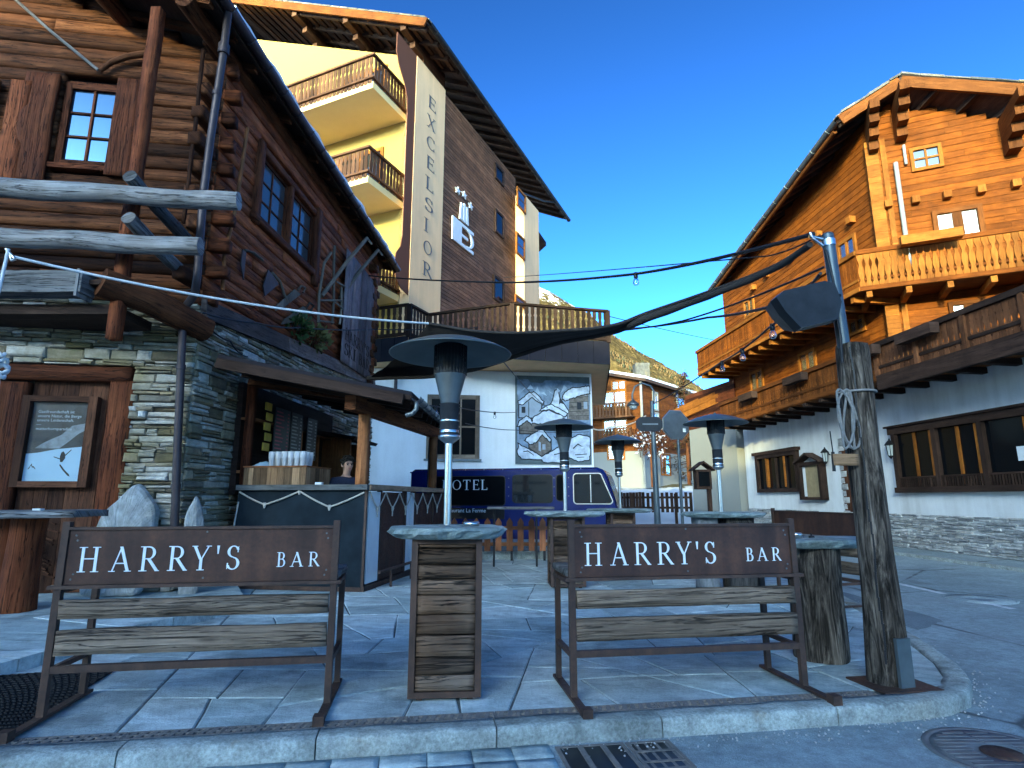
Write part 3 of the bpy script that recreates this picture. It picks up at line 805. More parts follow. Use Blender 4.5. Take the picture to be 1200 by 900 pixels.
def put_text(m, txt, o, u, v, h, gap=.12, d=.004, widths=1.0):
    x = 0; u = Vector(u).normalized()
    for ch in txt:
        if ch == ' ': x += h * .5; continue
        w = glyph(ch)[0] * h * widths
        put_glyph(m, ch, Vector(o) + u * x, u, v, w, h, d); x += w + gap * h
    return x
def small_text(name, body, M, size, mat, parent, align='LEFT', ext=.0008):
    c = bpy.data.curves.new(name, 'FONT'); c.body = body; c.size = size; c.align_x = align; c.extrude = ext; c.resolution_u = 2; c.space_line = 1.05
    o = bpy.data.objects.new(name, c); COL.objects.link(o); bpy.context.view_layer.update()
    dg = bpy.context.evaluated_depsgraph_get(); me = bpy.data.meshes.new_from_object(o.evaluated_get(dg))
    bpy.data.objects.remove(o); me.materials.clear(); me.materials.append(mat)
    q = bpy.data.objects.new(name, me); COL.objects.link(q); q.parent = parent
    me.transform(WM[parent.name].inverted() @ M)
    WM[q.name] = WM[parent.name].copy(); return q
def basis(o, u, v):
    u = Vector(u).normalized(); v = Vector(v).normalized(); n = u.cross(v)
    return Matrix(((u.x, v.x, n.x, o[0]), (u.y, v.y, n.y, o[1]), (u.z, v.z, n.z, o[2]), (0, 0, 0, 1)))

# ================================================================ BENCHES WITH THE NAME BOARD
BW = .79
def bench(label, c, rz, sign=True):
    t = thing('bar_bench', label, 'bench', c, rz, 'tall rusty steel bar benches')
    M = frame(c, rz)
    m = MB(M)
    for sx in (-1, 1): m.box(sx * BW - .02, sx * BW + .02, -.02, .02, .012, 1.11)
    for sx in (-1, 1): m.beam((sx * BW, -.27, .018), (sx * BW, .50, .018), .05, .018)
    for sx in (-1, 1): m.box(sx * BW - .03, sx * BW + .03, -.33, -.265, .0, .055)
    m.box(-BW + .02, BW - .02, -.018, .018, .255, .295)
    m.box(-BW - .05, BW + .05, -.035, .035, .722, .742)
    m.box(-BW + .02, BW - .02, -.02, .02, 1.062, 1.078)
    m.build('steel_frame', M_rustbar, t)
    for sx in (-1, 1):
        m = MB(M); m.box(sx * BW - .018, sx * BW + .018, .40, .436, .027, .735); m.box(sx * BW - .015, sx * BW + .015, .02, .40, .25, .28); m.box(sx * BW - .015, sx * BW + .015, .035, .5, .695, .72); m.build('rear_leg', M_rustbar, t)
    for z0, z1, yy in ((.545, .665, .0), (.345, .495, .0)):
        m = MB(M); m.rough(-BW + .024, BW - .024, yy - .028, yy + .028, z0, z1, .06, .009, 5); m.build('lower_slat', W_plank, t)
    for k in range(2):
        m = MB(M); m.rough(-BW - .02, BW + .02, .06 + k * .235, .28 + k * .235, .744, .785, .08, .006, 5); m.build('seat', W_grey, t)
    m = MB(M); m.box(-BW + .022, BW - .022, -.008, 0, .744, 1.061); b = m.build('name_board', M_rust, t)
    m = MB(M)
    for x in (-BW + .06, BW - .06, 0):
        for z in ((.775, .805, 1.0, 1.03) if x else (.77, 1.045)):
            o_ = (x + (.0 if z in (.775, 1.03) else .01), -.008, z)
            m.tube([o_, (o_[0], -.013, z)], .006, 8)
    m.build('bolt', M_galv, b)
    if sign:
        m = MB(M); u, v = M.to_3x3() @ Vector((1, 0, 0)), Vector((0, 0, 1))
        m.M = Matrix.Identity(4)
        for ch, x0, x1 in (('H', -.705, -.582), ('A', -.529, -.405), ('R', -.364, -.255), ('R', -.203, -.095), ('Y', -.067, .045), ("'", .07, .1), ('S', .134, .218)):
            put_glyph(m, ch, M @ Vector((x0, -.0085, .815)), u, v, x1 - x0, .146)
        for ch, x0, x1 in (('B', .435, .49), ('A', .517, .597), ('R', .627, .692)):
            put_glyph(m, ch, M @ Vector((x0, -.0085, .828)), u, v, x1 - x0, .088)
        m.build('lettering', M_letter, b)
    return t
bench('rusty steel bar bench reading Harrys Bar standing partly on the black mat', (-1.91, 3.75, 0), R(8.5))
bench('rusty steel bar bench reading Harrys Bar standing beside the thick wooden post', (1.17, 4.09, 0), R(8.5))
c3 = Vector((3.98, 7.95, 0)); bench('rusty bar bench turned with its slatted front towards the trunk table', c3, R(102), False)

# ================================================================ PATIO HEATERS AND HIGH TABLES
def slab_top(m, c, rx, ry, z0, z1, n=44, square=.0, seed=0.0):
    def ring(k, z, wob=1.0):
        out = []
        for i in range(n):
            a = 2 * PI * i / n; ca, sa = math.cos(a), math.sin(a)
            sq = 1 / max(abs(ca), abs(sa)); f = 1 + (sq - 1) * square
            w = 1 + .10 * noise.noise(Vector((ca * 1.6 + seed, sa * 1.6, seed))) + .05 * noise.noise(Vector((ca * 5 + seed, sa * 5, z * 30))) * wob
            out.append(Vector((c[0] + ca * rx * f * w * k, c[1] + sa * ry * f * w * k, z + .006 * noise.noise(Vector((ca * 4, sa * 4, seed + z))))))
        return out
    h = z1 - z0
    rings = [ring(.0, z0), ring(.86, z0), ring(.93, z0 + h * .2, 2), ring(.985, z0 + h * .5, 2.5), ring(.99, z0 + h * .75, 2), ring(.975, z1 - .006), ring(.95, z1), ring(.6, z1 + .002), ring(.0, z1 + .003)]
    rings = [r_ + [r_[0]] for r_ in rings]
    m.grid(rings, False)
def heater(c, z0, label):
    t = thing('patio_heater', label, 'patio heater', (c[0], c[1], z0), 0, 'mushroom shaped patio heaters on the high tables')
    M = frame((c[0], c[1], 0)); zz = lambda z: z
    m = MB(M); m.lathe((0, 0, 0), [(.027, z0 - .01), (.027, 1.66)], 16); m.lathe((0, 0, 0), [(.027, 1.64), (.055, 1.66), (.078, 1.68), (.08, 1.70), (.06, 1.705)], 20); m.lathe((0, 0, 0), [(.06, z0 + .0), (.06, z0 + .006), (.032, z0 + .008)], 20); m.build('pole', M_steel, t)
    m = MB(M); m.lathe((0, 0, 0), [(.07, 1.70), (.07, 1.925), (.075, 1.93), (.06, 1.935)], 20); b = m.build('burner_housing', M_blackpaint, t)
    m = MB(M); m.lathe((0, 0, 0), [(.0712, 1.80), (.0718, 1.805), (.0712, 1.81)], 20); m.lathe((0, 0, 0), [(.0715, 1.72), (.0715, 1.735), (.07, 1.738)], 20); m.build('control_knob', M_steel, b)
    m = MB(M)
    m.lathe((0, 0, 0), [(.066, 1.935), (.085, 2.02), (.118, 2.15)], 24)
    m.build('reflector_cone', M_galv, t)
    m = MB(M)
    for k in range(30):
        a = 2 * PI * k / 30; m.beam((math.cos(a) * .118, math.sin(a) * .118, 2.15), (math.cos(a) * .118, math.sin(a) * .118, 2.37), .011, .004)
    for k in range(6): m.lathe((0, 0, 0), [(.1195, 2.155 + k * .038), (.1195, 2.165 + k * .038)], 24)
    m.lathe((0, 0, 0), [(.10, 2.15), (.10, 2.38)], 20)
    m.build('emitter_screen', M_iron, t)
    m = MB(M)
    pr = [(.002, 2.44), (.1, 2.432), (.16, 2.413), (.18, 2.413), (.26, 2.385), (.28, 2.386), (.36, 2.35), (.38, 2.348), (.445, 2.315), (.456, 2.308), (.452, 2.302), (.44, 2.306), (.36, 2.342), (.28, 2.377), (.18, 2.404), (.1, 2.424), (.002, 2.43)]
    m.lathe((0, 0, 0), pr, 48); m.lathe((0, 0, 0), [(.02, 2.43), (.02, 2.46), (.0, 2.465)], 10)
    m.build('hood', M_hood, t)
    return t
def plank_table(c, rz, w, d, label, rx, ry, seed, square=.2, group=True):
    t = thing('high_table', label, 'table', (c[0], c[1], 0), rz, 'high bar tables with stone tops' if group else None)
    M = frame((c[0], c[1], 0), rz); m = MB(M); h = .985
    for sx in (-1, 1):
        for sy in (-1, 1): m.box(sx * w / 2 - .02, sx * w / 2 + .02, sy * d / 2 - .02, sy * d / 2 + .02, .02, h)
    for sy in (-1, 1):
        for z in (.02, h - .03): m.box(-w / 2 + .02, w / 2 - .02, sy * d / 2 - .018, sy * d / 2 + .018, z, z + .035)
    for sx in (-1, 1):
        for z in (.02, h - .03): m.box(sx * w / 2 - .018, sx * w / 2 + .018, -d / 2 + .02, d / 2 - .02, z, z + .035)
    for sx in (-1, 1):
        for sy in (-1, 1): m.box(sx * w * .38 - .02, sx * w * .38 + .02, sy * d * .4 - .02, sy * d * .4 + .02, 0, .022)
    m.build('steel_frame', M_rustbar, t)
    for side in range(4):
        m = MB(M); z = .056
        while z < h - .05:
            k = min(rnd.uniform(.09, .15), h - .032 - z)
            if side < 2:
                y = (-1, 1)[side] * (d / 2 - .006); m.rough(-w / 2 + .021, w / 2 - .021, y - .012, y + .012, z, z + k - .003, .05, .004, 7)
            else:
                x = (-1, 1)[side - 2] * (w / 2 - .006); m.rough(x - .012, x + .012, -d / 2 + .021, d / 2 - .021, z, z + k - .003, .05, .004, 7, along=1)
            z += k
        m.build('plank_side', W_table, t)
    m = MB(M); slab_top(m, (0, 0), rx, ry, .987, 1.06, square=square, seed=seed); m.build('stone_top', M_slab, t)
    return t
plank_table((-.44, 4.17), R(4), .42, .38, 'plank clad high table with slate top standing between the two lettered benches', .40, .33, 1.3)
heater((-.46, 4.25), 1.058, 'nearest patio heater with its wide hood, standing between the two lettered benches')
tA = gr(661, 683); A2 = (.79, 8.85)
plank_table(A2, R(3), .46, .42, 'plank clad high table with slate top behind the second lettered bench', .62, .42, 4.1)
heater((A2[0], A2[1]), 1.058, 'patio heater in front of the snow village mural')
B2 = (2.03, 11.2)
plank_table(B2, R(3), .42, .4, 'plank clad high table with slate top standing farthest back by the blue van', .6, .42, 8.6)
heater((B2[0], B2[1]), 1.058, 'patio heater farthest back, beside the windscreen of the blue van')
C2 = (2.93, 8.35)
t = thing('stone_table', 'low heavy stone slab table on stone blocks by the road', 'table', (C2[0], C2[1], 0), 0)
m = MB(frame((C2[0], C2[1], 0))); slab_top(m, (0, 0), .56, .38, .99, 1.06, square=.5, seed=12.0); m.build('stone_top', M_slab, t)
for x0, x1 in ((-.38, -.13), (.0, .38)):
    m = MB(frame((C2[0], C2[1], 0))); m.rough(x0, x1, -.22, .22, 0, .995, .1, .03, 4, 2); m.build('pedestal', M_stone2 if x0 < 0 else W_post, t)
heater(C2, 1.058, 'patio heater in front of the white chalet wall, on the stone slab table')
# trunk table
tc = (2.47, 4.98)
t = thing('trunk_table', 'high table on a single thick tree trunk beside the wooden post', 'table', (tc[0], tc[1], 0), 0)
m = MB(frame((tc[0], tc[1], 0)))
m.tube([(0, 0, z) for z in (0, .03, .12, .25, .4, .55, .7, .86)], [.2, .205, .2, .195, .19, .19, .195, .2], 26, wob=.14); m.build('trunk', W_gnarl, t)
m = MB(frame((tc[0], tc[1], 0), R(8))); slab_top(m, (.12, 0), .46, .27, .858, .925, square=.75, seed=21.0); m.build('slab_top', M_slab, t)
def ashtray(p, r, label, h=.045):
    t = thing('ashtray', label, 'ashtray', p)
    m = MB(frame(p)); m.lathe((0, 0, 0), [(.0, .001), (r, .001), (r, h * .8), (r - .006, h), (r - .014, h), (r - .016, .012), (0, .012)], 24); m.build('bowl', M_steel, t)
    m = MB(frame(p)); m.lathe((0, 0, 0), [(r + .001, h * .45), (r + .002, h * .5), (r + .001, h * .55)], 24); m.build('band', M_iron, t)
ashtray((tc[0] - .13, tc[1] - .02, .927), .05, 'round metal ashtray on the trunk table')
ashtray((-.28, 4.12, 1.062), .055, 'low round metal ashtray on the slate top between the lettered benches', .03)
m = MB(); m.lathe((tc[0] + .02, tc[1] + .02, .926), [(0, .02), (.022, .018), (.026, .0), (0, 0)], 12); m.tube([(tc[0] + .02, tc[1] + .02, .94), (tc[0] + .018, tc[1] + .02, .965)], .006, 8)
tag(m.build('salt_shaker', M_iron, None, (tc[0] + .02, tc[1] + .02, .926)), 'tiny dark knob shaped object on the trunk table', 'shaker')
# left table
lt = thing('log_table', 'grey plank table on a split reddish log against the stone house', 'table', (-5.1, 6.5, .1), 0)
m = MB(); m.rough(-6.3, -4.42, 6.0, 6.55, 1.055, 1.125, .08, .012, 4); m.build('plank_top', W_grey, lt)
m = MB(); m.tube([(-5.18, 6.42, z) for z in (.09, .3, .6, .9, 1.057)], [.17, .165, .16, .165, .17], 14, wob=.14); m.tube([(-5.42, 6.46, z) for z in (.09, .3, .6, .9, 1.057)], .13, 12, wob=.15); m.build('log_leg', W_logred, lt)
m = MB(); m.box(-4.95, -4.87, 6.15, 6.21, 1.126, 1.145); tag(m.build('matchbox', M_whitepaint, None, (-4.91, 6.18, 1.126)), 'small pale box lying on the grey plank table', 'box')

# ================================================================ WOODEN POST WITH STEEL POLE AND LOUDSPEAKER
pc = Vector((2.60, 4.33, 0))
t = thing('wooden_post', 'thick cracked round timber post with grey steel pole standing at the kerb corner', 'post', pc)
m = MB(frame(pc))
Z = [0, .05, .2, .4, .6, .8, 1.0, 1.2, 1.4, 1.6, 1.8, 2.0, 2.2, 2.36, 2.40, 2.41]
m.tube([(0, 0, z) for z in Z], [.138, .135, .129, .124, .120, .118, .117, .116, .115, .114, .114, .114, .114, .113, .107, .08], 44, wob=.12); m.build('timber', W_gnarl, t)
m = MB(frame(pc, R(-28)))
for k in range(26):
    a = -PI / 2 - .12 + .05 * math.sin(k * .9); z = .15 + k * .085
    m.beam((math.cos(a) * (.127 - .0072 * z), math.sin(a) * (.127 - .0072 * z), z), (math.cos(a + .02) * (.127 - .0072 * z), math.sin(a + .02) * (.127 - .0072 * z), z + .09), .014, .012)
m.build('drying_crack', M_black, t)
m = MB(frame(pc, R(-74))); m.box(.122, .146, -.06, .055, .012, .32); b = m.build('steel_plate', M_galv, t)
m = MB(frame(pc, R(9))); m.box(-.22, .22, -.21, .15, .0, .012); m.build('base_plate', M_rustbar, t)
lean = Vector((-.035, 0, 1)).normalized(); p0 = pc + Vector((-.06, -.02, 2.2)); p1 = p0 + lean * 1.1
m = MB(); m.tube([p0, p1], .045, 20); m.tube([p1, p1 + lean * .012], [.047, .035], 20); m.build('steel_pole', M_pole, t)
m = MB(); q = p0 + lean * 1.03
m.tube([q - lean * .025, q + lean * .025], .051, 16); m.tube([q + Vector((-.05, -.01, .03)), q + Vector((-.16, -.02, .05))], .014, 8); m.tube([q + Vector((-.07, -.04, -.04)), q + Vector((-.15, -.05, .02)), q + Vector((-.16, -.04, .07))], .011, 8); m.build('pole_clamp', M_steel, t)
POLE_TOP = q + Vector((-.12, -.02, .04))
# loudspeaker
def hexprism(m, o, front, backp, d): pass
sc_ = at(938, 362, 4.28)
t = thing('loudspeaker', 'black wedge shaped loudspeaker hanging from the steel pole', 'loudspeaker', sc_, 0)
m = MB(frame(sc_) @ Matrix.Rotation(R(-14), 4, 'Y'))
F = [(-.235, -.02), (-.15, -.20), (.13, -.20), (.235, -.04), (.225, .12), (-.235, .12)]
F = [(-.23, .10), (-.20, -.02), (-.13, -.17), (.16, -.17), (.23, -.05), (.23, .10), (.16, .135), (-.16, .135)]
fr_ = [(x, -.15, z) for x, z in F]; md = [(x * 1.02, -.05, z * 1.02) for x, z in F]; bk = [(x * .8, .15, z * .72 + .02) for x, z in F]
n = len(F); m.add(fr_ + md + bk, [tuple(range(n))] + [(k + o + n, (k + 1) % n + o + n, (k + 1) % n + o, k + o) for o in (0, n) for k in range(n)] + [tuple(range(3 * n - 1, 2 * n - 1, -1))]); m.build('cabinet', M_black, t)
m = MB(frame(sc_) @ Matrix.Rotation(R(-14), 4, 'Y')); m.add([(x * .9, -.153, z * .88) for x, z in F], [tuple(range(n))]); m.build('front_grille', M_iron, t)
m = MB(); pp = p0 + lean * .62
m.beam(sc_ + Vector((.18, .0, .06)), pp + Vector((-.03, 0, .1)), .03, .012); m.beam(sc_ + Vector((.2, .02, -.12)), pp + Vector((-.03, 0, -.2)), .03, .012); m.tube([sc_ + Vector((.13, -.1, .1)), sc_ + Vector((.26, -.1, .08)), sc_ + Vector((.27, -.02, .0))], .008, 8); m.build('bracket', M_iron, t)
m = MB(); m.tube([p0 + lean * .95 + Vector((-.06, -.05, 0)), p0 + lean * .7 + Vector((-.04, -.055, 0)), p0 + lean * .5 + Vector((-.06, -.055, 0)), p0 + lean * .25 + Vector((-.05, -.055, 0)), p0 + lean * .05 + Vector((-.06, -.05, .0))], .011, 8)
tag(m.build('hanging_cable', M_cable, None, p0), 'thick black cable dangling beside the steel pole', 'cable')
# rope loop and little plank hung on the post
m = MB()
b0 = pc + Vector((-.11, -.09, 2.02))
for dx in (-.015, .012, .035):
    pts = []
    for k in range(17):
        a = 2 * PI * k / 16; pts.append(b0 + Vector((dx - .045 + .05 * math.sin(a) + .02 * math.sin(a * 2 + dx * 90), -.01 + dx * .3, -.20 + .22 * math.cos(a))))
    m.tube(pts, .009, 8, cap=False)
m.tube([pc + Vector((.128 * math.cos(a), .128 * math.sin(a), 2.03)) for a in [2 * PI * k / 24 for k in range(25)]], .009, 8, cap=False)
tag(m.build('rope_coil', M_coil, None, b0), 'looped pale rope hanging on the side of the wooden post', 'rope')
t = thing('hanging_plank', 'small worn wooden plank hanging by a strap beside the wooden post', 'sign', b0 + Vector((-.1, 0, -.5)))
m = MB(); q = b0 + Vector((-.07, 0, -.49)); m.rough(q.x - .10, q.x + .08, q.y - .015, q.y + .015, q.z - .055, q.z + .04, .03, .006, 9); m.build('plank', W_crate, t)
m = MB(); m.beam(q + Vector((-.095, 0, .05)), q + Vector((-.1, 0, .2)), .006, .006); m.beam(q + Vector((-.1, 0, -.09)), q + Vector((-.095, 0, .05)), .012, .02); m.beam(q + Vector((.0, 0, .04)), q + Vector((.0, 0, .15)), .008, .008); m.build('strap', M_iron, t)

# ================================================================ shared building pieces
def wbox(m, a0, a1, b0, b1, z0, z1, j=0.0): m.box(a0, a1, b0, b1, z0, z1, j)
def window(parent, W, r, nx=2, ny=2, fm=None, gm=None, b=0.0, fw=.07, mw=.03, proud=.07, curtain=None, sill=False, glassb=.012, nm='window'):
    a0, a1, z0, z1 = r
    m = MB(W.M)
    m.box(a0, a0 + fw, b - .02, b + proud, z0, z1); m.box(a1 - fw, a1, b - .02, b + proud, z0, z1)
    m.box(a0 + fw, a1 - fw, b - .02, b + proud, z1 - fw, z1); m.box(a0 + fw, a1 - fw, b - .02, b + proud, z0, z0 + fw)
    for i in range(1, nx):
        x = a0 + fw + (a1 - a0 - 2 * fw) * i / nx; m.box(x - mw / 2, x + mw / 2, b - .01, b + proud * .7, z0 + fw, z1 - fw)
    for i in range(1, ny):
        z = z0 + fw + (z1 - z0 - 2 * fw) * i / ny; m.box(a0 + fw, a1 - fw, b - .01, b + proud * .68, z - mw / 2, z + mw / 2)
    f = m.build(nm, fm, parent)
    m = MB(W.M); gb = b + glassb
    m.box(a0 + fw * .9, a1 - fw * .9, gb, gb + .006, z0 + fw * .9, z1 - fw * .9); m.build('pane', gm, f)
    if curtain:
        m = MB(W.M)
        for s_ in (0, 1):
            x0 = a0 + fw + .004; x1 = a1 - fw - .004; mid = (x0 + x1) / 2
            xa, xb = (x0, mid - (x1 - x0) * .04) if s_ == 0 else (mid + (x1 - x0) * .04, x1)
            k = 14; rows = []
            for z in (z0 + fw, z1 - fw): rows.append([Vector((xa + (xb - xa) * i / k, gb - .012 + .007 * (i % 2), z)) for i in range(k + 1)])
            m.grid(rows, True)
        m.build('curtain', curtain, f)
        m = MB(W.M); m.box(a0 + fw, a1 - fw, b + .0005, b + .002, z0 + fw, z1 - fw); m.build('dark_interior', M_black, f)
    if sill:
        m = MB(W.M); m.box(a0 - .06, a1 + .06, b, b + proud + .06, z0 - .06, z0 - .002); m.build('sill', sill, f)
    return f
VASE = [(0, .5), (.10, .5), (.14, .36), (.22, .26), (.34, .44), (.46, .5), (.58, .4), (.68, .24), (.78, .3), (.86, .5), (1, .5)]
PLANK = [(0, .5), (.2, .5), (.26, .34), (.34, .5), (.62, .5), (.70, .32), (.78, .5), (1, .5)]
def balusters(m, p0, p1, z0, z1, w=.13, pitch=.155, prof=VASE, th=.025):
    p0 = Vector(p0); p1 = Vector(p1); p0.z = p1.z = 0; L = (p1 - p0).length; d = (p1 - p0) / L
    n = max(1, int(L / pitch)); s = L / n
    for i in range(n):
        c = s * (i + .5)
        poly = [(c + h * w, z0 + (z1 - z0) * t) for t, h in prof] + [(c - h * w, z0 + (z1 - z0) * t) for t, h in prof[::-1]]
        m.prism(p0 + Vector((0, 0, 0)), d, (0, 0, 1), poly, th)
def stones(m, a0, a1, z0, z1, holes=(), b0=-.06, dep=.03, hr=(.05, .14), lr=(.10, .5), gap=.009):
    z = z0
    while z < z1 - .02:
        h = min(rnd.uniform(*hr), z1 - z)
        if z1 - z - h < .04: h = z1 - z
        a = a0 - rnd.uniform(0, .1)
        while a < a1 - .01:
            L = rnd.uniform(*lr); e = min(a + L, a1)
            if a1 - e < .07: e = a1
            s0, s1 = max(a, a0), e
            sub = [(z, z + h)]
            if h > .075 and rnd.random() < .5:
                k_ = rnd.uniform(.3, .7); sub = [(z, z + h * k_), (z + h * k_, z + h)]
                if h > .12 and rnd.random() < .4: sub = [(z, z + h * .3), (z + h * .3, z + h * .62), (z + h * .62, z + h)]
            segs = [(s0, s1)]
            for (h0, h1, y0, y1) in holes:
                if z + h > y0 + .01 and z < y1 - .01:
                    new = []
                    for q0, q1 in segs:
                        if q1 <= h0 or q0 >= h1: new.append((q0, q1))
                        else:
                            if q0 < h0 - .03: new.append((q0, h0))
                            if q1 > h1 + .03: new.append((h1, q1))
                    segs = new
            for q0, q1 in segs:
                if q1 - q0 < .03: continue
                for y0, y1 in sub: m.stone(q0 + gap / 2, q1 - gap / 2, y0 + gap / 2, y1 - gap / 2, b0, rnd.uniform(0, dep) + .01)
            a = e
        z += h
def halfpipe(m, p0, p1, r, n=8, seg=.55):
    p0 = Vector(p0); p1 = Vector(p1); d = (p1 - p0).normalized(); s = d.cross(Vector((0, 0, 1))).normalized(); u = s.cross(d)
    rows = []
    for p in (p0, p1): rows.append([p + s * (r * math.cos(PI + PI * k / n)) + u * (r * math.sin(PI + PI * k / n)) for k in range(n + 1)])
    m.grid(rows, True)
    L = (p1 - p0).length; k = seg / 2
    while k < L:
        q = p0 + d * k
        pts = [q + s * (r * 1.06 * math.cos(PI + PI * j / n)) + u * (r * 1.06 * math.sin(PI + PI * j / n)) for j in range(n + 1)]
        m.tube(pts, .012, 6); k += seg

# ================================================================ STONE AND LOG HOUSE (left)
HC = (-4.3, 7.7)
LF = Wall(HC, math.atan2(.989, .15)); LS = Wall(HC, math.atan2(.058, .998))
lh = thing('log_house', 'old chalet of dry stone below and dark squared logs above, behind the bar', 'house', (HC[0], HC[1], 0))
RS = .31; WT = 7.93
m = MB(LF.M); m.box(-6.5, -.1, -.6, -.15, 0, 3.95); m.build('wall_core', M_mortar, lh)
dr_ = LF.rect(-6, 445, 118, 625); door = (-3.2, LF.p(118, 520)[0], 0, LF.p(75, 446)[1])
lint = LF.rect(-10, 428, 155, 446)
m = MB(LF.M)
stones(m, -6.4, -.0, .1, 3.86, [(-9, LF.p(148, 520)[0], 0, LF.p(75, 428)[1]), (-9, lint[1], lint[2], lint[3])], b0=-.16, dep=.075)
m.build('stone_wall', M_stone, lh)
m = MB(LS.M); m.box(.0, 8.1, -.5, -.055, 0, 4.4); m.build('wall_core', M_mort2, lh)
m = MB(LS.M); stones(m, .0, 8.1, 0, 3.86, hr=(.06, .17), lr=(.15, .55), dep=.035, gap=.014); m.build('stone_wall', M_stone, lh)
# door recess
m = MB(LF.M)
jr = LF.rect(118, 446, 148, 640)
m.rough(jr[0], jr[1], -.1, .03, .1, jr[3] - .01, .1, .01, 5, 2)
jl = LF.rect(-30, 446, 20, 640); m.rough(jl[0], jl[1], -.1, .02, .1, jl[3] - .01, .1, .01, 5, 2)
m.rough(lint[0] - .3, lint[1], -.12, .045, lint[2], lint[3], .1, .012, 4)
m.build('door_frame', W_logred, lh)
m = MB(LF.M); a = jl[1]
while a < jr[0] - .01:
    w = min(rnd.uniform(.13, .2), jr[0] - a); m.box(a + .003, a + w - .003, -.14, -.085, .1, jr[3]); a += w
for k in range(14):
    m.beam((jl[1] + .02, -.075, .5 + k * .045), ((jl[1] + jr[0]) / 2 + rnd.uniform(-.1, .1), -.07, .28 + k * .05), .03, .02)
dd = m.build('door', W_door, lh)
# poster case
pr = LF.rect(22, 464, 106, 571)
pt = thing('poster_case', 'framed mountain poster with a skier on snow, in a dark wooden case on the door', 'poster', LF.w(pr[0], 0, pr[2]))
m = MB(LF.M); f = .075
m.box(pr[0] - .02, pr[0] + f, -.08, .03, pr[2], pr[3]); m.box(pr[1] - f, pr[1] + .03, -.08, .03, pr[2], pr[3]); m.box(pr[0] + f, pr[1] - f, -.08, .03, pr[3] - f, pr[3]); m.box(pr[0] + f, pr[1] - f, -.08, .03, pr[2], pr[2] + f)
m.build('case_frame', W_door, pt)
m = MB(LF.M); m.box(pr[0] + f, pr[1] - f, -.075, -.05, pr[2] + f, pr[3] - f)
def mat_poster():
    t = NT('poster_print'); o = t.coord(); n = t.noise(t.mapping(o, (1, 1, 2)), 2.2, 6, .6)
    return t.bsdf(t.ramp(n, [(.3, (.05, .054, .055)), (.7, (.10, .108, .11))]), .25)
sheet = m.build('sheet', mat_poster(), pt)
P0 = LF.w(pr[0] + f, -.049, pr[2] + f); U = LF.d; V = Vector((0, 0, 1)); pw = pr[1] - pr[0] - 2 * f; ph = pr[3] - pr[2] - 2 * f
def poly(name, pts, mat, k, par=sheet):
    m = MB(); m.prism(P0 + LF.n * (.0006 * k), U, V, [(x * pw, y * ph) for x, y in pts], .0005); return m.build(name, mat, par)
M_pm1 = mat_plain('poster_rock_dark', (.045, .05, .052), .3, 0, .6, 6, 0); M_pm2 = mat_plain('poster_rock_light', (.30, .32, .33), .3, 0, .5, 9, 0)
M_psnow = mat_plain('poster_snow', (.50, .66, .76), .3, 0, .05, 3, 0); M_pdark = mat_plain('poster_ink', (.012, .014, .016), .4, 0, .1, 5, 0)
poly('mountain_print', [(.13, .42), (1, .42), (1, .97), (.9, .93), (.8, 1.0), (.62, .8), (.45, .66), (.28, .52)], M_pm1, 1)
poly('ridge_print', [(.13, .41), (.55, .41), (.7, .5), (.85, .6), (1, .66), (1, .74), (.85, .72), (.72, .7), (.55, .58), (.4, .53), (.25, .47)], M_pm2, 2)
poly('snow_print', [(0, 0), (1, 0), (1, .44), (.5, .40), (.2, .355), (0, .34)], M_psnow, 3)
poly('skier_print', [(.60, .24), (.64, .24), (.68, .29), (.665, .345), (.635, .375), (.6, .36), (.585, .31)], M_pdark, 4)
poly('skier_print', [(.655, .3), (.77, .39), (.765, .40), (.645, .315)], M_pdark, 5)
poly('skier_print', [(.48, .30), (.60, .27), (.60, .283), (.48, .31)], M_pdark, 5)
poly('shadow_print', [(.60, .22), (.64, .19), (.70, .14), (.78, .09), (.80, .06), (.76, .07), (.66, .14), (.6, .195)], M_pdark, 4)
poly('emblem_print', [(.07, .15), (.09, .15), (.12, .2), (.135, .17), (.16, .17), (.2, .145), (.2, .155), (.165, .185), (.14, .185), (.125, .22)], M_pdark, 4)
small_text('print_text', 'Gastfreundschaft ist\nunsere Natur, die Berge\nunsere Leidenschaft.\n—\nmatterhornparadise', basis(P0 + U * (.1 * pw) + V * (.86 * ph) + LF.n * .0035, U, V), ph * .052, M_whitepaint, sheet)
m = MB(LF.M); m.box(pr[0] + f - .005, pr[1] - f + .005, -.02, -.016, pr[2] + f - .005, pr[3] - f + .005); m.build('glass_front', M_clear, pt)

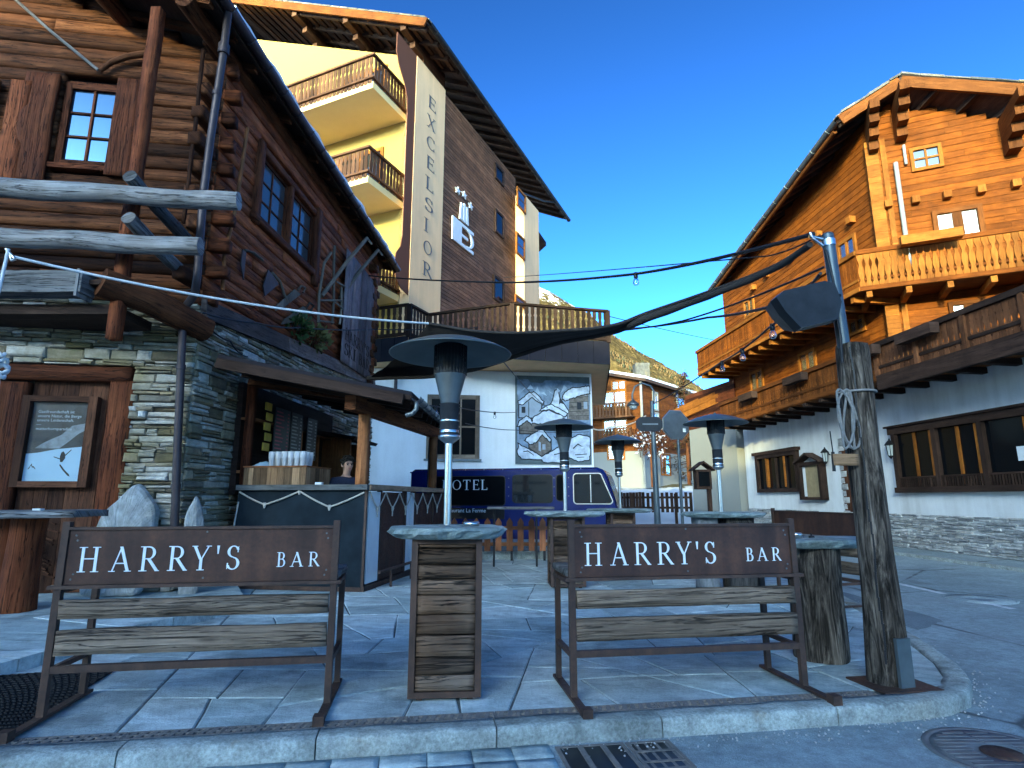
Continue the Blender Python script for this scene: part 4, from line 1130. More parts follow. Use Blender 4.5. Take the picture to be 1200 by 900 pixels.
# logs of the upper storey
def log_rows(z0, z1, h=.2):
    z = z0; out = []
    while z < z1: k = h * rnd.uniform(.88, 1.12); out.append((z, z + k)); z += k
    return out
rows = log_rows(3.88, 9.8)
win1 = LF.rect(64, 93, 143, 197)
wins = LS.rect(297, 195, 372, 300)
wins = (LS.p(298, 240)[0], LS.p(371, 260)[0], LS.p(333, 292)[1], LS.p(333, 203)[1])
mf = MB(LF.M); ms = MB(LS.M)
def LEND(W_, mt_, *a):
    m = MB(W_.M); m.rough(*a); m.build('log_end', mt_, lh)
for i, (z0, z1) in enumerate(rows):
    lim = -max(0, (z1 - WT) / RS)
    if lim > -6.4:
        segs = [(-6.5, lim)]
        if z1 > win1[2] and z0 < win1[3]: segs = [(-6.5, win1[0] + .02), (win1[1] - .02, lim)]
        for s0, s1 in segs:
            cuts = [s0] + ([rnd.uniform(s0 + .8, s1 - .8)] if s1 - s0 > 3 else []) + [s1]
            for q0, q1 in zip(cuts, cuts[1:]): mf.rough(q0, q1, -.16, rnd.uniform(-.012, .014), z0 + .008, z1 - .008, .14, .006, 4)
        if z1 > WT: mf.box(max(lim - .6, -6.5), lim, -.1, -.03, z0, z1)
    if z1 < WT + .1:
        segs = [(0, 8.1)]
        if z1 > wins[2] and z0 < wins[3]: segs = [(0, wins[0] + .02), (wins[1] - .02, 8.1)]
        for s0, s1 in segs:
            cuts = [s0] + ([rnd.uniform(s0 + .8, s1 - .8)] if s1 - s0 > 3 else []) + [s1]
            for q0, q1 in zip(cuts, cuts[1:]): ms.rough(q0, q1, -.16, rnd.uniform(-.012, .012), z0 + .007, z1 - .007, .2, .0045, 3)
        # crossing log ends at the corner
        e = rnd.uniform(.14, .3)
        if i % 2 == 0: LEND(LF, W_logred, .0, e, -.17, -.0, z0 + .01, z1 - .01, .07, .012, 5)
        else: LEND(LS, W_log, -rnd.uniform(.24, .42), -.0, -.19, -.01, z0 + .01, z1 - .01, .07, .012, 5)
        if i % 2: LEND(LS, W_log, 8.1, 8.1 + rnd.uniform(.2, .3), -.17, 0, z0 + .01, z1 - .01, .1, .01, 5)
        else: LEND(LF, W_logred, -.15, .0, -.17, -.0, z0 + .01, z1 - .01, .07, .01, 5)
        # crossing wall stub further along
        if i % 2: LEND(LS, W_log, 7.2, 7.4, -.1, rnd.uniform(.16, .24), z0 + .01, z1 - .01, .07, .01, 5)
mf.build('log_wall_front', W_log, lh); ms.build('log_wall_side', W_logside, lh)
m = MB(LF.M); m.box(-6.4, -.2, -.6, -.17, 3.8, 7.9); m.build('inner_wall', M_black, lh)
m = MB(LS.M); m.box(.1, 8.0, -.6, -.17, 3.8, 7.8); m.build('inner_wall', M_black, lh)
# front window and its boards
w1 = window(lh, LF, LF.rect(70, 99, 139, 195), 2, 3, W_logred, M_skyglass, b=-.06, fw=.085, mw=.03, proud=.06)
m = MB(LF.M); m.box(win1[0] + .0, win1[1] - .0, -.2, -.075, win1[2], win1[3]); m.box(win1[0] - .12, win1[1] + .05, -.05, .06, win1[2] - .05, win1[2] + .02)
m.build('window_lining', W_logred, lh)
for x0, x1, y0, y1 in ((0, 27, 92, 212), (17, 60, 83, 213), (128, 160, 90, 205), (-40, -12, 90, 212)):
    r_ = LF.rect(x0, y0, x1, y1, .1); m = MB(LF.M); m.rough(r_[0], r_[1], .03, .085, r_[2], r_[3], .09, .012, 4, 2); m.build('shutter', W_logred, lh)
# side windows
mid = wins[0] + (wins[1] - wins[0]) * .5
for q0, q1 in ((wins[0] + .1, mid - .04), (mid + .04, wins[1] - .1)):
    window(lh, LS, (q0, q1, wins[2] + .1, wins[3] - .1), 2, 3, W_logred, M_sideglass, b=-.09, fw=.06, mw=.03, proud=.05)
m = MB(LS.M)
m.rough(wins[0] - .06, wins[0] + .1, -.1, .07, wins[2] - .05, wins[3] + .05, .1, .008, 5, 2); m.rough(wins[1] - .1, wins[1] + .1, -.1, .09, wins[2] - .2, wins[3] + .1, .1, .008, 5, 2); m.rough(mid - .05, mid + .05, -.1, .05, wins[2], wins[3], .1, .006, 5, 2)
m.rough(wins[0] + .1, wins[1] - .1, -.1, .05, wins[3] - .1, wins[3] + .02, .1, .006, 5); m.rough(wins[0] - .1, wins[1] - .1, -.1, .09, wins[2] - .02, wins[2] + .1, .1, .008, 5)
m.build('window_lining', W_logred, lh)
# slanted ledge board between stone and logs, plants on it
z_a, z_b = 3.86, 4.42
m = MB(LS.M)
for k in range(8): stones(m, k, k + 1.02, 3.86, z_a + (z_b - z_a) * (k + .3) / 8.0 - .05, hr=(.06, .15), lr=(.2, .5), dep=.03, gap=.012)
m.build('upper_stonework', M_stone, lh)
m = MB(LS.M); 
for q0, q1 in ((.0, 2.6), (2.62, 5.6), (5.62, 8.0)):
    zz = lambda a: z_a + (z_b - z_a) * a / 8.0
    m.hexa([(q0, .0, zz(q0) - .16), (q1, .0, zz(q1) - .16), (q1, .1, zz(q1) - .18), (q0, .1, zz(q0) - .18), (q0, .0, zz(q0) + .12), (q1, 0, zz(q1) + .12), (q1, .07, zz(q1) + .1), (q0, .07, zz(q0) + .1)])
m.build('ledge', mat_wood('pale_worn_board', (.08, .05, .04), (.2, .14, .115), (.36, .29, .26), .8), lh)
# roof
m = MB(LS.M); e = .33
zr = lambda b, off=0: WT + .0 + RS * (-b) + off
A0, A1 = -1.15, 8.6
m.hexa([(A0, -7, zr(-7, .02)), (A1, -7, zr(-7, .02)), (A1, e, zr(e, .02)), (A0, e, zr(e, .02)), (A0, -7, zr(-7, .14)), (A1, -7, zr(-7, .14)), (A1, e, zr(e, .14)), (A0, e, zr(e, .14))])
m.hexa([(A0, -14, zr(-7, .02) - 7 * RS), (A1, -14, zr(-7, .02) - 7 * RS), (A1, -7, zr(-7, .02)), (A0, -7, zr(-7, .02)), (A0, -14, zr(-7, .14) - 7 * RS), (A1, -14, zr(-7, .14) - 7 * RS), (A1, -7, zr(-7, .14)), (A0, -7, zr(-7, .14))])
rf = m.build('roof', W_eave, lh)
m = MB(LS.M)
for b_ in (.1, -1.35, -3.1, -5): m.tube([(A0 + .1, b_ - .12, zr(b_ - .12, -.12)), (A1 - .4, b_ - .12, zr(b_ - .12, -.12))], .13, 12, wob=.1)
k = A0 + .2
while k < A1: m.beam((k, e - .02, zr(e, -.03)), (k, -6.8, zr(-6.8, -.03)), .1, .1); k += .62
m.build('rafters', W_log, rf)
m = MB(LS.M); m.beam((A0 - .02, -7, zr(-7, .03)), (A0 - .02, e + .02, zr(e, .06)), .05, .15); m.beam((A0, e + .03, zr(e, .05)), (A1, e + .03, zr(e, .05)), .05, .2); m.build('fascia', W_eave, rf)
# stone slabs along the edge and snow
m = MB(LS.M)
k = A0
while k < A1 - .2:
    L = rnd.uniform(.3, .6)
    for b_ in (e + .05, e - .4, e - .8): m.hexa([(k, b_ - .5, zr(b_ - .5, .15)), (k + L - .02, b_ - .5, zr(b_ - .5, .15)), (k + L - .02, b_, zr(b_, .145)), (k, b_, zr(b_, .145)), (k, b_ - .5, zr(b_ - .5, .18)), (k + L - .02, b_ - .5, zr(b_ - .5, .18)), (k + L - .02, b_ + rnd.uniform(-.03, .03), zr(b_, .2)), (k, b_ + rnd.uniform(-.03, .03), zr(b_, .2))])
    k += L
m.build('roof_slabs', M_slate, rf)
m = MB(LS.M); rows_ = []
for i in range(50):
    a_ = A0 + .4 + (A1 - A0 - .4) * i / 49; row = []
    for j in range(9):
        b_ = e + .02 - j * .8; h = .20 + (.10 + .05 * noise.noise(Vector((a_ * .9, b_, 3)))) * (0 if j == 0 else 1); row.append(Vector((a_, b_ - (.06 * noise.noise(Vector((a_ * 2, 0, 9))) + .04 if j == 0 else 0), zr(b_, h))))
    rows_.append(row)
m.grid(rows_); m.tube([LS.w(0, 0, 0) * 0 + Vector((A0 + .5 + k * .2, e + .10 + .02 * noise.noise(Vector((k * .7, 1, 2))), zr(e, .21))) for k in range(int((A1 - A0 - .6) / .2))], [max(.008, .03 + .06 * noise.noise(Vector((k * .37, 3, 1)))) for k in range(int((A1 - A0 - .6) / .2))], 8); m.build('roof_snow', M_snow, rf)
# gutter and downpipe
G0 = LS.w(A0 + .1, e + .12, zr(e, .06)); G1 = LS.w(A1 - .05, e + .12, zr(e, .04))
m = MB(); halfpipe(m, G0, G1, .085); gt = m.build('gutter', M_copper, lh)
m = MB(); pts = [G0 + LS.d * .25 + Vector((0, 0, -.07)), at(262, 60, 7.15), at(247, 160, 7.16), at(238, 230, 7.18), at(231, 325, 7.2), at(228, 345, 7.25), at(217, 360, 7.4), at(214, 385, 7.45), at(209, 500, 7.5), at(204, 625, 7.56), at(203, 660, 7.57)]
m.tube(pts, .05, 14)
for q in (at(254, 110, 7.155), at(234, 285, 7.19), at(212, 430, 7.47), at(206, 570, 7.53)): m.tube([q - Vector((0, 0, .03)), q + Vector((0, 0, .03))], .06, 14)
m.tube([pts[1] + Vector((0, 0, -.05)), pts[1] + Vector((0, 0, .1))], .075, 14); m.build('downpipe', M_copper, lh)
# gallery rack in front
m = MB(); p = at(158, 215, 6.78)
m.rough(p.x - .075, p.x + .075, p.y - .07, p.y + .07, 3.12, 7.75, .12, .014, 4, 2); m.build('gallery_post', W_logred, lh)
m = MB(); q = at(255, 230, 6.95); m.rough(p.x + .32, p.x + .37, 7.3, 7.35, 4.9, 7.6, .2, .01, 4, 2); m.build('thin_batten', W_log, lh)
for (x1, y1, Y1), r_, x0 in (((280, 237, 6.66), .115, -8), ((235, 290, 6.62), .11, -8)):
    e1 = at(x1, y1, Y1); m = MB()
    e0 = Vector((x0, Y1 + (x0 - e1.x) * .12, e1.z + .03))
    n = 16; m.tube([e0.lerp(e1, k / n) + Vector((0, 0, .012 * math.sin(k * 1.3))) for k in range(n + 1)], r_, 18, wob=.14); m.build('gallery_rail', W_grey, lh)
for (x, y, zt) in ((152, 206, 0), (150, 255, 0)):
    s_ = at(x, y, 6.42); m = MB(); m.tube([s_, Vector((s_.x + .02, 6.8, s_.z - .1)), Vector((s_.x + .1, 7.6, s_.z - .3))], .085, 12, wob=.15); m.build('gallery_arm', W_grey, lh)
m = MB(); a_ = at(104, 333, 6.6); m.box(-7.6, a_.x, 6.48, 6.72, a_.z - .14, a_.z + .13); b_ = at(115, 322, 6.58); m.box(a_.x - .06, a_.x - .03, 6.465, 6.735, a_.z - .19, a_.z + .145); m.build('gallery_beam', W_grey, lh)
m = MB(); s_ = at(133, 335, 6.62); m.tube([s_ + Vector((-.14, -.02, .05)), s_ + Vector((.2, .4, -.05)), Vector((s_.x + .55, 7.75, s_.z - .22))], .17, 16, wob=.12); m.build('cantilever_log', W_log, lh)
m = MB(); m.box(-7.4, s_.x - .05, 6.75, 7.5, a_.z - .32, a_.z - .2); m.box(-7.4, s_.x + .1, 6.6, 6.75, a_.z - .0, a_.z + .06); m.build('gallery_floor', W_dark, lh)

# things hung on the log house
def on_side(px, py, b=.05):
    a, z = LS.p(px, py, b); return LS.w(a, b, z)
def on_front(px, py, b=.08):
    a, z = LF.p(px, py, b); return LF.w(a, b, z)
def hung(name, label, cat, spec, mats):
    o = on_side(*spec[0][0][0]); t = thing(name, label, cat, o)
    for (pts, r, w), pn, mt_ in zip(spec, mats[0], mats[1]):
        m = MB(); P = [on_side(*q) for q in pts]
        if w: 
            m.prism(Vector((0, 0, 0)), (1, 0, 0), (0, 1, 0), [(0, 0), (.001, 0), (0, .001)], .001) if False else None
            n = LS.n * .02
            k = len(P); m.add([q - n * .5 for q in P] + [q + n * .5 for q in P], [tuple(range(k, 2 * k)), tuple(range(k - 1, -1, -1))] + [(i, (i + 1) % k, k + (i + 1) % k, k + i) for i in range(k)])
        else: m.tube(P, r, 8, wob=.1)
        m.build(pn, mt_, t)
    return t
hung('sickle', 'old sickle with pale wooden handle hanging left of the other farm tools', 'sickle', [([(287, 293), (297, 296), (308, 305)], .022, 0), ([(285, 328), (288, 296), (284, 292), (282, 310)], 0, 1)], (('handle', 'blade'), (W_tan, M_rustbar)))
hung('shovel', 'rusty pointed shovel with curved grey handle on the log wall', 'shovel', [([(319, 320), (328, 330), (333, 345), (337, 355)], .028, 0), ([(310, 347), (308, 335), (314, 316), (322, 326), (326, 333)], 0, 1)], (('handle', 'blade'), (W_tan, M_rustbar)))
hung('saddle_tree', 'upper of two wooden scoops with ring handles on the log wall', 'scoop', [([(349, 340), (353, 335), (358, 337), (355, 343)], .022, 0), ([(323, 364), (324, 358), (345, 339), (352, 345), (334, 359)], 0, 1)], (('handle', 'scoop_blade'), (W_table, W_tan)))
hung('saddle_tree', 'lower of two wooden scoops with ring handles on the log wall', 'scoop', [([(358, 362), (363, 355), (368, 358), (364, 364)], .022, 0), ([(330, 380), (333, 374), (355, 359), (362, 364), (342, 378)], 0, 1)], (('handle', 'scoop_blade'), (W_table, W_tan)))
t = thing('sledge', 'pale wooden sledge frame hanging upright on the log wall beside the board sign', 'sledge', on_side(375, 395))
for pts in ([(373, 378), (374, 345), (380, 308), (388, 296)], [(389, 380), (391, 350), (391, 310), (392, 288)], [(398, 380), (400, 360), (400, 336)]):
    m = MB(); m.tube([on_side(*q, .12) for q in pts], .03, 8); m.build('runner', W_tan, t)
for pts in ([(375, 352), (400, 352)], [(374, 376), (391, 378)], [(394, 330), (404, 336)], [(390, 352), (402, 362)]):
    m = MB(); m.tube([on_side(*q, .14) for q in pts], .022, 8); m.build('cross_bar', W_tan, t)
t = thing('eave_bracket', 'pair of crooked grey wooden arms reaching up under the eave near the board sign', 'bracket', on_side(378, 345))
for a0_, a1_ in (((377, 347), (430, 279)), ((398, 350), (443, 293))):
    m = MB(); p0_ = on_side(*a0_, .05); a, z = LS.p(*a1_, .38); p1_ = LS.w(a, .38, z); m.tube([p0_, p0_.lerp(p1_, .5) + Vector((0, 0, .05)), p1_], .045, 8, wob=.15); m.tube([p1_, p1_ + Vector((.1, .1, -.12))], .03, 8); m.build('arm', W_tan, t)
# board sign
a0_, _ = LS.p(403, 360, .14); a1_, _ = LS.p(437, 370, .14)
zt = LS.p(403, 286, .14)[1]; zb = LS.p(403, 425, .14)[1]
t = thing('board_sign', 'tall violet grey plank sign hung at the far corner of the log house', 'sign', LS.w(a0_, .14, zb))
m = MB(LS.M); k = 4
for i in range(k): m.rough(a0_ + (a1_ - a0_) * i / k + .004, a0_ + (a1_ - a0_) * (i + 1) / k - .004, .12, .15, zb, zt, .2, .006, 4, 2)
m.build('boards', mat_wood('violet_grey_wood', (.12, .08, .08), (.28, .2, .19), (.42, .32, .3), .6), t)
m = MB(); ww = a1_ - a0_; hh = (zt - zb)
o = LS.w(a0_ + ww * .08, .155, zb + hh * .2)
for line, zz_ in (("HARRY'S", .2), ("SKI BAR", .07)):
    x = a0_ + ww * .06
    for ch in line:
        gw = ww * .125
        if ch == "'": gw = ww * .06
        if ch == ' ': x += ww * .08; continue
        put_glyph(m, ch, LS.w(x, .155, zb + hh * zz_), LS.d, (0, 0, 1), gw, hh * .105, .006); x += gw * 1.04
m.build('lettering', W_dark, t)
# long pole on the side wall, rod and hook on the front gable
m = MB(); m.tube([on_side(290, 150, .1), on_side(277, 240, .1), on_side(263, 300, .1), on_side(261, 340, .1)], .028, 8)
tag(m.build('wall_pole', W_post2, None, on_side(261, 340)), 'long thin brown pole fixed upright on the log side wall', 'pole')
t = thing('hay_hook', 'thin rod and curved wooden hook under the gable of the log house', 'hook', on_front(115, 82))
m = MB(); m.tube([on_front(10, -8, .3), on_front(60, 37, .2), on_front(115, 82, .1)], .022, 8); m.build('rod', W_grey, t)
m = MB(); m.tube([on_front(117, 83, .08), on_front(130, 73, .09), on_front(150, 66, .1), on_front(178, 62, .1)], [.03, .04, .045, .05], 8); m.build('hook_arm', W_log, t)
# plants on the ledge
M_leafd = mat_plain('evergreen_leaf', (.05, .075, .02), .7, 0, .5, 12, .1)
M_leafy = mat_plain('yellowed_leaf', (.16, .13, .04), .7, 0, .5, 12, .1)
def leaf_clump(m, c, rad, n, size, up=.4):
    for _ in range(n):
        v = Vector((rnd.gauss(0, 1), rnd.gauss(0, 1), rnd.gauss(0, .8))).normalized() * rad * rnd.uniform(.3, 1)
        p = Vector(c) + v; d = (v.normalized() + Vector((rnd.uniform(-.6, .6), rnd.uniform(-.6, .6), up))).normalized()
        s_ = d.cross(Vector((rnd.uniform(-1, 1), rnd.uniform(-1, 1), rnd.uniform(-1, 1)))).normalized() * size * .35
        L = size * rnd.uniform(.7, 1.3)
        m.add([p - s_ * .3, p + d * L * .5 - s_, p + d * L, p + d * L * .5 + s_], [(0, 1, 2, 3)])
for (px, py, mt_, lab) in ((344, 393, M_leafd, 'small green shrub on the ledge under the scoops'), (368, 405, M_leafy, 'tall yellowish green shrub on the ledge, left of the board sign')):
    c = on_side(px, py, .02); t = thing('ledge_plant', lab, 'plant', c, 0, 'plants on the slanted ledge')
    m = MB(); leaf_clump(m, c + Vector((0, 0, .15)), .3, 260, .13); m.build('foliage', mt_, t)
    m = MB()
    for k in range(6): m.tube([c + Vector((rnd.uniform(-.05, .05), rnd.uniform(-.1, .1), -.12)), c + Vector((rnd.uniform(-.15, .15), rnd.uniform(-.2, .2), .3))], .01, 5)
    m.build('stem', W_log, t)
# pale rocks
def rock(c, pts, th, yaw, label, leanv):
    m = MB(frame(c, yaw)); P = [Vector((x, z)) for x, z in pts]; Q = []
    for k in range(len(P)):
        a_, b_ = P[k], P[(k + 1) % len(P)]; n_ = max(2, int((b_ - a_).length / .05))
        for q in range(n_): Q.append(a_.lerp(b_, q / n_))
    for _ in range(2): Q = [(Q[k - 1] + Q[k] * 2 + Q[(k + 1) % len(Q)]) / 4 for k in range(len(Q))]
    cen = sum(Q, Vector((0, 0))) / len(Q); sd_ = rnd.uniform(0, 50); rows_ = []
    for f_, dep in ((1.0, .5), (1.0, .1), (.985, -.2), (.93, -.42), (.82, -.56), (.68, -.62), (.52, -.66), (.36, -.68), (.2, -.7), (.05, -.7), (.0, -.7)):
        row = []
        for q in Q:
            p = cen + (q - cen) * f_
            w = noise.noise(Vector((p.x * 3 + sd_, p.y * 3, f_ * 2))) * .05 + noise.noise(Vector((p.x * 9 + sd_, p.y * 9, 3))) * .022
            row.append(Vector((p.x + (.012 * noise.noise(Vector((p.x * 12, p.y * 12, sd_))) if f_ > .5 else 0), dep * th + leanv * p.y + (w if dep < .3 else 0), max(0, p.y))))
        rows_.append(row + [row[0]])
    m.grid(rows_, False); o = m.build('leaning_rock', M_rock, None, c, yaw); tag(o, label, 'rock', 'pale rocks leaning on the stone wall')
rb = gr(152, 700, .1)
rock(Vector((-4.78, 7.32, .1)), [(-.36, 0), (.3, 0), (.36, .6), (.34, 1.02), (.2, 1.18), (.04, 1.36), (-.14, 1.12), (-.31, .95), (-.36, .6)], .14, .1, 'broad pointed pale rock slab leaning on the stone wall under the poster side', .14)
rock(Vector((-4.03, 7.55, .05)), [(-.09, 0), (.14, 0), (.15, .6), (.12, 1.0), (.02, 1.27), (-.09, 1.0)], .12, .5, 'narrow pale rock standing beside the foot of the downpipe', .08)

# ================================================================ OUTDOOR BAR
FR = Vector((-2.06, 8.3, 0)); FLw = Vector((-3.98, 8.62, 0)); SE = Vector((-1.40, 12.1, 0)); CZ = 1.44
bar = thing('outdoor_bar', 'dark outdoor bar with wooden counter, rope garland and lean-to roof against the log house', 'bar', FR)
fd = (FLw - FR).normalized(); sd = (SE - FR).normalized()
fn = Vector((fd.y, -fd.x, 0)); fn = fn if fn.y < 0 else -fn
sn = Vector((sd.y, -sd.x, 0)); sn = sn if sn.x > 0 else -sn
def quadbox(m, p, q, n, d0, d1, z0, z1):
    a, b = p + n * d0, q + n * d0; c, e_ = q + n * d1, p + n * d1
    Z0, Z1 = Vector((0, 0, z0)), Vector((0, 0, z1))
    m.hexa([a + Z0, b + Z0, c + Z0, e_ + Z0, a + Z1, b + Z1, c + Z1, e_ + Z1])
m = MB(); quadbox(m, FR - fd * .06, FLw, fn, -.42, .07, CZ - .075, CZ); m.build('counter_top', mat_wood('grey_counter_wood', (.10, .10, .095), (.2, .2, .19), (.33, .33, .31), .5), bar)
m = MB(); quadbox(m, FR + sd * .0, SE, sn, -.32, .09, CZ - .076, CZ + .001); m.build('counter_top', W_counter, bar)
m = MB(); quadbox(m, FR, FLw, fn, -.06, .0, .06, CZ - .077); m.build('front_panel', M_darkpanel, bar)
m = MB(); quadbox(m, FR, FLw, fn, -.02, .012, .0, .06); quadbox(m, FR, SE, sn, -.03, .05, .0, .07); m.build('plinth', M_rustbar, bar)
# side: framed panels
Ls = (SE - FR).length; x = .1
spec = [(.1, .5, 'w'), (.56, 1.55, 'r'), (1.62, 1.78, 'w'), (1.84, 2.0, 'w'), (2.06, 3.05, 'r'), (3.12, 3.8, 'r')]
for a, b, kd in spec:
    m = MB(); quadbox(m, FR + sd * a, FR + sd * b, sn, -.03, .012 if kd == 'r' else .03, .09, CZ - .1); m.build('side_panel', M_whitepaint if kd == 'w' else M_rust, bar)
m = MB()
for a in (0, .53, 1.585, 2.03, 3.085, 3.78):
    quadbox(m, FR + sd * (a), FR + sd * (a + .035), sn, -.04, .035, .07, CZ - .077)
m.build('side_frame', M_rustbar, bar)
m = MB()
for a in (.55, 1.4, 2.3, 3.2): m.tube([FR + sd * a + sn * .22, FR + sd * a + sn * .22 + Vector((0, 0, .25))], .018, 8)
m.tube([FR + sd * .1 + sn * .22 + Vector((0, 0, .25)), FR + sd * 3.5 + sn * .22 + Vector((0, 0, .25))], .022, 8); m.build('foot_rail', M_rustbar, bar)
# rope garland: swags with knots
def swag(m, pts, sag, r=.012):
    for a, b in zip(pts, pts[1:]):
        n = 12; m.tube([a.lerp(b, k / n) + Vector((0, 0, -4 * sag * (k / n) * (1 - k / n))) for k in range(n + 1)], r, 6)
def knot(m, p): m.tube([p + Vector((0, 0, .03)), p, p + Vector((0, -.005, -.05))], [.02, .026, .012], 7)
m = MB(); off = fn * .025
pl = [FLw.lerp(FR, .02) + off + Vector((0, 0, 1.34)), FLw.lerp(FR, .23) + off + Vector((0, 0, 1.16)), FLw.lerp(FR, .5) + off + Vector((0, 0, 1.35)), FLw.lerp(FR, .74) + off + Vector((0, 0, 1.13)), FLw.lerp(FR, 1.0) + off + Vector((0, 0, 1.33))]
swag(m, pl, .012, .013); knot(m, pl[1]); knot(m, pl[3]); knot(m, pl[2])
m.tube([FLw + off + Vector((.03, 0, 1.2)), FLw + off + Vector((0, -.02, .8)), FLw + off + Vector((-.02, -.02, .4))], .012, 6)
off = sn * .06; ps = [FR + sd * (.05 + k * .29) + off + Vector((0, 0, (1.34 if k % 2 == 0 else 1.1))) for k in range(13)]
swag(m, ps, .02, .011)
for k in range(1, 13, 2): knot(m, ps[k]); m.tube([ps[k], ps[k] + Vector((0, 0, -.12))], .01, 6)
m.build('rope_garland', M_rope, bar)
# posts and beams
PZ = 2.46
p1 = FR + sd * .18 - sn * .14; p2 = FR + sd * 3.55 - sn * .14
for q in (p1, p2):
    m = MB(); m.rough(q.x - .075, q.x + .075, q.y - .075, q.y + .075, CZ + .001, PZ, .1, .008, 5, 2); m.build('roof_post', W_post2, bar)
w0 = Vector((-4.0, 8.75, 0))
m = MB(); m.rough(w0.x - .02, w0.x + .1, w0.y - .06, w0.y + .06, CZ, 3.0, .1, .008, 5, 2); m.build('roof_post', W_logred, bar)
m = MB(); m.beam(p1 - sd * .5 + Vector((0, 0, PZ + .1)), p2 + sd * .5 + Vector((0, 0, PZ + .1)), .16, .2); m.build('roof_beam', W_log, bar)
m = MB(); m.beam(p1 + Vector((.3, -.05, PZ + .22)), w0 + Vector((0, 0, 3.0)), .14, .16); m.build('roof_beam', W_log, bar)
# lean-to roof
E0 = at(482, 463, 7.75); E1 = at(519, 496, 12.4); W0 = at(255, 419, 7.75); W1 = Vector((W0.x + .42, 12.4, W0.z + .05))
th = Vector((0, 0, .05))
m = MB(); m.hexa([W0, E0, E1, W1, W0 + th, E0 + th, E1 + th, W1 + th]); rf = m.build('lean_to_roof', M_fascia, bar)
m = MB()
for k in range(8):
    f_ = k / 7; a = W0.lerp(W1, f_); b = E0.lerp(E1, f_); m.beam(a + Vector((0, 0, -.08)), b.lerp(a, .04) + Vector((0, 0, -.08)), .09, .13)
for k in range(22):
    f_ = (k + .5) / 22; a = W0.lerp(E0, f_); b = W1.lerp(E1, f_); m.beam(a + Vector((0, .05, -.012)), b + Vector((0, 0, -.012)), .135, .018, up=(0, 0, 1))
m.beam(W0 + Vector((0, .02, -.03)), E0 + Vector((0, .02, -.03)), .03, .07); m.build('rafters', W_dark, rf)
m = MB(); g0 = E0 + Vector((.06, -.02, -.02)); g1 = E1 + Vector((.06, 0, -.02)); halfpipe(m, g0, g1, .065); gt = m.build('gutter', M_galv, bar)
m = MB(); m.tube([g0 + Vector((0, .1, -.05)), g0 + Vector((0, .1, -.16)), g0 + Vector((-.05, .1, -.22)), g0 + Vector((-.14, .12, -.24))], .032, 8); m.build('spout', M_galv, gt)
m = MB(); q = SE - sn * .1 + Vector((-.02, .25, 0)); m.tube([g1 + Vector((-.05, -.1, -.06)), g1 + Vector((-.25, -.05, -.15)), g1 + Vector((-.32, 0, -.35)), Vector((g1.x - .33, g1.y, .1))], .04, 8); m.build('downpipe', M_galv, bar)
# back shelf inside
m = MB(LS.M); m.box(1.1, 4.9, .03, .12, 1.3, 3.0); m.build('back_boards', W_dark, bar)
m = MB(LS.M); m.box(1.1, 4.9, .12, .32, 1.62, 1.66); m.box(1.1, 4.9, .12, .3, 2.42, 2.46); m.box(2.9, 2.98, .12, .3, 1.66, 2.42); m.box(3.7, 3.78, .12, .3, 1.66, 2.42); m.build('shelf', W_post2, bar)
# little roofed cabinet near the server
m = MB(LS.M); m.hexa([(4.3, .1, 2.55), (5.9, .1, 2.55), (5.9, .8, 2.43), (4.3, .8, 2.43), (4.3, .1, 2.62), (5.9, .1, 2.62), (5.9, .85, 2.49), (4.3, .85, 2.49)]); m.build('cabinet_roof', W_eave, bar)
m = MB(LS.M); m.box(4.4, 4.5, .1, .7, 1.0, 2.5); m.build('cabinet_post', W_post2, bar)
m = MB(LS.M); m.box(5.7, 5.8, .1, .7, 1.0, 2.45); m.build('cabinet_post', W_post2, bar)
# menu boards
M_menu = mat_plain('menu_board_print', (.03, .028, .028), .4, 0, .2, 8, 0); M_pink = mat_plain('pink_chalk', (.35, .07, .1), .6, 0, .3, 20, 0); M_chalk = mat_plain('white_chalk', (.3, .3, .29), .6, 0, .3, 20, 0)
for k, (a, b, mm, lab) in enumerate(((1.75, 2.3, M_pink, 'dark menu board with red lines behind the cups'), (2.36, 2.82, M_chalk, 'dark menu board with white lines beside the red lined one'), (3.05, 3.5, M_chalk, 'dark menu board with white lines nearest the server'))):
    t = thing('menu_board', lab, 'menu board', LS.w(a, .33, 1.7), 0, 'menu boards inside the bar')
    m = MB(LS.M); m.box(a, b, .325, .345, 1.95, 2.72); m.build('board', M_menu, t)
    m = MB(LS.M)
    for i in range(11):
        z = 2.64 - i * .06; L = rnd.uniform(.5, .95); m.box(a + .04, a + .04 + (b - a - .08) * L * .7, .3455, .347, z, z + .022); m.box(b - .1, b - .04, .3455, .347, z, z + .022)
    m.build('chalk_lines', mm, t)
m = MB(LS.M); 
for i in range(5): m.box(1.4 + .05 * (i % 2), 1.6 + .05 * (i % 2), .33, .35, 1.98 + i * .16, 2.1 + i * .16)
tag(m.build('price_tags', mat_plain('yellow_card', (.5, .33, .05), .5, 0, .2, 9, 0), None, LS.w(1.4, .33, 1.9)), 'column of small yellow cards at the left end of the bar shelf', 'cards')
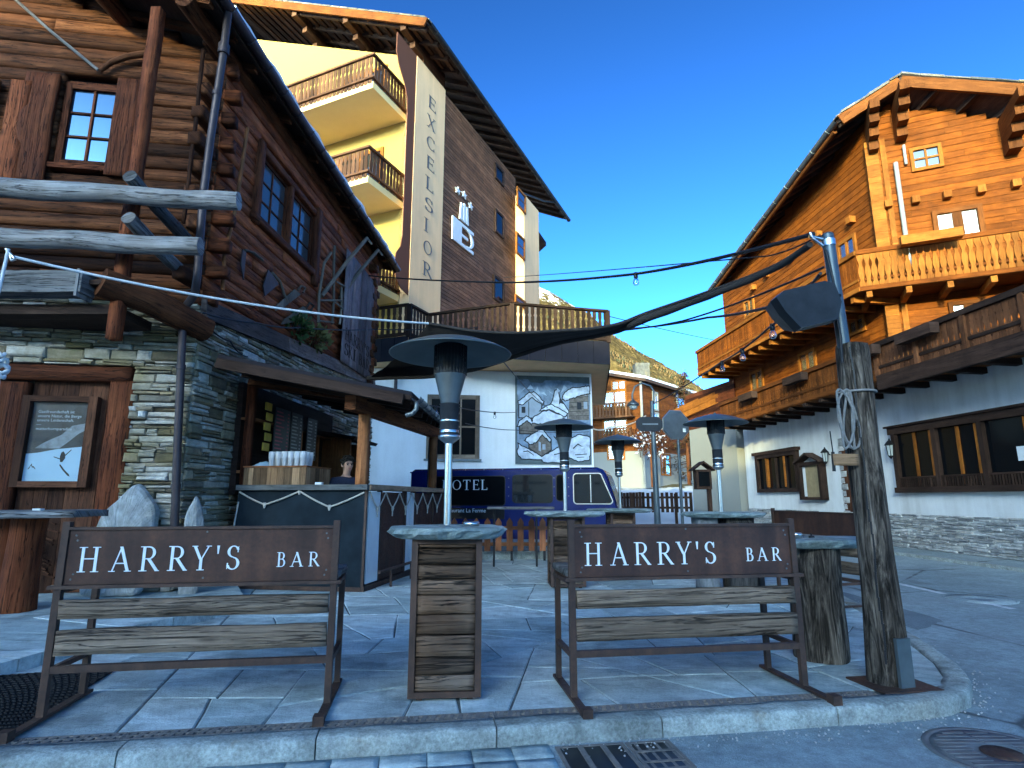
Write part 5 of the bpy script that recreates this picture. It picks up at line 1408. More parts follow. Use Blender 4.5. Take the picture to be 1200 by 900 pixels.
# crate with cups
cr = thing('cup_crate', 'wooden crate of upright boards standing on the bar counter', 'crate', FLw + Vector((.05, .0, CZ)))
cf = FLw + fn * .0 + (-fd) * .06 + Vector((0, 0, 0)); cu = -fd; cv = -fn
M = Matrix(((cu.x, cv.x, 0, cf.x), (cu.y, cv.y, 0, cf.y), (0, 0, 1, CZ + .002), (0, 0, 0, 1)))
cw, cd, chh = .98, .75, .27
m = MB(M)
for yy in (0, cd - .022):
    x = 0
    while x < cw - .01:
        w = min(rnd.uniform(.07, .12), cw - x); m.box(x + .002, x + w - .002, yy, yy + .022, .0, chh - .024 + rnd.uniform(-.004, .002)); x += w
for xx in (0, cw - .022):
    y = .022
    while y < cd - .03:
        w = min(rnd.uniform(.1, .14), cd - .022 - y); m.box(xx, xx + .022, y + .002, y + w - .002, 0, chh - .024); y += w
m.build('crate_boards', W_crate, cr)
m = MB(M); m.box(-.01, cw + .01, -.012, cd, chh - .02, chh); m.build('crate_top', W_post2, cr)
cups = []
for j in range(3):
    for i in range(6):
        c = M @ Vector((.36 + i * .098 + rnd.uniform(-.006, .006), .12 + j * .11, chh + .001))
        if not cups:
            t = thing('cup_stack', 'clear plastic cup stack on the boarded crate', 'cups', c, 0, 'stacks of clear plastic cups')
            m = MB(frame(c)); m.lathe((0, 0, 0), [(.030, 0), (.044, .115), (.046, .118), (.046, .20), (.0435, .20), (.0275, .005), (0, .005)], 14); 
            for q in range(9): m.lathe((0, 0, 0), [(.0455, .118 + q * .011), (.048, .122 + q * .011), (.0455, .126 + q * .011)], 14)
            m.build('nested_cups', M_cup, t); cups.append(t); t['label'] = 'clear plastic cup stack among those lined up on the boarded crate'
        else:
            dup(cups[0], c, 0, 'clear plastic cup stack among those lined up on the boarded crate')
m = MB(M)
R_ = []
for i in range(9):
    R_.append([Vector((.06 + .03 * i, .08 + .03 * j, chh + .004 + .07 * max(0, (1 - ((i - 4) / 4.2) ** 2) * (1 - ((j - 4) / 4.2) ** 2)) * (1 + .6 * noise.noise(Vector((i * .6, j * .6, 2)))))) for j in range(9)])
m.grid(R_); tag(m.build('bar_cloth', mat_plain('pale_blue_cloth', (.36, .48, .56), .9, 0, .15, 9, .3), None, M @ Vector((.15, .2, chh))), 'crumpled pale blue cloth on the crate left of the cups', 'cloth')
m = MB(M); m.box(1.1, 1.2, .05, .11, .0, .035); tag(m.build('napkin_pack', M_whitepaint, None, M @ Vector((1.15, .08, 0))), 'small white napkin pack on the counter right of the crate', 'napkins')
for k, (a, lab) in enumerate(((1.28, 'dark bottle behind the counter, left of the cups'),)):
    c = LS.w(1.3, .45, 1.7)
    pass

# ================================================================ PERSON BEHIND THE BAR
def skin(name, joints, edges, mat, parent, M, root=0, sub=2):
    me = bpy.data.meshes.new(name); me.from_pydata([M @ Vector(j[:3]) for j in joints], edges, [])
    o = bpy.data.objects.new(name + '_tmp', me); COL.objects.link(o)
    md = o.modifiers.new('s', 'SKIN'); me.skin_vertices
    if not me.skin_vertices: me.attributes.new('skin', 'FLOAT', 'POINT')
    for i, j in enumerate(joints):
        r = j[3] if isinstance(j[3], tuple) else (j[3], j[3])
        me.skin_vertices[0].data[i].radius = r; me.skin_vertices[0].data[i].use_root = (i == root)
    md.use_smooth_shade = True
    s_ = o.modifiers.new('u', 'SUBSURF'); s_.levels = sub; s_.render_levels = sub
    bpy.context.view_layer.update()
    ev = o.evaluated_get(bpy.context.evaluated_depsgraph_get()); out = bpy.data.meshes.new_from_object(ev)
    bpy.data.objects.remove(o)
    out.materials.clear(); out.materials.append(mat); out.transform(WM[parent.name].inverted())
    for p in out.polygons: p.use_smooth = True
    q = bpy.data.objects.new(name, out); COL.objects.link(q); q.parent = parent; WM[q.name] = WM[parent.name].copy()
    return q
M_skin = mat_plain('skin', (.42, .25, .18), .55, 0, .1, 9, .1)
M_jacket = mat_plain('navy_jacket_cloth', (.012, .016, .035), .85, 0, .25, 20, .3)
M_trouser = mat_plain('dark_trouser_cloth', (.02, .02, .022), .85, 0, .25, 20, .3)
M_hair = mat_plain('dark_hair', (.014, .011, .009), .6, 0, .3, 60, .6)
FLZ = .12
pp_ = Vector((-2.62, 9.3, FLZ))
m = MB(); quadbox(m, FR - fn * .08 + sd * .5, FLw - fn * .08 + sd * .5, -fn, 0, 2.9, .0, FLZ); m.build('floor_boards', W_dark, bar)
pers = thing('person', 'young person with dark hair in a navy jacket standing behind the bar', 'person', pp_)
PM = frame(pp_, R(38))      # faces local -y
J = [(0, 0, .92, (.14, .1)), (0, 0, 1.08, (.13, .095)), (0, -.01, 1.27, (.15, .1)), (0, .0, 1.40, (.12, .085)), (0, -.012, 1.48, .055), (0, -.03, 1.55, (.06, .065)), (0, -.045, 1.62, (.075, .092)), (0, -.04, 1.69, (.076, .095)), (0, -.03, 1.745, (.05, .065)),
     (.09, 0, .86, .09), (.1, -.02, .48, .062), (.1, .02, .09, .04), (.1, -.13, .045, .036), (-.09, 0, .86, .09), (-.1, -.02, .48, .062), (-.1, .02, .09, .04), (-.1, -.13, .045, .036),
     (.18, 0, 1.39, .06), (.235, .0, 1.12, .045), (.17, -.22, 1.04, .034), (.155, -.30, 1.03, (.036, .02)), (-.18, 0, 1.39, .06), (-.235, 0, 1.12, .045), (-.17, -.22, 1.04, .034), (-.155, -.30, 1.03, (.036, .02)),
     (0, -.15, 1.622, .011)]
Ed = [(0, 1), (1, 2), (2, 3), (3, 4), (4, 5), (5, 6), (6, 7), (7, 8), (0, 9), (9, 10), (10, 11), (11, 12), (0, 13), (13, 14), (14, 15), (15, 16), (3, 17), (17, 18), (18, 19), (19, 20), (3, 21), (21, 22), (22, 23), (23, 24), (6, 25)]
for sx, wrist in ((1, 20), (-1, 24)):
    w = J[wrist]
    for k, (dx, L) in enumerate(((-.024, .062), (-.008, .072), (.009, .067), (.025, .052))):
        b = len(J); J.append((w[0] + dx, w[1] - .045, w[2], .010)); J.append((w[0] + dx * 1.2, w[1] - .045 - L * .55, w[2] - .008, .0085)); J.append((w[0] + dx * 1.2, w[1] - .045 - L, w[2] - .03, .007))
        Ed += [(wrist, b), (b, b + 1), (b + 1, b + 2)]
    b = len(J); J.append((w[0] - sx * .042, w[1] - .02, w[2] - .01, .0105)); J.append((w[0] - sx * .056, w[1] - .055, w[2] - .016, .009)); Ed += [(wrist, b), (b, b + 1)]
skin('body', J, Ed, M_skin, pers, PM)
JJ = [(0, 0, .90, (.165, .125)), (0, 0, 1.1, (.16, .12)), (0, -.01, 1.28, (.175, .125)), (0, .0, 1.40, (.14, .105)), (0, -.0, 1.47, (.075, .075)), (.185, 0, 1.39, .08), (.245, 0, 1.12, .066), (.18, -.2, 1.045, .052), (-.185, 0, 1.39, .08), (-.245, 0, 1.12, .066), (-.18, -.2, 1.045, .052)]
skin('jacket', JJ, [(0, 1), (1, 2), (2, 3), (3, 4), (3, 5), (5, 6), (6, 7), (3, 8), (8, 9), (9, 10)], M_jacket, pers, PM)
JT = [(0, 0, .93, (.155, .115)), (.09, 0, .82, .105), (.1, -.02, .48, .08), (.1, .02, .12, .065), (-.09, 0, .82, .105), (-.1, -.02, .48, .08), (-.1, .02, .12, .065)]
skin('trousers', JT, [(0, 1), (1, 2), (2, 3), (0, 4), (4, 5), (5, 6)], M_trouser, pers, PM)
for sx in (-1, 1):
    skin('shoe', [(sx * .1, .05, .05, (.05, .045)), (sx * .1, -.06, .045, (.052, .04)), (sx * .1, -.17, .035, (.042, .03))], [(0, 1), (1, 2)], M_black, pers, PM)
    m = MB(PM); c = Vector((sx * .033, -.128, 1.648)); m.lathe(c, [(0, -.012), (.009, -.009), (.013, 0), (.009, .009), (0, .012)], 10); m.build('eye', M_black, pers)
    m = MB(PM); m.beam((sx * .015, -.137, 1.668), (sx * .055, -.125, 1.667), .012, .009); m.build('eyebrow', M_hair, pers)
    m = MB(PM); m.lathe((sx * .08, -.03, 1.635), [(0, -.03), (.012, -.02), (.016, 0), (.013, .02), (0, .032)], 8); m.build('ear', M_skin, pers)
m = MB(PM); m.beam((-.024, -.134, 1.582), (.024, -.134, 1.582), .012, .009); m.build('mouth', mat_plain('lips', (.3, .12, .1), .5), pers)
m = MB(PM)
rows_ = []
for i in range(15):
    th_ = PI * .62 * i / 14; row = []
    for k in range(25):
        a = 2 * PI * k / 24
        front = max(0, -math.sin(a)); lim = th_ * (1 - .38 * front)
        r_ = 1 + .12 * noise.noise(Vector((math.cos(a) * 3, math.sin(a) * 3, th_ * 4)))
        row.append(Vector((.092 * math.sin(lim) * math.cos(a) * r_, -.035 + .112 * math.sin(lim) * math.sin(a) * r_, 1.665 + .118 * math.cos(lim) * r_)))
    rows_.append(row)
m.grid(rows_)
for _ in range(220):
    a = rnd.uniform(0, 2 * PI); t_ = rnd.uniform(.1, 1.4) * (1 - .3 * max(0, -math.sin(a)))
    n_ = Vector((math.sin(t_) * math.cos(a), math.sin(t_) * math.sin(a), math.cos(t_))); p = Vector((.09 * n_.x, -.035 + .11 * n_.y, 1.665 + .117 * n_.z))
    q = p + n_ * .02 + Vector((rnd.uniform(-.03, .03), -.01, rnd.uniform(-.03, .005))); m.tube([p, p.lerp(q, .5) + n_ * .008, q], [.012, .009, .003], 5)
m.build('hair', M_hair, pers)

# ================================================================ HOTEL
HO = (-3.39, 18.0)
HS = Wall(HO, math.atan2(.41, .912)); HF = Wall(HO, math.atan2(-.912, .41), -1)
hot = thing('hotel', 'tall cream and brown hotel with balconies, EXCELSIOR lettering and roof terrace', 'hotel', (HO[0], HO[1], 0))
HL = HS.p(604, 260)[0]; HL2 = HS.p(622, 300)[0]; aP = HS.p(518, 220)[0]
eN, eF = at(500, 27, 17.0), at(665, 258, 31.4)
RSL = .496
# side wall of horizontal boards, panel with the name, pale end bay
m = MB(HS.M); m.box(aP + .02, HL, -.3, -.03, 5.8, 16.4); m.build('wall_core', W_dark, hot)
m = MB(HS.M); z = 6.0
while z < 16.4:
    q = [aP] + [aP + (HL - aP) * f_ for f_ in sorted(rnd.sample([.2, .35, .5, .65, .8], 2))] + [HL]
    for a, b in zip(q, q[1:]): m.hexa([(a + .002, -.03, z), (b - .002, -.03, z), (b - .002, .012, z), (a + .002, .012, z), (a + .002, -.03, z + .142), (b - .002, -.03, z + .142), (b - .002, -.004, z + .142), (a + .002, -.004, z + .142)])
    z += .146
m.build('side_cladding', W_brown, hot)
m = MB(HS.M); m.box(.0, aP, -.4, .05, 5.8, 16.6); pan = m.build('name_panel', M_cream, hot)
m = MB(HS.M); m.box(HL, HL2, -3.0, .45, 5.0, 15.6); m.build('end_bay', M_cream, hot)
zs = [HS.p(505 - (i * 1.1), y, .05)[1] for i, y in enumerate((122, 156, 180, 198, 216, 241, 263, 288, 323))]
m = MB()
tops = [(110, 134), (137, 160), (160, 182), (183, 207), (207, 231), (233, 255), (253, 277), (280, 298), (305, 322)]
ztop = HS.p(504, 112, .05)[1]; zbot = HS.p(498, 323, .05)[1]
for i, ch in enumerate('EXCELSIOR'):
    st = (ztop - zbot) / 8.62; zt = ztop - i * st * 1.0; h = st * .62
    w = aP * .30; ac = aP * .52
    put_glyph(m, ch, HS.w(ac - w / 2, .052, zt - h), HS.d, (0, 0, 1), w if ch != 'I' else w * .5, h, .012)
m.build('lettering', mat_plain('grey_letter_paint', (.10, .09, .085), .6), pan)
# corner fin: orange inside, brown outside
m = MB(HF.M)
prof = [(1.15, 16.4), (1.15, 15.9), (1.0, 15.5), (.62, 15.0), (.45, 14.6), (.42, 14.0), (.42, 9.6), (.5, 9.2), (.72, 8.9), (.8, 8.5), (.7, 8.1), (.4, 7.8), (-.05, 7.7), (-.05, 16.6), (1.15, 16.6)]
m.prism(HF.w(.0, 0, 0), HF.n, (0, 0, 1), prof, .32); m.build('corner_fin', M_orange, hot)
m = MB(); m.prism(HF.w(-.035, 0, 0), HF.n, (0, 0, 1), [(x + .02 if x > 0 else x, y) for x, y in prof], .03); m.build('fin_side', M_brownpaint, hot)
# front wall with balconies
m = MB(HF.M); m.box(.32, 12, -.4, -.0, 5.0, 16.4)
m.prism(HF.w(.32, -.4, 16.4), HF.d, (0, 0, 1), [(0, 0), (11.7, 0), (11.7, 4.6), (9.6, 4.75)], .35) if False else None
m.hexa([(.32, -.4, 16.4), (12, -.4, 16.4), (12, 0, 16.4), (.32, 0, 16.4), (.32, -.4, 16.7), (12, -.4, 22), (12, 0, 22), (.32, 0, 16.7)])
m.build('front_wall', M_yellow, hot)
M_balcslab = mat_plaster('bounce_lit_yellow_render', (.74, .56, .25), (.5, .36, .14), .15)  # yellow render lightened to carry bounce light on the balcony soffits
def hotel_balcony(z):
    m = MB(HF.M); m.box(.33, 9.0, .0, 1.85, z - .22, z); b = m.build('balcony', M_balcslab, hot)
    m = MB(); 
    balusters(m, HF.w(.36, 1.86, 0), HF.w(9, 1.86, 0), z - .05, z + .92, .13, .16, PLANK); balusters(m, HF.w(.34, .05, 0), HF.w(.34, 1.8, 0), z - .05, z + .92, .13, .16, PLANK)
    m.M = HF.M
    for zz_ in (z + .93, z + .1):
        m.box(.28, 9, 1.84, 1.93, zz_, zz_ + .07); m.box(.28, .38, .02, 1.84, zz_, zz_ + .07)
    m.M = Matrix.Identity(4); m.build('balustrade', W_hotel, b)
    # door and glazing at the back of the balcony
    for x0 in (1.2, 4.4):
        window(hot, HF, (x0, x0 + 2.0, z + .02, z + 2.3), 2, 1, W_larch2, M_glass, fw=.12, mw=.1, proud=.06, nm='balcony_door')
for z in (14.35, 11.05, 7.75): hotel_balcony(z)
# roof
rdir = HF.d; out = HF.n
up = Vector((0, 0, RSL)); 
def rp(t, s_, off=0): # t metres up-slope from the eave, s_ along the eave from the front edge
    base = eN.lerp(eF, s_ / 15.7); return base + rdir * t + Vector((0, 0, RSL * t + off))
m = MB(); T_ = 10.5; SL = 15.7
m.hexa([rp(0, 0), rp(T_, 0), rp(T_, SL), rp(0, SL), rp(0, 0, .14), rp(T_, 0, .14), rp(T_, SL, .14), rp(0, SL, .14)])
q2 = lambda t, s_, off: eN.lerp(eF, s_ / 15.7) + rdir * t + Vector((0, 0, RSL * (2 * T_ - t) + off))
m.hexa([q2(T_, 0, 0), q2(20, 0, 0), q2(20, SL, 0), q2(T_, SL, 0), q2(T_, 0, .14), q2(20, 0, .14), q2(20, SL, .14), q2(T_, SL, .14)])
rf = m.build('roof', W_eave, hot)
m = MB(); k = 0.2
while k < SL: m.beam(rp(.1, k, -.09), rp(6, k, -.09), .11, .16); k += .75
m.build('rafters', W_eave, rf)
m = MB(); m.beam(rp(0, -.04, .0), rp(T_, -.04, .0), .07, .30); m.build('verge_board', W_balc, rf)
m = MB()
for t_ in (1.0, 3.6, 6.2):
    a = rp(t_, .05, -.14); b = rp(t_, 2.6, -.16)
    for k, (L, dz) in enumerate(((2.5, 0), (1.9, -.24), (1.3, -.48))):
        m.beam(rp(t_, 2.8, -.22 + dz), rp(t_, 2.8 - L - .25, -.22 + dz), .22, .235)
k = 0
for t_ in [x * .45 + .3 for x in range(22)]:
    m.beam(rp(t_, .02, -.05), rp(t_, 2.5, -.05), .12, .1)
m.build('purlins', W_hotel, rf)
m = MB(); halfpipe(m, eN + Vector((.09, 0, .0)), eF + Vector((.09, 0, 0)), .11, 8, .8); m.tube([eF.lerp(eN, .16) + Vector((.05, 0, -.1)), eF.lerp(eN, .2) + Vector((-.3, 0, -.35)), HS.w(HL - .1, .1, eF.z - 1.3)], .05, 8); m.build('gutter', M_iron, hot)
m = MB(); k = 0
while k < SL - .3:
    L = rnd.uniform(.4, .7)
    for t_ in (-.08, .5, 1.1, 1.7): m.hexa([rp(t_, k, .15), rp(t_ + .7, k, .15), rp(t_ + .7, k + L - .02, .15), rp(t_, k + L - .02, .15), rp(t_, k, .2), rp(t_ + .7, k, .18), rp(t_ + .7, k + L - .02, .18), rp(t_, k + L - .02, .21)])
    k += L
t_ = 0
while t_ < T_:
    L = rnd.uniform(.35, .6); m.hexa([rp(t_, -.09, .15), rp(t_ + L, -.09, .15), rp(t_ + L, .5, .15), rp(t_, .5, .15), rp(t_, -.12, .19), rp(t_ + L - .03, -.1, .2), rp(t_ + L, .5, .2), rp(t_, .5, .18)]); t_ += L
m.build('roof_slabs', M_slate, rf)
# lower back roof
m = MB(); a = at(622, 262, 33); b = at(640, 288, 34.5); m.hexa([a, b, b + Vector((-2.5, 6, 0)), a + Vector((-2.5, 6, 0)), a + Vector((0, 0, .25)), b + Vector((0, 0, .25)), b + Vector((-2.5, 6, .25)), a + Vector((-2.5, 6, .25))]); m.build('rear_roof', W_eave, hot)
# side windows
for r_ in ((580, 196, 590, 214), (580, 249, 590, 276), (578, 326, 590, 354)):
    window(hot, HS, HS.rect(*r_, .02), 1, 1, W_dark, M_darkglass, b=.02, fw=.1, proud=.05)
for r_ in ((606, 224, 616, 246), (605, 276, 615, 301), (604, 349, 616, 358)):
    window(hot, HS, HS.rect(*r_, .47), 1, 2, W_larch2, M_glass, b=.45, fw=.1, proud=.05)
# emblem on the side wall: three stars, three bars, block letter with a wheel
em = thing('hotel_emblem', 'white emblem with three stars and a block letter on the brown hotel wall', 'sign', HS.w(HS.p(545, 270, .1)[0], .1, 9.9))
a0, _ = HS.p(533.5, 270, .2); a1, _ = HS.p(558, 285, .2); zt = HS.p(534.5, 252, .2)[1]; zb = HS.p(533.5, 279, .2)[1]
W_ = a1 - a0; Hh = zt - zb
def epoly(name, pts, par=em, k=0, mat=M_whitepaint, d=.06):
    m = MB(); m.prism(HS.w(a0, .03, zb), HS.d, (0, 0, 1), [(x * W_, y * Hh) for x, y in pts], d + k * .004); return m.build(name, mat, par)
epoly('block_letter', [(0, 0), (1, 0), (1, .14), (.42, .14), (.42, .42), (.72, .42), (.72, .54), (.42, .54), (.42, .86), (1, .86), (1, 1), (0, 1)])
m = MB()
arc = L_arc(.66, .5, .3, .36, -90, 90, .1, .06, 12)
for k, p in enumerate(arc): m.prism(HS.w(a0, .03, zb), HS.d, (0, 0, 1), [(x * W_, y * Hh) for x, y in p], .066 + k * .0004)
m.build('block_letter', M_whitepaint, em)
for i in range(3):
    x = .38 + .15 * i; epoly('bar', [(x - .07 + (i - 1) * -.0, 1.12), (x + .05, 1.12), (x + .035 + (1 - i) * .03, 1.95 - .06 * abs(i - 1)), (x - .035 + (1 - i) * .03, 1.95 - .06 * abs(i - 1))], k=1 + i)
for cx, cy in ((.22, 2.28), (.52, 2.36), (.84, 2.12)):
    pts = []
    for k in range(10):
        a = PI / 2 + 2 * PI * k / 10; r_ = .17 if k % 2 == 0 else .075
        pts.append((cx + r_ * math.cos(a) * .75, cy + r_ * math.sin(a)))
    epoly('star', pts)
# terrace and ground floor
TZ = 5.72; RZ = 6.68
T = [gr(420, 364, RZ), gr(480, 357, RZ), gr(502, 369, RZ), gr(600, 356, RZ), gr(712, 365, RZ)]
T = [Vector((p.x, p.y, 0)) for p in T]
bk = [Vector((T[4].x + 1.0, 24, 0)), Vector((T[0].x - 1, 24, 0))]
m = MB(); P = T + bk; n = len(P)
ctr = Vector((-.5, 20, 0))
m.add([p + Vector((0, 0, 5.08)) for p in P] + [p + Vector((0, 0, TZ)) for p in P], [tuple(range(n))[::-1], tuple(range(n, 2 * n))] + [(k, (k + 1) % n, n + (k + 1) % n, n + k) for k in range(n)])
sl = m.build('terrace_slab', M_cream, hot)
m = MB()
for a, b in zip(T, T[1:]):
    d = (b - a).normalized(); nn = Vector((d.y, -d.x, 0)); L = (b - a).length; k = 0; N = max(1, int(L / .42))
    for i in range(N):
        p = a + d * (L * i / N + .006); q = a + d * (L * (i + 1) / N - .006); quadbox(m, p, q, nn, .0, .03, 5.06, TZ + .03)
quadbox(m, T[4], bk[0], Vector((1, 0, 0)), 0, .03, 5.06, TZ + .03)
m.build('fascia', M_fascia, sl)
m = MB()
for a, b in list(zip(T, T[1:])) + [(T[4], bk[0])]:
    balusters(m, a, b, TZ + .08, RZ - .05, .10, .17, PLANK, .03)
    m.beam(a + Vector((0, 0, RZ)), b + Vector((0, 0, RZ)), .14, .06); m.beam(a + Vector((0, 0, TZ + .1)), b + Vector((0, 0, TZ + .1)), .07, .09)
for p in T: m.box(p.x - .06, p.x + .06, p.y - .06, p.y + .06, TZ, RZ)
m.build('balustrade', mat_wood('dark_terrace_wood', (.02, .011, .007), (.055, .03, .018), (.11, .06, .036), .3), hot)
GW = Wall((1.9, 17.75), math.atan2(.99, .12))
gA, gB = GW.p(405, 500)[0], GW.p(694, 480)[0]
m = MB(GW.M); m.box(gA, gB, -.5, 0, -.2, 5.07); m.build('ground_wall', M_hotelwhite, hot)
m = MB(GW.M); m.box(gB - .25, gB, -5, -.5, -.2, 5.07); m.build('ground_wall', M_cream, hot)
rg = GW.rect(500, 463, 562, 538)
window(hot, GW, rg, 3, 2, W_tan, M_darkglass, fw=.13, mw=.05, proud=.05, sill=M_galv)
m = MB(GW.M); 
for px, y0, y1 in ((463, 425, 470), (470, 395, 440)):
    a, z0 = GW.p(px, y1, .08); z1 = GW.p(px, y0, .08)[1]; m.tube([(a, .08, z0), (a, .08, z1)], .05, 8)
m.build('waste_pipe', M_copper, hot)
# chimney-less small canopy on the terrace
# ---------------- mural: carved snowy village relief
mr = GW.rect(604, 441, 692, 544, .05)
mu = thing('mural', 'carved and painted relief of a snowy alpine village on the white wall behind the van', 'mural', GW.w(mr[0], .05, mr[2]))
MW, MH = mr[1] - mr[0], mr[3] - mr[2]
m = MB(GW.M); m.box(mr[0], mr[1], .005, .05, mr[2], mr[3]); bd = m.build('board', mat_plain('mural_slate_ground', (.10, .125, .13), .7, 0, .25, 5, .1), mu)
O_ = GW.w(mr[0], .05, mr[2])
OUTL = ('peak_print', 'chalet_roof_snow', 'house_roof_snow', 'snow_mound', 'hut_roof_snow', 'snow_drift', 'house_relief', 'hut_relief')
def mp(name, pts, mat, k, d=.012):
    if name in OUTL:
        m = MB(); m.prism(O_, GW.d, (0, 0, 1), inset([(x * MW, y * MH) for x, y in pts], -.032), d + .006 * k - .003); m.build('contour', M_pdark, bd)
    m = MB(); m.prism(O_, GW.d, (0, 0, 1), [(x * MW, y * MH) for x, y in pts], d + .006 * k); return m.build(name, mat, bd)
M_mblue = mat_plain('mural_sky_blue', (.17, .23, .31), .8, 0, .6, 4, .1); M_mwhite = mat_plain('mural_snow_white', (.46, .52, .60), .8, 0, .4, 7, .1)
M_mbrown = mat_plain('mural_timber', (.13, .115, .10), .8, 0, .6, 9, .2); M_mpale = mat_plain('mural_pale_wall', (.26, .31, .37), .8, 0, .2, 6, .1)
def wavy(pts, amp=.008, n=5):
    out = []
    for i, a in enumerate(pts):
        b = pts[(i + 1) % len(pts)]
        for k in range(n):
            f_ = k / n; out.append((a[0] + (b[0] - a[0]) * f_ + (rnd.uniform(-amp, amp) if k else 0), a[1] + (b[1] - a[1]) * f_ + (rnd.uniform(-amp, amp) if k else 0)))
    return out
mp('relief', wavy([(.02, .13), (.07, .06), (.34, .05), (.37, .02), (.66, .02), (.7, .07), (.82, .03), (.95, .04), (.99, .1), (.99, .92), (.78, .93), (.7, .95), (.4, .95), (.36, .92), (.2, .92), (.17, .96), (.03, .95), (.02, .8), (.04, .7), (.02, .5)], .004), M_mblue, 0)
mp('peak_print', [(.44, .62), (.5, .72), (.53, .83), (.56, .84), (.59, .74), (.64, .68), (.7, .6), (.7, .5), (.44, .52)], M_mwhite, 1)
mp('peak_shade', [(.565, .835), (.60, .73), (.65, .675), (.60, .69), (.575, .67), (.585, .74)], M_pdark, 2)
mp('chalet_relief', [(.7, .5), (.98, .5), (.98, .82), (.72, .74)], M_mbrown, 1); mp('chalet_roof_snow', wavy([(.63, .75), (.66, .72), (.75, .75), (.85, .78), (.99, .81), (.99, .89), (.9, .88), (.75, .86), (.66, .81)], .006), M_mwhite, 2)
for i in range(5): mp('log_line', [(.71, .54 + i * .05), (.98, .55 + i * .055), (.98, .555 + i * .055), (.71, .546 + i * .05)], M_pdark, 2)
mp('window_print', [(.82, .62), (.88, .62), (.88, .7), (.82, .7)], M_pdark, 3); mp('window_print', [(.91, .63), (.96, .63), (.96, .71), (.91, .71)], M_mpale, 3)
mp('house_relief', [(.05, .52), (.34, .52), (.34, .68), (.22, .77), (.05, .66)], M_mpale, 1); mp('house_roof_snow', wavy([(.04, .67), (.1, .67), (.22, .755), (.36, .67), (.37, .7), (.24, .81), (.17, .79), (.04, .7)], .006), M_mwhite, 2)
mp('window_print', [(.08, .57), (.13, .57), (.13, .64), (.08, .64)], M_pdark, 2); mp('house_edge', [(.17, .5), (.18, .5), (.18, .7), (.17, .7)], M_pdark, 2)
mp('snow_mound', wavy([(.22, .46), (.24, .52), (.35, .58), (.45, .6), (.55, .56), (.68, .55), (.68, .48), (.5, .46), (.35, .45)], .006), M_mwhite, 2)
mp('snow_mound', wavy([(.33, .60), (.4, .65), (.47, .67), (.6, .61), (.68, .57), (.66, .54), (.55, .58), (.45, .62)], .006), M_mwhite, 3)
mp('hut_relief', [(.06, .34), (.3, .34), (.3, .44), (.15, .48), (.06, .42)], M_mbrown, 1); mp('hut_roof_snow', wavy([(.03, .42), (.06, .43), (.15, .49), (.2, .46), (.22, .44), (.2, .5), (.14, .53), (.05, .47)], .005), M_mwhite, 2)
mp('hut_relief', [(.18, .18), (.34, .09), (.46, .16), (.46, .26), (.36, .36), (.18, .28)], M_mbrown, 2); mp('hut_roof_snow', wavy([(.13, .26), (.15, .29), (.3, .37), (.36, .375), (.46, .27), (.45, .25), (.35, .335), (.26, .24), (.2, .22)], .005), M_mwhite, 3)
mp('window_print', [(.35, .16), (.39, .16), (.39, .22), (.35, .22)], M_mpale, 4); mp('door_print', [(.30, .15), (.33, .14), (.33, .24), (.30, .25)], M_mpale, 4)
mp('snow_drift', wavy([(.03, .12), (.08, .06), (.34, .055), (.37, .025), (.65, .025), (.7, .08), (.82, .035), (.96, .05), (.98, .12), (.98, .3), (.85, .33), (.72, .28), (.6, .2), (.45, .13), (.35, .08), (.22, .14), (.1, .19), (.04, .22)], .006), M_mwhite, 1)
for pts in ([(.1, .14), (.16, .15), (.24, .1), (.24, .092), (.16, .138), (.1, .13)], [(.76, .17), (.82, .22), (.86, .2), (.9, .2), (.86, .21), (.82, .235), (.75, .18)], [(.5, .1), (.6, .12), (.63, .1), (.6, .13), (.5, .11)], [(.78, .11), (.94, .12), (.94, .112), (.78, .1)], [(.5, .32), (.58, .25), (.6, .2), (.585, .24), (.5, .305)], [(.8, .08), (.9, .085), (.9, .078), (.8, .072)]):
    mp('brush_line', pts, M_pdark, 3)
for i in range(10): 
    x = .06 + i * .09; mp('brush_line', [(x, .80 + .05 * math.sin(i * 2.1)), (x + .05, .85 + .05 * math.sin(i * 1.3)), (x + .09, .82 + .05 * math.cos(i))], mat_plain('mural_pale_blue', (.34, .43, .54), .8) if i == 0 else bpy.data.materials['mural_pale_blue'], 1)

# ================================================================ BLUE HOTEL VAN
v0 = at(714, 600, 13.0); vyaw = R(-14)
vo_ = Vector((v0.x, v0.y, 0))
van = thing('hotel_van', 'boxy royal blue hotel minibus with white lettering behind the picket fence', 'van', vo_, vyaw)
VM = frame(vo_, vyaw)   # local x towards the nose (0 = nose), -y side faces us
M_blue = mat_plain('royal_blue_paint', (.003, .012, .10), .22, 0, .1, 4, .03, .6, **{'Coat Weight': .5})
VZ = 1.93
m = MB(VM)
side = [(.2, .35), (.22, .95), (.17, 1.08), (-.05, 1.79), (-.12, 1.88), (-.25, VZ), (-4.6, VZ), (-4.7, 1.86), (-4.72, .35)]
def vside(y): return [Vector((x, y, z)) for x, z in side]
A = vside(.05); B = vside(-.0)
n = len(side)
inset_ = lambda y, k: [Vector((x - (0 if x < -2 else .03 * k) + (.03 * k if x < -2 else 0), y, z - (.04 * k if z > 1.7 else 0))) for x, z in side]
rings = [inset_(.0, 1), inset_(-.05, 0), inset_(-1.75, 0), inset_(-1.8, 1)]
rings = [[Vector((p.x, p.y + 1.8, p.z)) for p in r_] for r_ in rings]
vs = [p for r_ in rings for p in r_]
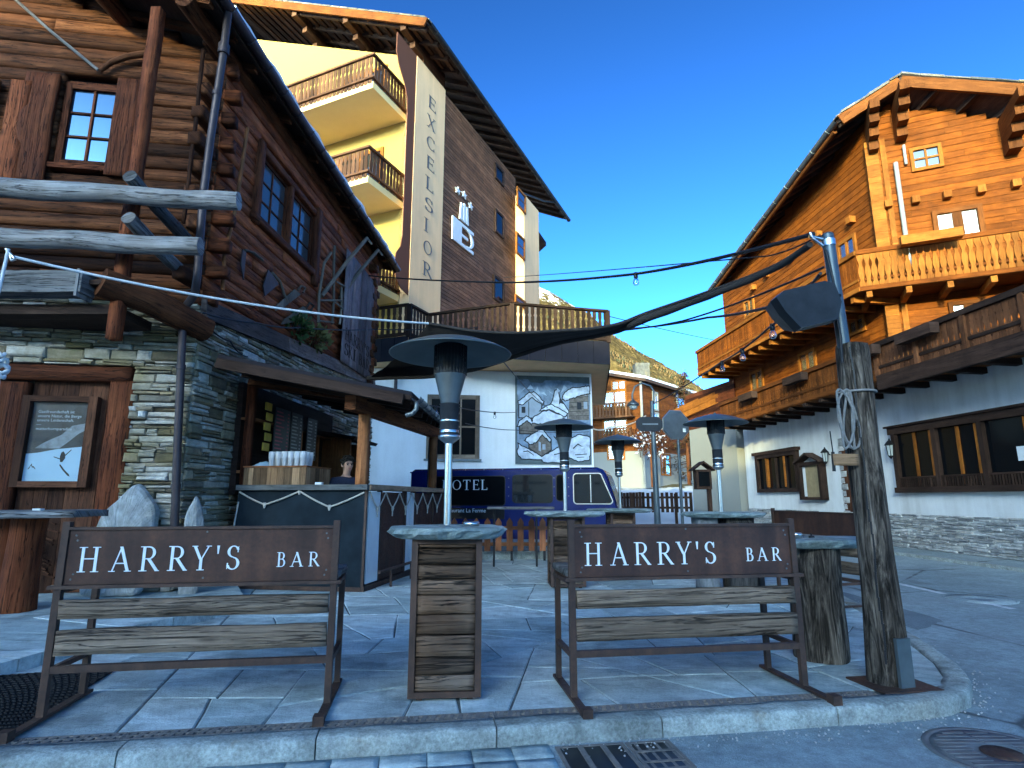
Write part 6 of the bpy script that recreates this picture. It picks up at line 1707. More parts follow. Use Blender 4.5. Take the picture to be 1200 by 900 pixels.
m.add(vs, [tuple(range(n)), tuple(range(4 * n - 1, 3 * n - 1, -1))] + [(i * n + k, (i + 1) * n + k, (i + 1) * n + (k + 1) % n, i * n + (k + 1) % n) for i in range(3) for k in range(n)]); body = m.build('body', M_blue, van)
# windows on our side (y = 0 plane)
def vwin(name, pts, mat, par=body, d=.006, y=0.0):
    m = MB(); o = VM @ Vector((0, y, 0)); m.prism(o, VM.to_3x3() @ Vector((1, 0, 0)), (0, 0, 1), pts, d); return m.build(name, mat, par)
def rrect(x0, x1, z0, z1, r=.06, sl=0.0):
    P = []
    for cx, cz, a0 in ((x1 - r, z0 + r, -90), (x1 - r - sl, z1 - r, 0), (x0 + r, z1 - r, 90), (x0 + r, z0 + r, 180)):
        for k in range(5): a = R(a0 + 22.5 * k); P.append((cx + r * math.cos(a), cz + r * math.sin(a)))
    return P
wins_ = [(-.76, .07, 1.14, 1.78, .22, M_glass), (-1.15, -1.0, 1.2, 1.76, 0, M_darkglass), (-2.16, -1.26, 1.16, 1.76, 0, M_glass), (-4.2, -2.36, 1.1, 1.74, 0, M_darkglass)]
for x0, x1, z0, z1, s_, g_ in wins_:
    f_ = vwin('side_window', rrect(x0 - .022, x1 + .022, z0 - .022, z1 + .022, .08, s_), M_steel if s_ else M_black, van, .006); vwin('pane', rrect(x0, x1, z0, z1, .06, s_), g_, f_, .010)
m = MB(VM)
m.box(-.40, -.38, -.014, -.008, 1.16, 1.76); m.build('window_divider', M_steel, van)
m = MB(VM)
for x in (-.88, -1.21, -2.26): m.box(x - .025, x + .025, -.012, -.0, .5, 1.88)
m.box(-4.7, -.5, -.02, .0, 1.84, 1.87); m.box(-4.7, -.2, -.014, 0, 1.03, 1.06); m.build('body_rib', M_blue, van)
m = MB(VM)
for x in [-.6 - .45 * k for k in range(9)]: m.tube([(x, -.012, 1.9), (x, -.03, 1.9)], .012, 6)
for x in (-.88, -1.21, -2.26):
    for z in (1.3, 1.5, 1.7): m.tube([(x, -.012, z), (x, -.026, z)], .011, 6)
m.build('rivet', M_galv, van)
m = MB(VM); m.hexa([(.15, .12, 1.13), (.15, 1.68, 1.13), (.165, 1.68, 1.135), (.165, .12, 1.135), (-.04, .16, 1.74), (-.04, 1.64, 1.74), (-.025, 1.64, 1.745), (-.025, .16, 1.745)]); m.build('windscreen', M_darkglass, van)
vwin('dark_band', [(-4.66, .78), (-2.36, .78), (-2.36, 1.065), (-4.66, 1.065)], M_black, van, .005)
m = MB(); ux = VM.to_3x3() @ Vector((1, 0, 0)); zt0 = 1.5
x = -4.0; h = .23
lx = -3.88
for ch, w in zip('HOTEL', (.22, .235, .20, .18, .175)):
    put_glyph(m, ch, VM @ Vector((lx, -.011, 1.44)), ux, (0, 0, 1), w, h, .004); lx += w + .028
m.build('lettering', M_letter, van)
m = MB(); lx = -4.08
small_text('lettering', 'Restaurant La Ferme', basis(VM @ Vector((-3.88, -.008, .93)), ux, (0, 0, 1)), .128, M_letter, van)
small_text('lettering', 'Tel. 027', basis(VM @ Vector((-2.62, -.004, .99)), ux, (0, 0, 1)), .1, M_letter, van) if False else None
for x in (-.65, -3.7):
    m = MB(VM)
    for y in (.02, 1.55): m.M = VM @ Matrix.Translation((x, y, .32)) @ Matrix.Rotation(R(-90), 4, 'X'); m.lathe((0, 0, 0), [(0, .0), (.2, .0), (.3, .01), (.32, .04), (.32, .19), (.3, .22), (0, .22)], 24)
    m.M = Matrix.Identity(4); m.build('wheel', M_rubber, van)
m = MB(VM); m.box(.2, .28, .25, 1.55, .5, .56); m.tube([(.21, .35, .75), (.25, .35, .75)], .1, 14); m.tube([(.21, 1.45, .75), (.25, 1.45, .75)], .1, 14); m.build('headlights', M_galv, van)

# low step wall and picket fence in front of the van
m = MB(); a = gr(330, 656); b = gr(735, 655)
a = Vector((-4.4, 12.2, 0)); b = Vector((1.95, 12.75, 0)); d = (b - a).normalized(); nn = Vector((d.y, -d.x, 0)); k = 0; L = (b - a).length
while k < L:
    w = min(rnd.uniform(.6, .9), L - k); quadbox(m, a + d * (k + .004), a + d * (k + w - .004), nn, -.28, 0, -.12, .17 + rnd.uniform(-.004, .004)); k += w
tag(m.build('step_wall', M_granite, None, a), 'low pale stone step at the back of the patio under the picket fence', 'step')
pf = thing('picket_fence', 'short brown picket fence with pointed pales in front of the blue van', 'fence', Vector((-.3, 12.2, 0)))
f0 = at(500, 610, 12.25); f1 = at(642, 612, 12.35); f0 = Vector((f0.x, f0.y, 0)); f1 = Vector((f1.x, f1.y, 0)); d = (f1 - f0).normalized(); nn = Vector((d.y, -d.x, 0)); L = (f1 - f0).length
m = MB()
n = int(L / .22)
for i in range(n):
    c = L * (i + .5) / n; w = .062; m.prism(f0 + nn * .02, d, (0, 0, 1), [(c - w, .2), (c + w, .2), (c + w, .77), (c, .86), (c - w, .77)], .022)
m.build('pales', W_picket, pf)
m = MB()
for z in (.33, .65): m.beam(f0 + Vector((0, 0, z)), f1 + Vector((0, 0, z)), .03, .07)
m.build('rail', W_post2, pf)
for f_ in (.05, .4, .7, .97):
    m = MB(); p = f0.lerp(f1, f_); m.box(p.x - .025, p.x + .025, p.y + .02, p.y + .07, .0, .6); m.build('fence_post', M_iron, pf)
# folding table of the terrace behind the slate table (thin top on thin legs)
t = thing('side_table', 'thin dark side table on slender legs in front of the picket fence', 'table', at(600, 640, 11.6))
c = at(610, 596, 11.3); m = MB(); m.box(c.x - .62, c.x + .62, c.y - .3, c.y + .3, 1.05, 1.09); m.build('table_top', W_grey, t)
for sx in (-.5, .3):
    m = MB(); m.tube([(c.x + sx, c.y, 0), (c.x + sx, c.y, 1.05)], .02, 8); m.build('leg', M_iron, t)

# ================================================================ LARGE CHALET (right)
RW = Wall((10.6, 14.0), math.atan2(-.061, .998), -1)
rh = thing('chalet', 'large orange larch chalet with two carved balconies over a white ground floor, across the street', 'house', (10.6, 14.0, ST_Z))
aN = -9.0
aL = RW.p(872, 520)[0]; aS = RW.p(1000, 620)[0]
# ground floor
wz = 4.35
m = MB(RW.M); m.box(aN, aL, -.4, 0, ST_Z, wz)
m.box(aL - .3, aL, -6, -.4, ST_Z, wz); gw = m.build('ground_floor_wall', M_white, rh)
m = MB(RW.M); stones(m, aN, RW.p(992, 620)[0], ST_Z, .84, b0=.002, dep=.05, hr=(.035, .08), lr=(.15, .5), gap=.006); m.build('stone_base', M_stone2, rh); m = MB(RW.M); stones(m, RW.p(972, 600)[0] + .6, aL, ST_Z, .84, b0=.002, dep=.05, hr=(.035, .08), lr=(.15, .5), gap=.006); m.build('stone_base', M_stone2, rh)
m = MB(RW.M)
for i in range(14):
    z0 = .1 + i * .2; k = .32 if i % 2 else .2
    for s_, px in ((1, 986), (-1, 1012)):
        a = RW.p(px, 560)[0]; m.stone(min(a, a - s_ * k), max(a, a - s_ * k), z0, z0 + .19, .002, .03)
a = RW.p(1000, 540)[0]; m.stone(a - .5, a + .6, 2.85, 3.1, .002, .05)
m.build('door_quoins', M_stone2, rh)
m = MB(RW.M); m.box(RW.p(1012, 560)[0] + .05, RW.p(986, 560)[0] - .05, .003, .02, 0, 2.9); m.build('door', W_door, rh)
# big window row
zb = RW.p(1058, 574)[1]; zt = RW.p(1053, 503)[1]; ar = RW.p(1053, 540)[0]; al = RW.p(1240, 540)[0]
wr = MB(RW.M); L = ar - al; nb = 4; cell = L / 3.1
m = MB(RW.M); m.box(al - .6, ar, .0, .04, zb, zt); rw_ = m.build('window_recess', M_black, rh)
m = MB(RW.M); m.box(al - .6, ar + .1, .0, .16, zt - .14, zt + .04); m.box(al - .6, ar + .06, .0, .17, zb - .08, zb + .06)
edges = [ar, RW.p(1101, 540)[0], RW.p(1157, 540)[0], al - .5]
for e_ in edges: m.box(e_ - .14, e_, .0, .15, zb, zt)
m.box(al - .6, ar + .16, .0, .22, zt + .04, zt + .09); m.build('window_frame', W_dark, rh)
for e0, e1 in zip(edges, edges[1:]):
    x0, x1 = e1, e0 - .14
    f_ = None
    m = MB(RW.M); w = x1 - x0
    for q in (.05, .48): m.box(x0 + w * q, x0 + w * q + .075, .042, .09, zb + .1, zt - .16)
    m.build('casement', W_larch2, rh)
    m = MB(RW.M); m.box(x0, x1, .045, .052, zb + .06, zt - .14); m.build('pane', M_darkglass, rh)
    m = MB(RW.M)
    k = x0 + .06
    while k < x1 - .03: m.box(k, k + .03, .1, .13, zb + .06, zb + .3); k += .075
    m.box(x0, x1, .1, .135, zb + .29, zb + .33); m.build('flower_rail', W_dark, rh)
m = MB(RW.M); k = RW.p(1195, 545)[0]; m.box(k - .3, k - .05, .054, .06, zb + .55, zb + .85); tag(m.build('window_notice', M_whitepaint, rh), None)
# small window left
r_ = RW.rect(889, 527, 938, 577)
r_ = (RW.p(938, 550)[0], RW.p(889, 550)[0], RW.p(912, 577)[1], RW.p(912, 531)[1])
m = MB(RW.M); m.box(r_[0] - .12, r_[1] + .12, 0, .2, r_[3], r_[3] + .12); m.build('window_lintel', W_dark, rh)
window(rh, RW, r_, 4, 1, W_dark, M_darkglass, fw=.14, mw=.06, proud=.14)
m = MB(RW.M); 
for q in (.28, .72): a = r_[0] + (r_[1] - r_[0]) * q; m.box(a - .05, a + .05, .02, .12, r_[2] + .2, r_[3] - .15)
m.build('casement', W_larch2, rh)
# upper floors
a1 = RW.p(1030, 250)[0]; aF = RW.p(853, 430)[0]
C1 = RW.w(a1, 0, 0)
RF = Wall((C1.x, C1.y), math.atan2(.91, -.415))
En, Ef = at(985, 141, 15.1), at(830, 346, 26.9)
Pk = at(1055, 96, 14.48); Rr = at(1200, 106, 13.37)
sl_ = (Ef - En)
Rr2 = Pk + (Rr - Pk) * 3.0
def plane(p, q, r_):
    n_ = (q - p).cross(r_ - p); return lambda x, y: p.z - (n_.x * (x - p.x) + n_.y * (y - p.y)) / n_.z
plL = plane(En, Ef, Pk); plR = plane(Pk, Pk + sl_, Rr)
roofz = lambda w_: min(plL(w_.x, w_.y), plR(w_.x, w_.y))
m = MB()
def planks(m, Wl, A0, A1, z0, zmax, h, roof=True, b=.012, holes=()):
    z = z0
    while z < zmax:
        hh = h * rnd.uniform(.93, 1.07); s_ = None; k = 40; seg = []
        for i in range(k + 1):
            a = A0 + (A1 - A0) * i / k
            ok = (not roof) or roofz(Wl.w(a, 0, 0)) - .03 > z + hh
            if ok and s_ is None: s_ = a
            if (not ok or i == k) and s_ is not None: seg.append((s_, a)); s_ = None
        for q0, q1 in seg:
            cuts = [q0] + ([rnd.uniform(q0 + .7, q1 - .7)] if q1 - q0 > 2.5 else []) + [q1]
            for c0, c1 in zip(cuts, cuts[1:]):
                if c1 - c0 < .05: continue
                m.hexa([(c0 + .002, -.12, z + .003), (c1 - .002, -.12, z + .003), (c1 - .002, b, z + .003), (c0 + .002, b, z + .003), (c0 + .002, -.12, z + hh - .003), (c1 - .002, -.12, z + hh - .003), (c1 - .002, b - .012, z + hh - .003), (c0 + .002, b - .012, z + hh - .003)])
        z += hh
planks(m, RW, a1, aF, 4.2, 12.6, .19); m.build('left_log_wall', W_orange, rh)
m = MB(); mm = MB(RF.M); planks(mm, RF, 0, 8.5, 4.0, 13, .19); mm.build('front_log_wall', W_orange, rh)
m = MB(RW.M); planks(m, RW, a1, aF, 4.2, 12.6, .19) if False else None
for mb_, Wl, A0, A1, pn in ((None, RW, a1, aF, 'left_log_wall'),):
    pass
o_ = bpy.data.objects['left_log_wall']
# rebuild the left wall in its own frame
bpy.data.objects.remove(o_); mm = MB(RW.M); planks(mm, RW, a1, aF, 4.2, 12.6, .19); mm.build('left_log_wall', W_orange, rh)
mm = MB(RW.M); mm.box(a1 + .1, aF - .05, -5.5, -.13, 4.2, 10.2); mm.build('inner_wall', W_dark, rh)
mm = MB(RF.M); mm.box(.1, 8.5, -4.0, -.13, 4.2, 10.6); mm.build('inner_wall', W_dark, rh)
# corner logs
mm = MB(RF.M); z = 4.1
while z < 11.4:
    mm.box(-.16, .16, -.1, rnd.uniform(.05, .07), z, z + .186); mm.box(.22, .36, 0, .05, z, z + .19); z += .19
mm.build('corner_logs', W_larch2, rh)
# roof
thk = Vector((0, 0, .16))
m = MB()
m.hexa([En, Pk, Pk + sl_, Ef, En + thk, Pk + thk, Pk + sl_ + thk, Ef + thk]); m.hexa([Pk, Rr2, Rr2 + sl_, Pk + sl_, Pk + thk, Rr2 + thk, Rr2 + sl_ + thk, Pk + sl_ + thk]); rf = m.build('roof', W_eave, rh)
m = MB(); m.beam(En + Vector((0, 0, .0)), Pk + Vector((0, 0, .0)), .1, .32); m.beam(Pk, Rr2, .1, .32)
m.build('verge_board', W_balc, rf)
m = MB()
for i in range(20):
    p = En.lerp(Ef, (i + .3) / 20); q = Pk.lerp(Pk + sl_, (i + .3) / 20); m.beam(p + Vector((0, 0, -.07)), q + Vector((0, 0, -.07)), .13, .15)
for i in range(1, 9):
    p = Pk.lerp(Rr2, i / 9); m.beam(p + Vector((0, 0, -.07)) + sl_ * .003, p + sl_ * .2 + Vector((0, 0, -.07)), .13, .14)
m.build('rafters', W_eave, rf)
sd_ = sl_.normalized()
m = MB(); gpts = MB()
halfpipe(m, En + Vector((-.1, 0, .02)), Ef + Vector((-.1, 0, .02)), .11, 8, .9); m.build('gutter', M_galv, rh)
m = MB(); m.tube([En + Vector((-.02, .3, -.16)), Ef + Vector((0, 0, -.16))], .07, 8); m.build('eave_purlin', W_balc, rf)
m = MB()
def slabrow(p0, p1, inw):
    L = (p1 - p0).length; d = (p1 - p0) / L; k = 0
    while k < L:
        w = min(rnd.uniform(.35, .6), L - k)
        for r_, dz in ((-.1, .16), (.35, .2), (.85, .22)):
            q = p0 + d * k + inw * r_ + Vector((0, 0, dz)); t_ = Vector((0, 0, rnd.uniform(.035, .07)))
            tilt = Vector((0, 0, rnd.uniform(0, .04)))
            c = [q + tilt, q + d * (w - .015) + tilt * rnd.random(), q + d * (w - .015) + inw * .6, q + inw * .6]
            m.hexa(c + [x + t_ for x in c])
        k += w
upL = (Pk - En).normalized(); 
slabrow(En, Ef, upL); slabrow(En, Pk, sd_); slabrow(Pk, Rr2, sd_)
m.build('roof_slabs', M_slate, rf)
# stepped purlin brackets under the gable
for px, py, W_2, dlen in ((1020, 165, .24, 1.5), (1053, 150, .26, 1.8), (1188, 180, .3, 2.0)):
    a, _ = RF.p(px + 6, py + 20, .3)
    m = MB(RF.M); w_ = RF.w(a, .0, 0); ztop = min(roofz(RF.w(a, .9, 0)), roofz(w_)) - .18
    for k in range(4): m.box(a - W_2 / 2, a + W_2 / 2, -.05, dlen * (1 - k * .24) * .75, ztop - .27 * (k + 1), ztop - .27 * k - .01)
    m.build('purlin_bracket', W_balc, rf)
# beam ends poking out of the walls
for px, py in ((1041, 239), (1073, 234), (1110, 228), (1150, 222), (1191, 215)):
    m = MB(RF.M); a, z = RF.p(px, py, .12); m.box(a - .09, a + .09, 0, .2, z - .1, z + .1); m.build('beam_end', W_larch2, rh)
for px, py in ((996, 258), (958, 275), (925, 303), (897, 322), (882, 337)):
    m = MB(RW.M); a, z = RW.p(px, py, .12); m.box(a - .1, a + .1, 0, .2, z - .1, z + .1); m.build('beam_end', W_larch2, rh)
# windows above
def rfw(x0, y0, x1, y1, **k): return window(rh, RF, RF.rect(x0, y0, x1, y1, .03), b=.01, **k)
rfw(1066, 171, 1105, 199, nx=2, ny=2, fm=W_larch2, gm=M_glass, fw=.09, mw=.05, proud=.07)
rfw(1093, 243, 1154, 282, nx=2, ny=1, fm=W_balc, gm=M_clear, fw=.12, mw=.22, proud=.08, curtain=M_curtain)
rfw(1112, 352, 1160, 380, nx=2, ny=1, fm=W_balc, gm=M_clear, fw=.1, mw=.2, proud=.08, curtain=M_curtain)
def rww(px, y0, y1, w, **k):
    a, z1 = RW.p(px, y0, .03); z0 = RW.p(px, y1, .03)[1]; return window(rh, RW, (a - w / 2, a + w / 2, z0, z1), b=.01, **k)
for px, y0, y1, w in ((945, 411, 446, 1.05), (886, 434, 465, 1.1), (991, 280, 308, .9), (877, 350, 372, .9), (1003, 372, 392, .8)):
    rww(px, y0, y1, w, nx=2, ny=1, fm=W_larch2, gm=M_clear, fw=.1, mw=.1, proud=.06, curtain=M_curtain)
# white drain pipe
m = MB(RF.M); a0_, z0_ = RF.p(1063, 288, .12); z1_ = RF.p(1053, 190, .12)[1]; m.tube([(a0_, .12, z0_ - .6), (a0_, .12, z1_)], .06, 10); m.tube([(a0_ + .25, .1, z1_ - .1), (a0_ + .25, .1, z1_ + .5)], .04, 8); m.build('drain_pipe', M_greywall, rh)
# balconies
BB = 1.3
CUTB = [(0, .5), (.12, .5), (.16, .40), (.2, .5), (.36, .5), (.42, .32), (.5, .36), (.6, .5), (.7, .5), (.74, .4), (.78, .5), (1, .5)]
def rail_run(parent, p0, p1, zf, zr_, wood, capw, pitch=.15, prof=VASE):
    m = MB(); balusters(m, p0, p1, zf + .02, zr_ - .02, .142, pitch, prof, .03)
    q = m.build('balustrade', wood, parent)
    m = MB(); m.beam(Vector((p0.x, p0.y, zr_ + .05)), Vector((p1.x, p1.y, zr_ + .05)), .14, .12); m.beam(Vector((p0.x, p0.y, zf - .03)), Vector((p1.x, p1.y, zf - .03)), .06, .12)
    m.beam(Vector((p0.x, p0.y, zf + .22)), Vector((p1.x, p1.y, zf + .22)), .05, .07); m.build('hand_rail', capw, parent)
zf, zr2 = 6.78, 7.72
# corner of the two runs
bc = RF.w(-.55, BB, 0); lf_ = RW.w(RW.p(833, 420, BB)[0] - .1, BB, 0); rt_ = RF.w(7.5, BB, 0)
bc = gr(1003, 299, zr2); bc.z = 0
lf_ = gr(836, 403, 8.2); lf_ = RW.w((lf_ - RW.o).dot(RW.d), BB + .15, 0)
rt_ = bc + RF.d * 8
ub = MB(); n4 = [bc, lf_, lf_ - RW.n * 1.6, RW.w(a1, -.1, 0), RF.w(8, -.1, 0), rt_]
ub.add([p + Vector((0, 0, zf - .1)) for p in n4] + [p + Vector((0, 0, zf)) for p in n4], [tuple(range(6)), tuple(range(11, 5, -1))] + [(k, (k + 1) % 6, 6 + (k + 1) % 6, 6 + k) for k in range(6)]); upb = ub.build('balcony', W_balc, rh)
rail_run(upb, bc, lf_, zf, zr2, W_orange, W_larch2, .15, CUTB); rail_run(upb, bc, rt_, zf, zr2, W_larch2, W_orange)
m = MB()
for i in range(15):
    p = bc.lerp(lf_, (i + .6) / 15); m.beam(p + Vector((.06, 0, zf - .19)), p - RW.n * 1.5 + Vector((0, 0, zf - .19)), .13, .16)
for i in range(9):
    p = bc.lerp(rt_, (i + .25) / 9); m.beam(p + Vector((0, .03, zf - .19)), p - RF.n * 1.4 + Vector((0, 0, zf - .19)), .13, .16)
m.build('joists', W_larch2, upb)
m = MB(RF.M); a, z = RF.p(1090, 290, BB); m.box(a - .65, a + .65, BB + .08, BB + .3, zr2 - .1, zr2 + .14); m.build('flower_box', W_larch2, upb)
# lower balcony and terrace edge along the street
lz, lr = 4.27, 5.02
q0 = RW.w(aN, BB, 0); q1 = RW.w(RW.p(820, 480, BB)[0] - 2.2, BB, 0)
qm = RW.w(RW.p(1030, 440, BB)[0], BB, 0)
m = MB(); n4 = [q0, q1, q1 - RW.n * (BB + .0), q0 - RW.n * (BB + .0)]
n4[2] = RW.w(RW.p(820, 480, BB)[0] - 2.2, -.3, 0); n4[3] = RW.w(aN, -6, 0)
m.hexa([p + Vector((0, 0, lz - .12)) for p in n4] + [p + Vector((0, 0, lz)) for p in n4]); lob = m.build('balcony', W_balc, rh)
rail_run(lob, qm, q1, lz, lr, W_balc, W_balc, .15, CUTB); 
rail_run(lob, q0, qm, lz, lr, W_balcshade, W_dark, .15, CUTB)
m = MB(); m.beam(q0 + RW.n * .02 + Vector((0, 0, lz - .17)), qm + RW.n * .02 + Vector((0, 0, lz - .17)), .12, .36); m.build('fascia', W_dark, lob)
m = MB()
k = 0; Lq = (q1 - q0).length
while k < Lq:
    p = q0.lerp(q1, (k + .2) / Lq)
    if k + .2 < Lq: m.hexa([p - RW.n * 1.3 + Vector((0, y, lz - .27)) for y in (-.08, .08)] + [p + RW.n * .0 + Vector((0, y, lz - .23)) for y in (.08, -.08)] + [p - RW.n * 1.3 + Vector((0, y, lz - .13)) for y in (-.08, .08)] + [p + RW.n * .0 + Vector((0, y, lz - .13)) for y in (.08, -.08)])
    k += .85
m.build('joists', W_dark, lob)
for i in range(8):
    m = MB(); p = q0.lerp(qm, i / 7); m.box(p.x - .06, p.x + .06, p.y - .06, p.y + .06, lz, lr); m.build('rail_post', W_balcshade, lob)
for px in (1022, 1090, 938, 880):
    m = MB(RW.M); a, z = RW.p(px, 445, BB); m.box(a - .55, a + .55, BB + .075, BB + .3, lr - .22, lr + .02); m.build('flower_box', W_dark, lob)
# things on the white wall
def lantern(px, py, label):
    a, z = RW.p(px, py, .18); o = RW.w(a, .18, z); t = thing('wall_lantern', label, 'lantern', o, 0, 'black lanterns on the white wall')
    m = MB(); m.tube([RW.w(a, .0, z + .05), RW.w(a, .1, z + .12), RW.w(a, .18, z + .3), RW.w(a, .18, z + .26)], .018, 6); m.lathe(o, [(.0, .31), (.02, .26), (.05, .24), (.14, .14), (.145, .12), (.1, .12)], 6, smooth=False); m.lathe(o, [(.06, -.2), (.07, -.16), (.05, -.2), (0, -.26)], 6, smooth=False)
    for k in range(6): c, s2 = math.cos(PI * k / 3), math.sin(PI * k / 3); m.beam(o + Vector((c * .1, s2 * .1, .12)), o + Vector((c * .065, s2 * .065, -.17)), .014, .014)
    m.build('lantern_frame', M_iron, t)
    m = MB(); m.lathe(o, [(.06, -.16), (.092, .12)], 6, smooth=False); m.build('lantern_glass', mat_plain('lantern_glass', (.35, .38, .36), .3) if 'lantern_glass' not in bpy.data.materials else bpy.data.materials['lantern_glass'], t)
lantern(1043, 527, 'black wall lantern between the wooden post and the long window row')
lantern(967, 535, 'black wall lantern above the roofed notice board')
a0_ = RW.p(966, 562, .1)[0]; a1_ = RW.p(939, 562, .1)[0]; zb_ = RW.p(952, 586, .1)[1]; zt_ = RW.p(952, 541, .1)[1]
nb = thing('notice_board', 'brown roofed notice case with blank tan panel on the white wall', 'notice board', RW.w(a0_, .1, zb_))
m = MB(RW.M); m.box(a0_, a0_ + .14, 0, .22, zb_, zt_); m.box(a1_ - .14, a1_, 0, .22, zb_, zt_); m.box(a0_, a1_, 0, .2, zb_, zb_ + .1); m.box(a0_ + .14, a1_ - .14, 0, .2, zt_ - .12, zt_); m.build('case', W_dark, nb)
m = MB(RW.M); am = (a0_ + a1_) / 2; m.hexa([(a0_ - .1, 0, zt_ - .05), (am, 0, zt_ + .25), (am, .32, zt_ + .25), (a0_ - .1, .32, zt_ - .05), (a0_ - .1, 0, zt_), (am, 0, zt_ + .31), (am, .32, zt_ + .31), (a0_ - .1, .32, zt_)]); m.hexa([(am, 0, zt_ + .25), (a1_ + .1, 0, zt_ - .05), (a1_ + .1, .32, zt_ - .05), (am, .32, zt_ + .25), (am, 0, zt_ + .31), (a1_ + .1, 0, zt_), (a1_ + .1, .32, zt_), (am, .32, zt_ + .31)]); m.build('roof', W_eave, nb)
m = MB(RW.M); m.box(a0_ + .14, a1_ - .3, .02, .1, zb_ + .1, zt_ - .12); m.build('panel', mat_plain('tan_panel', (.26, .20, .11), .8, 0, .2, 6), nb)
m = MB(RW.M); m.box(a1_ - .3, a1_ - .14, .02, .105, zb_ + .12, zt_ - .14); m.build('paper', M_whitepaint, nb)
# footpath at the foot of the chalet
m = MB(RW.M); m.box(aN - 8, 14, .02, 1.15, ST_Z - .02, ST_Z + .06); tag(m.build('pavement', M_asphalt, None, RW.w(0, .5, ST_Z)), kind='structure')
m = MB(RW.M); k = aN - 8
while k < 14: m.box(k + .004, k + .996, 1.15, 1.27, ST_Z - .02, ST_Z + .065); k += 1.0
tag(m.build('pavement_kerb', M_granite, None, RW.w(0, 1.2, ST_Z)), kind='structure')

# ================================================================ low annex left of the chalet
AX = Wall((RW.w(aL, 0, 0).x - .1, RW.w(aL, 0, 0).y + .6), math.atan2(-.2, .98), -1)
ax = thing('annex', 'low house with sunlit larch roof edge and white base between chalet and signs', 'house', AX.w(0, 0, 0))
L_ = AX.p(811, 560)[0]
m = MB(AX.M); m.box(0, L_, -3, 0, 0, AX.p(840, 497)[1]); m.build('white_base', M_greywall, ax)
z1 = AX.p(840, 497)[1]; m = MB(AX.M)
for k in range(9): m.box(-.2, L_ + .2, -3, .02 + .01 * (k % 2), z1 + k * .2, z1 + k * .2 + .195)
m.build('timber_wall', W_logred, ax)
ra, rb_ = at(862, 452, 25.5), at(787, 487, 31.0)
m = MB(); m.hexa([ra, rb_, rb_ + Vector((3.5, 1, 1.2)), ra + Vector((4.5, 1.5, 1.2)), ra + Vector((0, 0, .25)), rb_ + Vector((0, 0, .25)), rb_ + Vector((3.5, 1, 1.45)), ra + Vector((4.5, 1.5, 1.45))]); m.build('roof', W_larch2, ax)
m = MB()
for dz in (-.2, -.5): m.beam(ra + Vector((0, 0, dz + .2)), rb_ + Vector((0, 0, dz + .2)), .15, .28)
for i in range(6): p = ra.lerp(rb_, i / 5); m.beam(p + Vector((0, 0, -.1)), p + Vector((2.5, .5, -.2)), .2, .22)
m.build('verge_beam', W_larch2, ax)
# roofed box on a post
c = at(823, 560, 22.0); t = thing('shrine_box', 'dark little roofed box on a post in front of the white annex', 'box', Vector((c.x, 22, 0)))
m = MB(frame(c)); m.box(-.28, .28, -.2, .2, -.42, .3); m.hexa([(-.4, -.3, .25), (0, -.3, .55), (0, .3, .55), (-.4, .3, .25), (-.4, -.3, .31), (0, -.3, .61), (0, .3, .61), (-.4, .3, .31)]); m.hexa([(0, -.3, .55), (.4, -.3, .25), (.4, .3, .25), (0, .3, .55), (0, -.3, .61), (.4, -.3, .31), (.4, .3, .31), (0, .3, .61)]); m.build('cabinet', W_dark, t)
m = MB(frame(c)); m.box(-.2, .2, -.215, -.202, -.32, .22); m.build('glass_door', M_darkglass, t)
m = MB(); m.box(c.x + .16, c.x + .28, 21.9, 22.1, ST_Z, c.z - .42); m.build('post', W_dark, t)

# ================================================================ STREET SIGNS AND LAMP
sy = 17.0; b = at(770, 600, sy)
t = thing('street_lamp', 'grey street lamp with swan neck arm carrying a dark oblong sign', 'street lamp', Vector((b.x, sy, ST_Z)))
top = at(765, 470, sy)
m = MB(); m.tube([Vector((b.x, sy, ST_Z)), Vector((b.x, sy, 2.0)), Vector((b.x, sy, top.z))], [.1, .08, .055], 12)
N_ = [at(766, 470, sy), at(766, 458, sy), at(762, 452, sy), at(752, 449, sy), at(744, 453, sy), at(741, 462, sy), at(741, 468, sy)]
m.tube(N_, .028, 8); m.build('pole', M_pole, t)
h_ = at(742, 474, sy); m = MB(); m.lathe(h_, [(.03, .16), (.05, .12), (.17, .02), (.18, -.03), (.12, -.05)], 16); l_ = m.build('lamp_shade', M_galv, t)
m = MB(); m.lathe(h_, [(.12, -.04), (.11, -.12), (0, -.16)], 14); m.build('lamp_glass', bpy.data.materials['lantern_glass'], l_)
s_ = at(761, 497, sy - .12); t2 = thing('direction_sign', 'dark oblong rounded sign seen from behind on the street lamp', 'sign', s_)
pts = [(x * .385, z * .21) for x, z in ((-1, -.5), (-.7, -1), (.7, -1), (1, -.45), (1, .45), (.7, 1), (-.7, 1), (-1, .5))]
m = MB(); m.prism(s_ + Vector((0, .03, 0)), (1, 0, 0), (0, 0, 1), pts, .03); m.build('sign_plate', M_black, t2)
m = MB(); m.box(s_.x - .2, s_.x + .25, s_.y - .02, s_.y - .001, s_.z - .02, s_.z + .02); m.build('sign_clamp', M_galv, t2)
s_ = at(792, 498, 17.6); g_ = at(799, 600, 17.6)
t = thing('stop_sign', 'octagonal stop sign seen from its grey back on a thin pole', 'sign', Vector((s_.x, 17.6, ST_Z)))
m = MB(); r_ = .46; pts = [(r_ * math.cos(R(22.5 + 45 * k)), r_ * math.sin(R(22.5 + 45 * k))) for k in range(8)]; m.prism(s_, Vector((.96, .28, 0)), (0, 0, 1), pts, .02); m.build('plate', M_galv, t)
